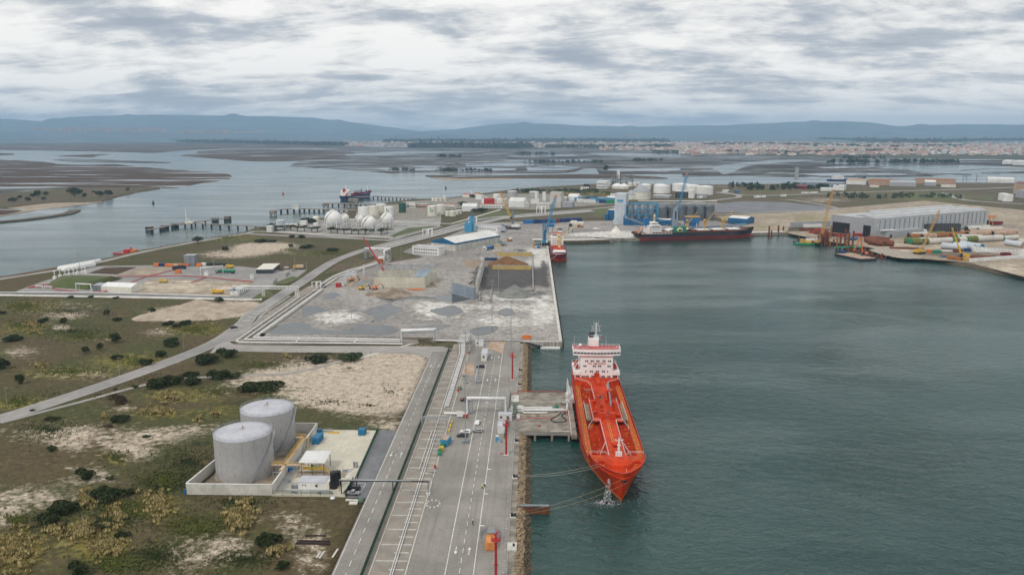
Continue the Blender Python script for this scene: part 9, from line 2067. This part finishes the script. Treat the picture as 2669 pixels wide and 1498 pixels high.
mb.bd('leg','crane_ochre',t)
t=thing('dump_truck','dark red crusher rig at the corner of the hall','machine',(*C('f6',1980,205),3.5));mb=MB().box(0,0,1,18,5,4);mb.tube([(-10,0,3),(-7,0,4)],3,10);mb.bd('body','red_ship',t);mb=MB().box(0,0,0,14,4,1);mb.bd('chassis',DS,t)
pathfence('site_fence',[C('f6',2110,240),C('f6',2560,310)],4,3.5,'grey site fence trailing east from the hall',SG,SG,6,1.2,.12)
for i,(x,y,w_) in enumerate(((420,440,26),(560,465,30),(700,480,26),(860,505,30),(1020,525,16),(200,380,30),(480,385,26))):
 t=thing('steel_section',f'{nm[i]} red oxide steel section lying before the hall doors','steel section',(*C('f5',x,y),3.5),-.15,'red oxide sections before the hall');mb=MB().box(0,0,0,w_*.6,3.6,2.8);mb.bd('section','rust' if i%2 else 'red_boot',t);mb=MB().box(0,0,2.8,w_*.5,2.4,.6);mb.bd('flange','rust',t)
for i,(x,y) in enumerate(((205,300),(380,300),(480,295))): container(['left','middle','right'][i]+' white box below the long grey wall',*C('f5',x,y),3.5,R(90),9,4,4,WW,'cargo_container','container',None,False)
for l,k,x,y,m_ in (('pink safety cart by the hall west wall','f5',1470,500,RP),('blue boat on a trailer by the rock shore','f5',1275,605,BP_)):
 t=thing('trailer',l,'trailer',(*C(k,x,y),3.5));mb=MB().box(0,0,1,14,4,2);mb.bd('body',m_,t);mb=MB().box(0,0,0,10,3,1);mb.bd('chassis',DS,t)
# ---- shipyard and sheds by the far channel
FB=[('long white shed with a grey front by the far channel','e5',(820,600),(1210,612),12,30,'wall_bluegrey','roof_grey',0),('white gabled end shed of the long row','e5',(1130,625),(1215,628),10,30,WW,WW,0),('brown roofed shipyard hall, left','e5',(1230,580),(1380,585),9,60,WW,RS_,4),('brown roofed shipyard hall, middle','e5',(1400,585),(1600,592),9,60,RS_,'rust_orange',4),('long grey shipyard shed','e5',(1560,595),(1760,600),10,50,'wall_grey','roof_grey',2),('brown roofed shipyard hall, right','e5',(1760,575),(2060,582),9,50,RS_,'rust_orange',3),('pale arched shipyard shed','e5',(1825,592),(1910,594),9,30,'wall_grey','roof_white',4),('white low shed below the shipyard','e5',(1410,602),(1480,604),5,16,CT,'roof_tile',1),('low red roofed sheds right of the shipyard','e5',(1950,602),(2060,605),6,20,CT,'roof_tile',1),('large white hall at the far right of the channel','e5',(2300,565),(2500,570),9,60,WW,WW,3),('white low works building before the channel','e5',(1040,630),(1130,632),6,20,WW,WW,0),('dark red works hall before the channel','e5',(850,612),(940,615),6,30,'red_ship','red_ship',2),('red works tower at the right frame edge','e5',(2490,650),(2580,655),20,40,RS_,'red_ship',3),('grey works block at the right frame edge','e5',(2510,680),(2600,690),14,40,'wall_grey','roof_grey',0),('white sheds on the far island shore, left','e5',(2410,428),(2480,430),12,60,WW,WW,4),('white sheds on the far island shore, right','e5',(2490,435),(2576,438),14,60,WW,WW,4)]
for l,k,F_,R2,h,dp,wm,rm,g in FB: bldg(l,k,F_,R2,h,depth=dp,wall=wm,roof=rm,gable=g)
X,Y=C('e5',855,560);t=thing('chimney','slim grey tower at the west end of the long white shed','chimney',(X,Y,3.4));mb=MB().box(0,0,0,7,7,34);mb.bd('shaft','wall_grey',t);mb=MB().box(0,0,34,8,8,1.5);mb.bd('cap','galv',t)
for i,(x,y,h) in enumerate(((1310,552,26),(1345,545,28),(1378,550,20),(1570,550,30),(2115,560,22),(2140,558,18),(2215,560,20))):
 X,Y=C('e5',x,y);t=thing('mast_cluster',nm[i]+' mast from the left among the shipyard roofs','mast',(X,Y,2),0,'masts among the shipyard roofs');mb=MB().bar((0,0,0),(0,0,h),1.1);mb.bd('mast',SG,t);mb=MB().bar((0,0,h*.8),(h*.3,0,h*.5),.7);mb.bd('yard',SG,t)
t=thing('laid_up_ship','dark bowed ship lying at the shipyard','ship',(*C('e5',1235,566,0),0),R(-80));mb,_r=hull_mesh([(-50,8,6,8),(-30,9,9,8),(30,9,8,8.6),(44,5,3,11),(54,.3,.2,14,47)],[2,2.1],[1,1,0,0]);mb.bd('hull',['navy',WW],t);mb=MB().box(0,-25,8,14,26,8);mb.bd('deckhouse',WW,t)
for i,(k,x,y) in enumerate((('e5',320,640),('e5',405,645),('d6',1410,447),('d6',2180,440),('d6',2260,437),('d6',2535,425))):
 X,Y=C(k,x,y);t=thing('van',['white van by the broad white tanks','blue lorry by the broad white tanks','white van by the grey store','first car on the far east road','second car on the far east road','white hut like van at the far junction'][i],'van',(X,Y,3.46),R(90));mb=MB().box(0,0,.4,4,10,4);mb.bd('body',BP_ if i==1 else WW,t);mb=MB().box(0,3.4,2.6,4.05,2,1.4);mb.bd('window',GD_,t)
# ---- trees and woods farther out
def clump(label,k,x,y,w_,d_,h,n,mat=LD,z=3.,name='tree_clump',kind=None,seed=1,cat='trees'):
 X,Y=C(k,x,y,z);rnd=random.Random(seed);mb=MB()
 for i in range(n):
  a=X+rnd.uniform(-w_,w_);b=Y+rnd.uniform(-d_,d_);hh=h*rnd.uniform(.6,1.15);r=hh*rnd.uniform(.5,.8)
  for j in range(26):
   t=rnd.uniform(0,6.28);q=r*rnd.uniform(.3,1);zz=z+hh*rnd.uniform(.15,1);q*=1-((zz-z)/hh-.45)**2*1.8 if zz-z>0 else 1;p=V3((a+q*cos(t),b+q*sin(t),zz));u=V3((rnd.gauss(0,1),rnd.gauss(0,1),rnd.gauss(0,.5))).normalized()*r*.38;v=u.cross(V3((rnd.gauss(0,1),rnd.gauss(0,1),rnd.gauss(0,1)))).normalized()*r*.3;mb.add([p-u,p-v,p+u,p+v],[(0,1,2,3)])
 o=mb.bd(name,mat);return tag(o,label,cat,kind='stuff')
clump('dark wood of low pines east of the broad white tanks','e5',720,612,110,50,11,40);clump('small dark wood by the white low works','e5',990,610,40,14,9,10);clump('scrub trees along the far east road','d7',1100,60,120,30,8,40,'leaf_mid');clump('reed bed beside the river above the grey tanks','d5',1840,285,90,10,7,60,'leaf_mid');clump('reed bed with pale tops near the tent roofed store','d5',2160,310,60,20,6,40,'reed_green');clump('pale reeds behind the boxes by the silo road','f7',250,840,40,8,6,50,'reed');clump('dark island wood in the far lagoon','e5',1560,420,260,30,16,70,z=1);clump('dark marsh trees on the near dike','e6',880,475,90,14,9,40,z=1);clump('dark marsh trees on the left dike','e6',420,472,40,14,9,14,z=1);clump('trees on the salt pan dike, centre','e6',1620,412,160,20,11,40,z=1);clump('trees on the salt pan dike, left','e6',770,370,60,14,14,20,z=1);clump('trees on the salt pan dike, far middle','e6',1410,350,110,30,14,24,z=1);clump('trees at the bend of the creek','e6',2250,400,60,30,12,20,z=1);clump('trees near the town edge','e6',2430,340,120,40,14,24,z=1);clump('trees before the marsh road','e5',1350,388,90,30,14,20,z=1)
for i,(x,y,h) in enumerate(((283,670,14),(343,660,9),(556,668,20),(602,650,11),(632,672,9),(745,668,13),(808,665,14),(208,706,10),(150,685,8),(105,710,10),(78,708,8),(240,672,8),(328,695,7),(955,625,8),(700,640,6))):
 tree(['first','second','third','fourth','fifth','sixth','seventh','eighth','ninth','tenth','eleventh','twelfth','thirteenth','fourteenth','fifteenth'][i]+' dark tree of those scattered on the dune island','d8',x,y,h,h*.55,LD,1.6,grp='trees on the dune island')
for l,k,x,y,h,r in(('tree by the white boxes at the river','f7',325,600,11,8),('tree at the river rocks left of the spheres','d4',765,640,10,7),('second tree at the river rocks left of the spheres','d4',835,645,9,7),('round tree in the park of the barrel roofed hall','d5',965,540,9,8),('smaller round tree beside it','d5',880,535,7,6),('tree by the row of bay doors','d5',735,460,9,8),('dark tree by the white stack','d5',845,360,8,6),('solitary tree on the far mud point','f7',935,90,22,9),('tree at the elevator field','f7',960,790,7,5)): tree(l,k,x,y,h,r,z=2.)
def belt(label,pts,k,h,n,seed,mat=LD,z=2.,name='woodland'):
 w=[V3(C(k,x,y,z)) for x,y in pts];rnd=random.Random(seed);mb=MB();L2=[(b-a).length for a,b in zip(w,w[1:])];T2=sum(L2)
 for i in range(n):
  t=rnd.random()*T2
  for a,b,l in zip(w,w[1:],L2):
   if t<=l: p=a.lerp(b,t/l);break
   t-=l
  d_=rnd.uniform(0,p.length*.05);p=p*(1+d_/p.length);hh=h*rnd.uniform(.6,1.2);r=hh*rnd.uniform(.8,2.)
  for j in range(5):
   c=V3((p.x+rnd.uniform(-r,r),p.y+rnd.uniform(-r,r),z+hh*rnd.uniform(.3,.85)));u=V3((rnd.gauss(0,1),rnd.gauss(0,1),rnd.gauss(0,.3))).normalized()*r*.8;v=V3((rnd.gauss(0,.3),rnd.gauss(0,.3),1))*hh*.4;mb.add([c-u-v,c+u-v,c+u*.6+v,c-u*.7+v],[(0,1,2,3)])
 return tag(mb.bd(name,mat),label,'woodland',kind='stuff')
belt('dark woodland belt behind the central salt marsh',[(500,298),(900,300),(1250,302),(1350,302)],'e6',26,420,1);belt('dark woodland belt left of the town',[(900,252),(1500,262),(2100,276),(2576,285)],'d8',24,420,2);belt('woodland strip along the marsh edge, right',[(1500,300),(2000,300),(2400,300)],'e6',18,160,3)
belt('dark woodland beyond the town',[(0,240),(700,245),(1300,262),(1800,268),(2600,262)],'e5',34,700,4);belt('woodland behind the middle villages',[(300,262),(1100,262),(1700,256),(2400,262)],'e6',30,520,5);belt('woodland on the left plain',[(0,222),(900,225),(1700,232),(2576,240)],'d8',30,520,6)
belt('park trees inside the town',[(150,292),(480,280),(1300,300),(1600,305),(2100,300)],'e5',16,380,9);belt('park trees along the town waterfront',[(300,345),(900,352),(1600,335),(2000,345)],'e5',13,240,10)
M('house_white',(.78,.75,.70),(.66,.62,.57),.004,.8);M('house_cream',(.62,.54,.45),(.5,.43,.36),.004,.8);M('house_pink',(.55,.36,.30),(.45,.3,.25),.004,.8);M('tile_red',(.40,.19,.14),(.30,.14,.10),.004,.9);M('tile_pale',(.52,.30,.23),(.42,.24,.18),.004,.9)
def house_mesh(wall,roof,w_,d_,h,flat_=False):
 mb=MB().box(0,0,0,w_,d_,h,m=0);
 if flat_: mb.box(0,0,h,w_*.98,d_*.98,.8,m=1);mb.box(w_*.2,0,h+.8,w_*.3,d_*.4,3,m=0)
 else:
  hh=h+min(w_,d_)*.3;a,b=w_/2+.6,d_/2+.6;mb.add([(-a,-b,h),(a,-b,h),(a,b,h),(-a,b,h),(-a*.6,0,hh),(a*.6,0,hh)],[(0,1,5,4),(2,3,4,5),(1,2,5),(3,0,4)],1)
 if h>14:
  for z in range(2,int(h)-2,4):
   mb.box(0,-d_/2-.1,z,w_*.9,.2,1.4,m=2)
 me=mb.bd('town_house',[wall,roof,SG]);d=me.data;bpy.data.objects.remove(me);return d
HM=[house_mesh('house_white','tile_red',16,12,7),house_mesh('house_white','tile_pale',20,14,9),house_mesh('house_cream','tile_red',14,12,8),house_mesh('house_pink','tile_red',22,14,11),house_mesh('house_white','house_cream',24,16,18,True),house_mesh('house_cream','house_cream',26,16,26,True),house_mesh('house_white','house_white',40,26,9,True),house_mesh('house_pink','tile_pale',30,18,14)]
GH='houses of the town beyond the lagoon';rnd=random.Random(11);cnt=0
zones=[('e5',(0,2576),(335,362),150),('e5',(300,2576),(300,335),150)]
LH=['low white house','long white house','cream house','pink walled house','white apartment block','tall cream apartment block','broad white flat roofed hall','pink apartment house']
RF=['orange tiled roof','pale tiled roof','orange tiled roof','orange tiled roof','flat roof','flat roof','flat roof','pale tiled roof']
def spread(k,xr,yr,n,dens,hz=2.,w=None,sink=None):
 out=[]
 for i in range(n):
  x=rnd.uniform(*xr);y=yr[0]+(yr[1]-yr[0])*rnd.random()
  out.append((x,y,rnd.choices(range(8),weights=w or (5,5,4,4,2.5,1.3,1.,3))[0]))
 return out
for k,xr,yr,n in zones:
 for x,y,m_ in spread(k,xr,yr,n,0):
  X,Y=C(k,x,y,2);o=bpy.data.objects.new('town_house',HM[m_]);COL.objects.link(o);o.location=(X,Y,2);o.rotation_euler=(0,0,rnd.uniform(-.5,.5));s_=rnd.uniform(.7,1.2);o.scale=(s_,s_,s_)
  tag(o,f'{LH[m_]} with {RF[m_]} among the town houses beyond the lagoon','house',GH)
def town_stuff(label,specs,name='distant_town'):
 mb=MB()
 for k,xr,yr,n,wts,hb in specs:
  for x,y,m_ in spread(k,xr,yr,n,0,w=wts):
   X,Y=C(k,x,y,2);z0=2+hb*max(0,(yr[1]-y)/(yr[1]-yr[0]));me=HM[m_];s_=rnd.uniform(.5,1.05);a=rnd.uniform(-.5,.5);ca,sa=cos(a)*s_,sin(a)*s_
   if hb:  # on the hillside: keep the sight line by moving up the slope
    X,Y=C(k,x,y,z0)
   o_=len(mb.v)
   for v in me.vertices: mb.v.append((X+v.co.x*ca-v.co.y*sa,Y+v.co.x*sa+v.co.y*ca,z0+v.co.z*s_))
   for p in me.polygons: mb.f.append([i+o_ for i in p.vertices]);mb.m.append({('house_white'):0,'house_cream':1,'house_pink':2,'tile_red':3,'tile_pale':4,SG:5}[me.materials[p.material_index].name]);mb.sm.append(False)
 return tag(mb.bd(name,['house_white','house_cream','house_pink','tile_red','tile_pale',SG]),label,'town',kind='stuff')
town_stuff('mass of pink and white houses filling the town behind the first rows',[('e5',(-20,2600),(272,352),3300,(6,5,3,2.5,3,1.2,1.5,2),0),('e5',(-20,900),(262,300),400,None,0),('e6',(1900,2600),(262,320),420,(4,3,2,2,2,1,3,1),0),('e6',(1380,2300),(270,300),420,None,0)])
town_stuff('scattered villages of white houses along the foot of the hills',[('e6',(0,1000),(232,268),520,(5,5,3,1,2,0,3,1),0),('e6',(950,1400),(235,275),160,(5,5,3,1,2,0,2,1),0),('e6',(0,550),(265,290),160,None,0),('e6',(1100,2300),(240,262),160,(5,5,3,1,2,0,2,1),0),('d8',(0,400),(205,225),200,(5,5,3,1,3,0,3,1),0),('d8',(450,1600),(206,236),560,(6,5,2,1,3,0,3,0),0),('d8',(1600,2576),(215,242),360,(6,5,2,1,2,0,3,0),0)],'distant_villages')
def hill_village(label,specs):
 mb=MB()
 for k,x0,x1,y0,y1,n,dist in specs:
  for i in range(n):
   px,py=pix(k,rnd.uniform(x0,x1),rnd.uniform(y0,y1));d_=FW+RT*((px-W/2)/F)+UP*((H/2-py)/F);q=dist/math.hypot(d_[0],d_[1]);X,Y,Z=d_[0]*q,d_[1]*q,HC+d_[2]*q
   w_=rnd.uniform(10,30);mb.box(X,Y,Z-8,w_,14,8+rnd.uniform(4,9))
 return tag(mb.bd('hill_village','house_pink'),label,'village',kind='stuff')
hill_village('pale sunlit villages on the lower slope of the left hills',[('d8',450,1250,152,185,150,12000),('d8',1340,1720,172,188,110,12000),('d8',1750,1960,178,190,20,12000),('d8',250,420,152,170,20,12000),('e6',880,960,195,200,14,12400),('e6',2080,2200,200,212,14,12400)])
# ---------------------------------------------------------------- air
m=bpy.data.materials.new('air');m.use_nodes=True;nt=m.node_tree;nt.nodes.clear()
v=nt.nodes.new('ShaderNodeVolumePrincipled');v.inputs['Color'].default_value=(.48,.73,1,1);v.inputs['Density'].default_value=7e-5;v.inputs['Anisotropy'].default_value=.6
o_=nt.nodes.new('ShaderNodeOutputMaterial');nt.links.new(v.outputs[0],o_.inputs['Volume']);MT['air']=m
mb=MB().box(0,9800,-6,44000,20400,492);o=mb.bd('haze','air');tag(o,kind='stuff')
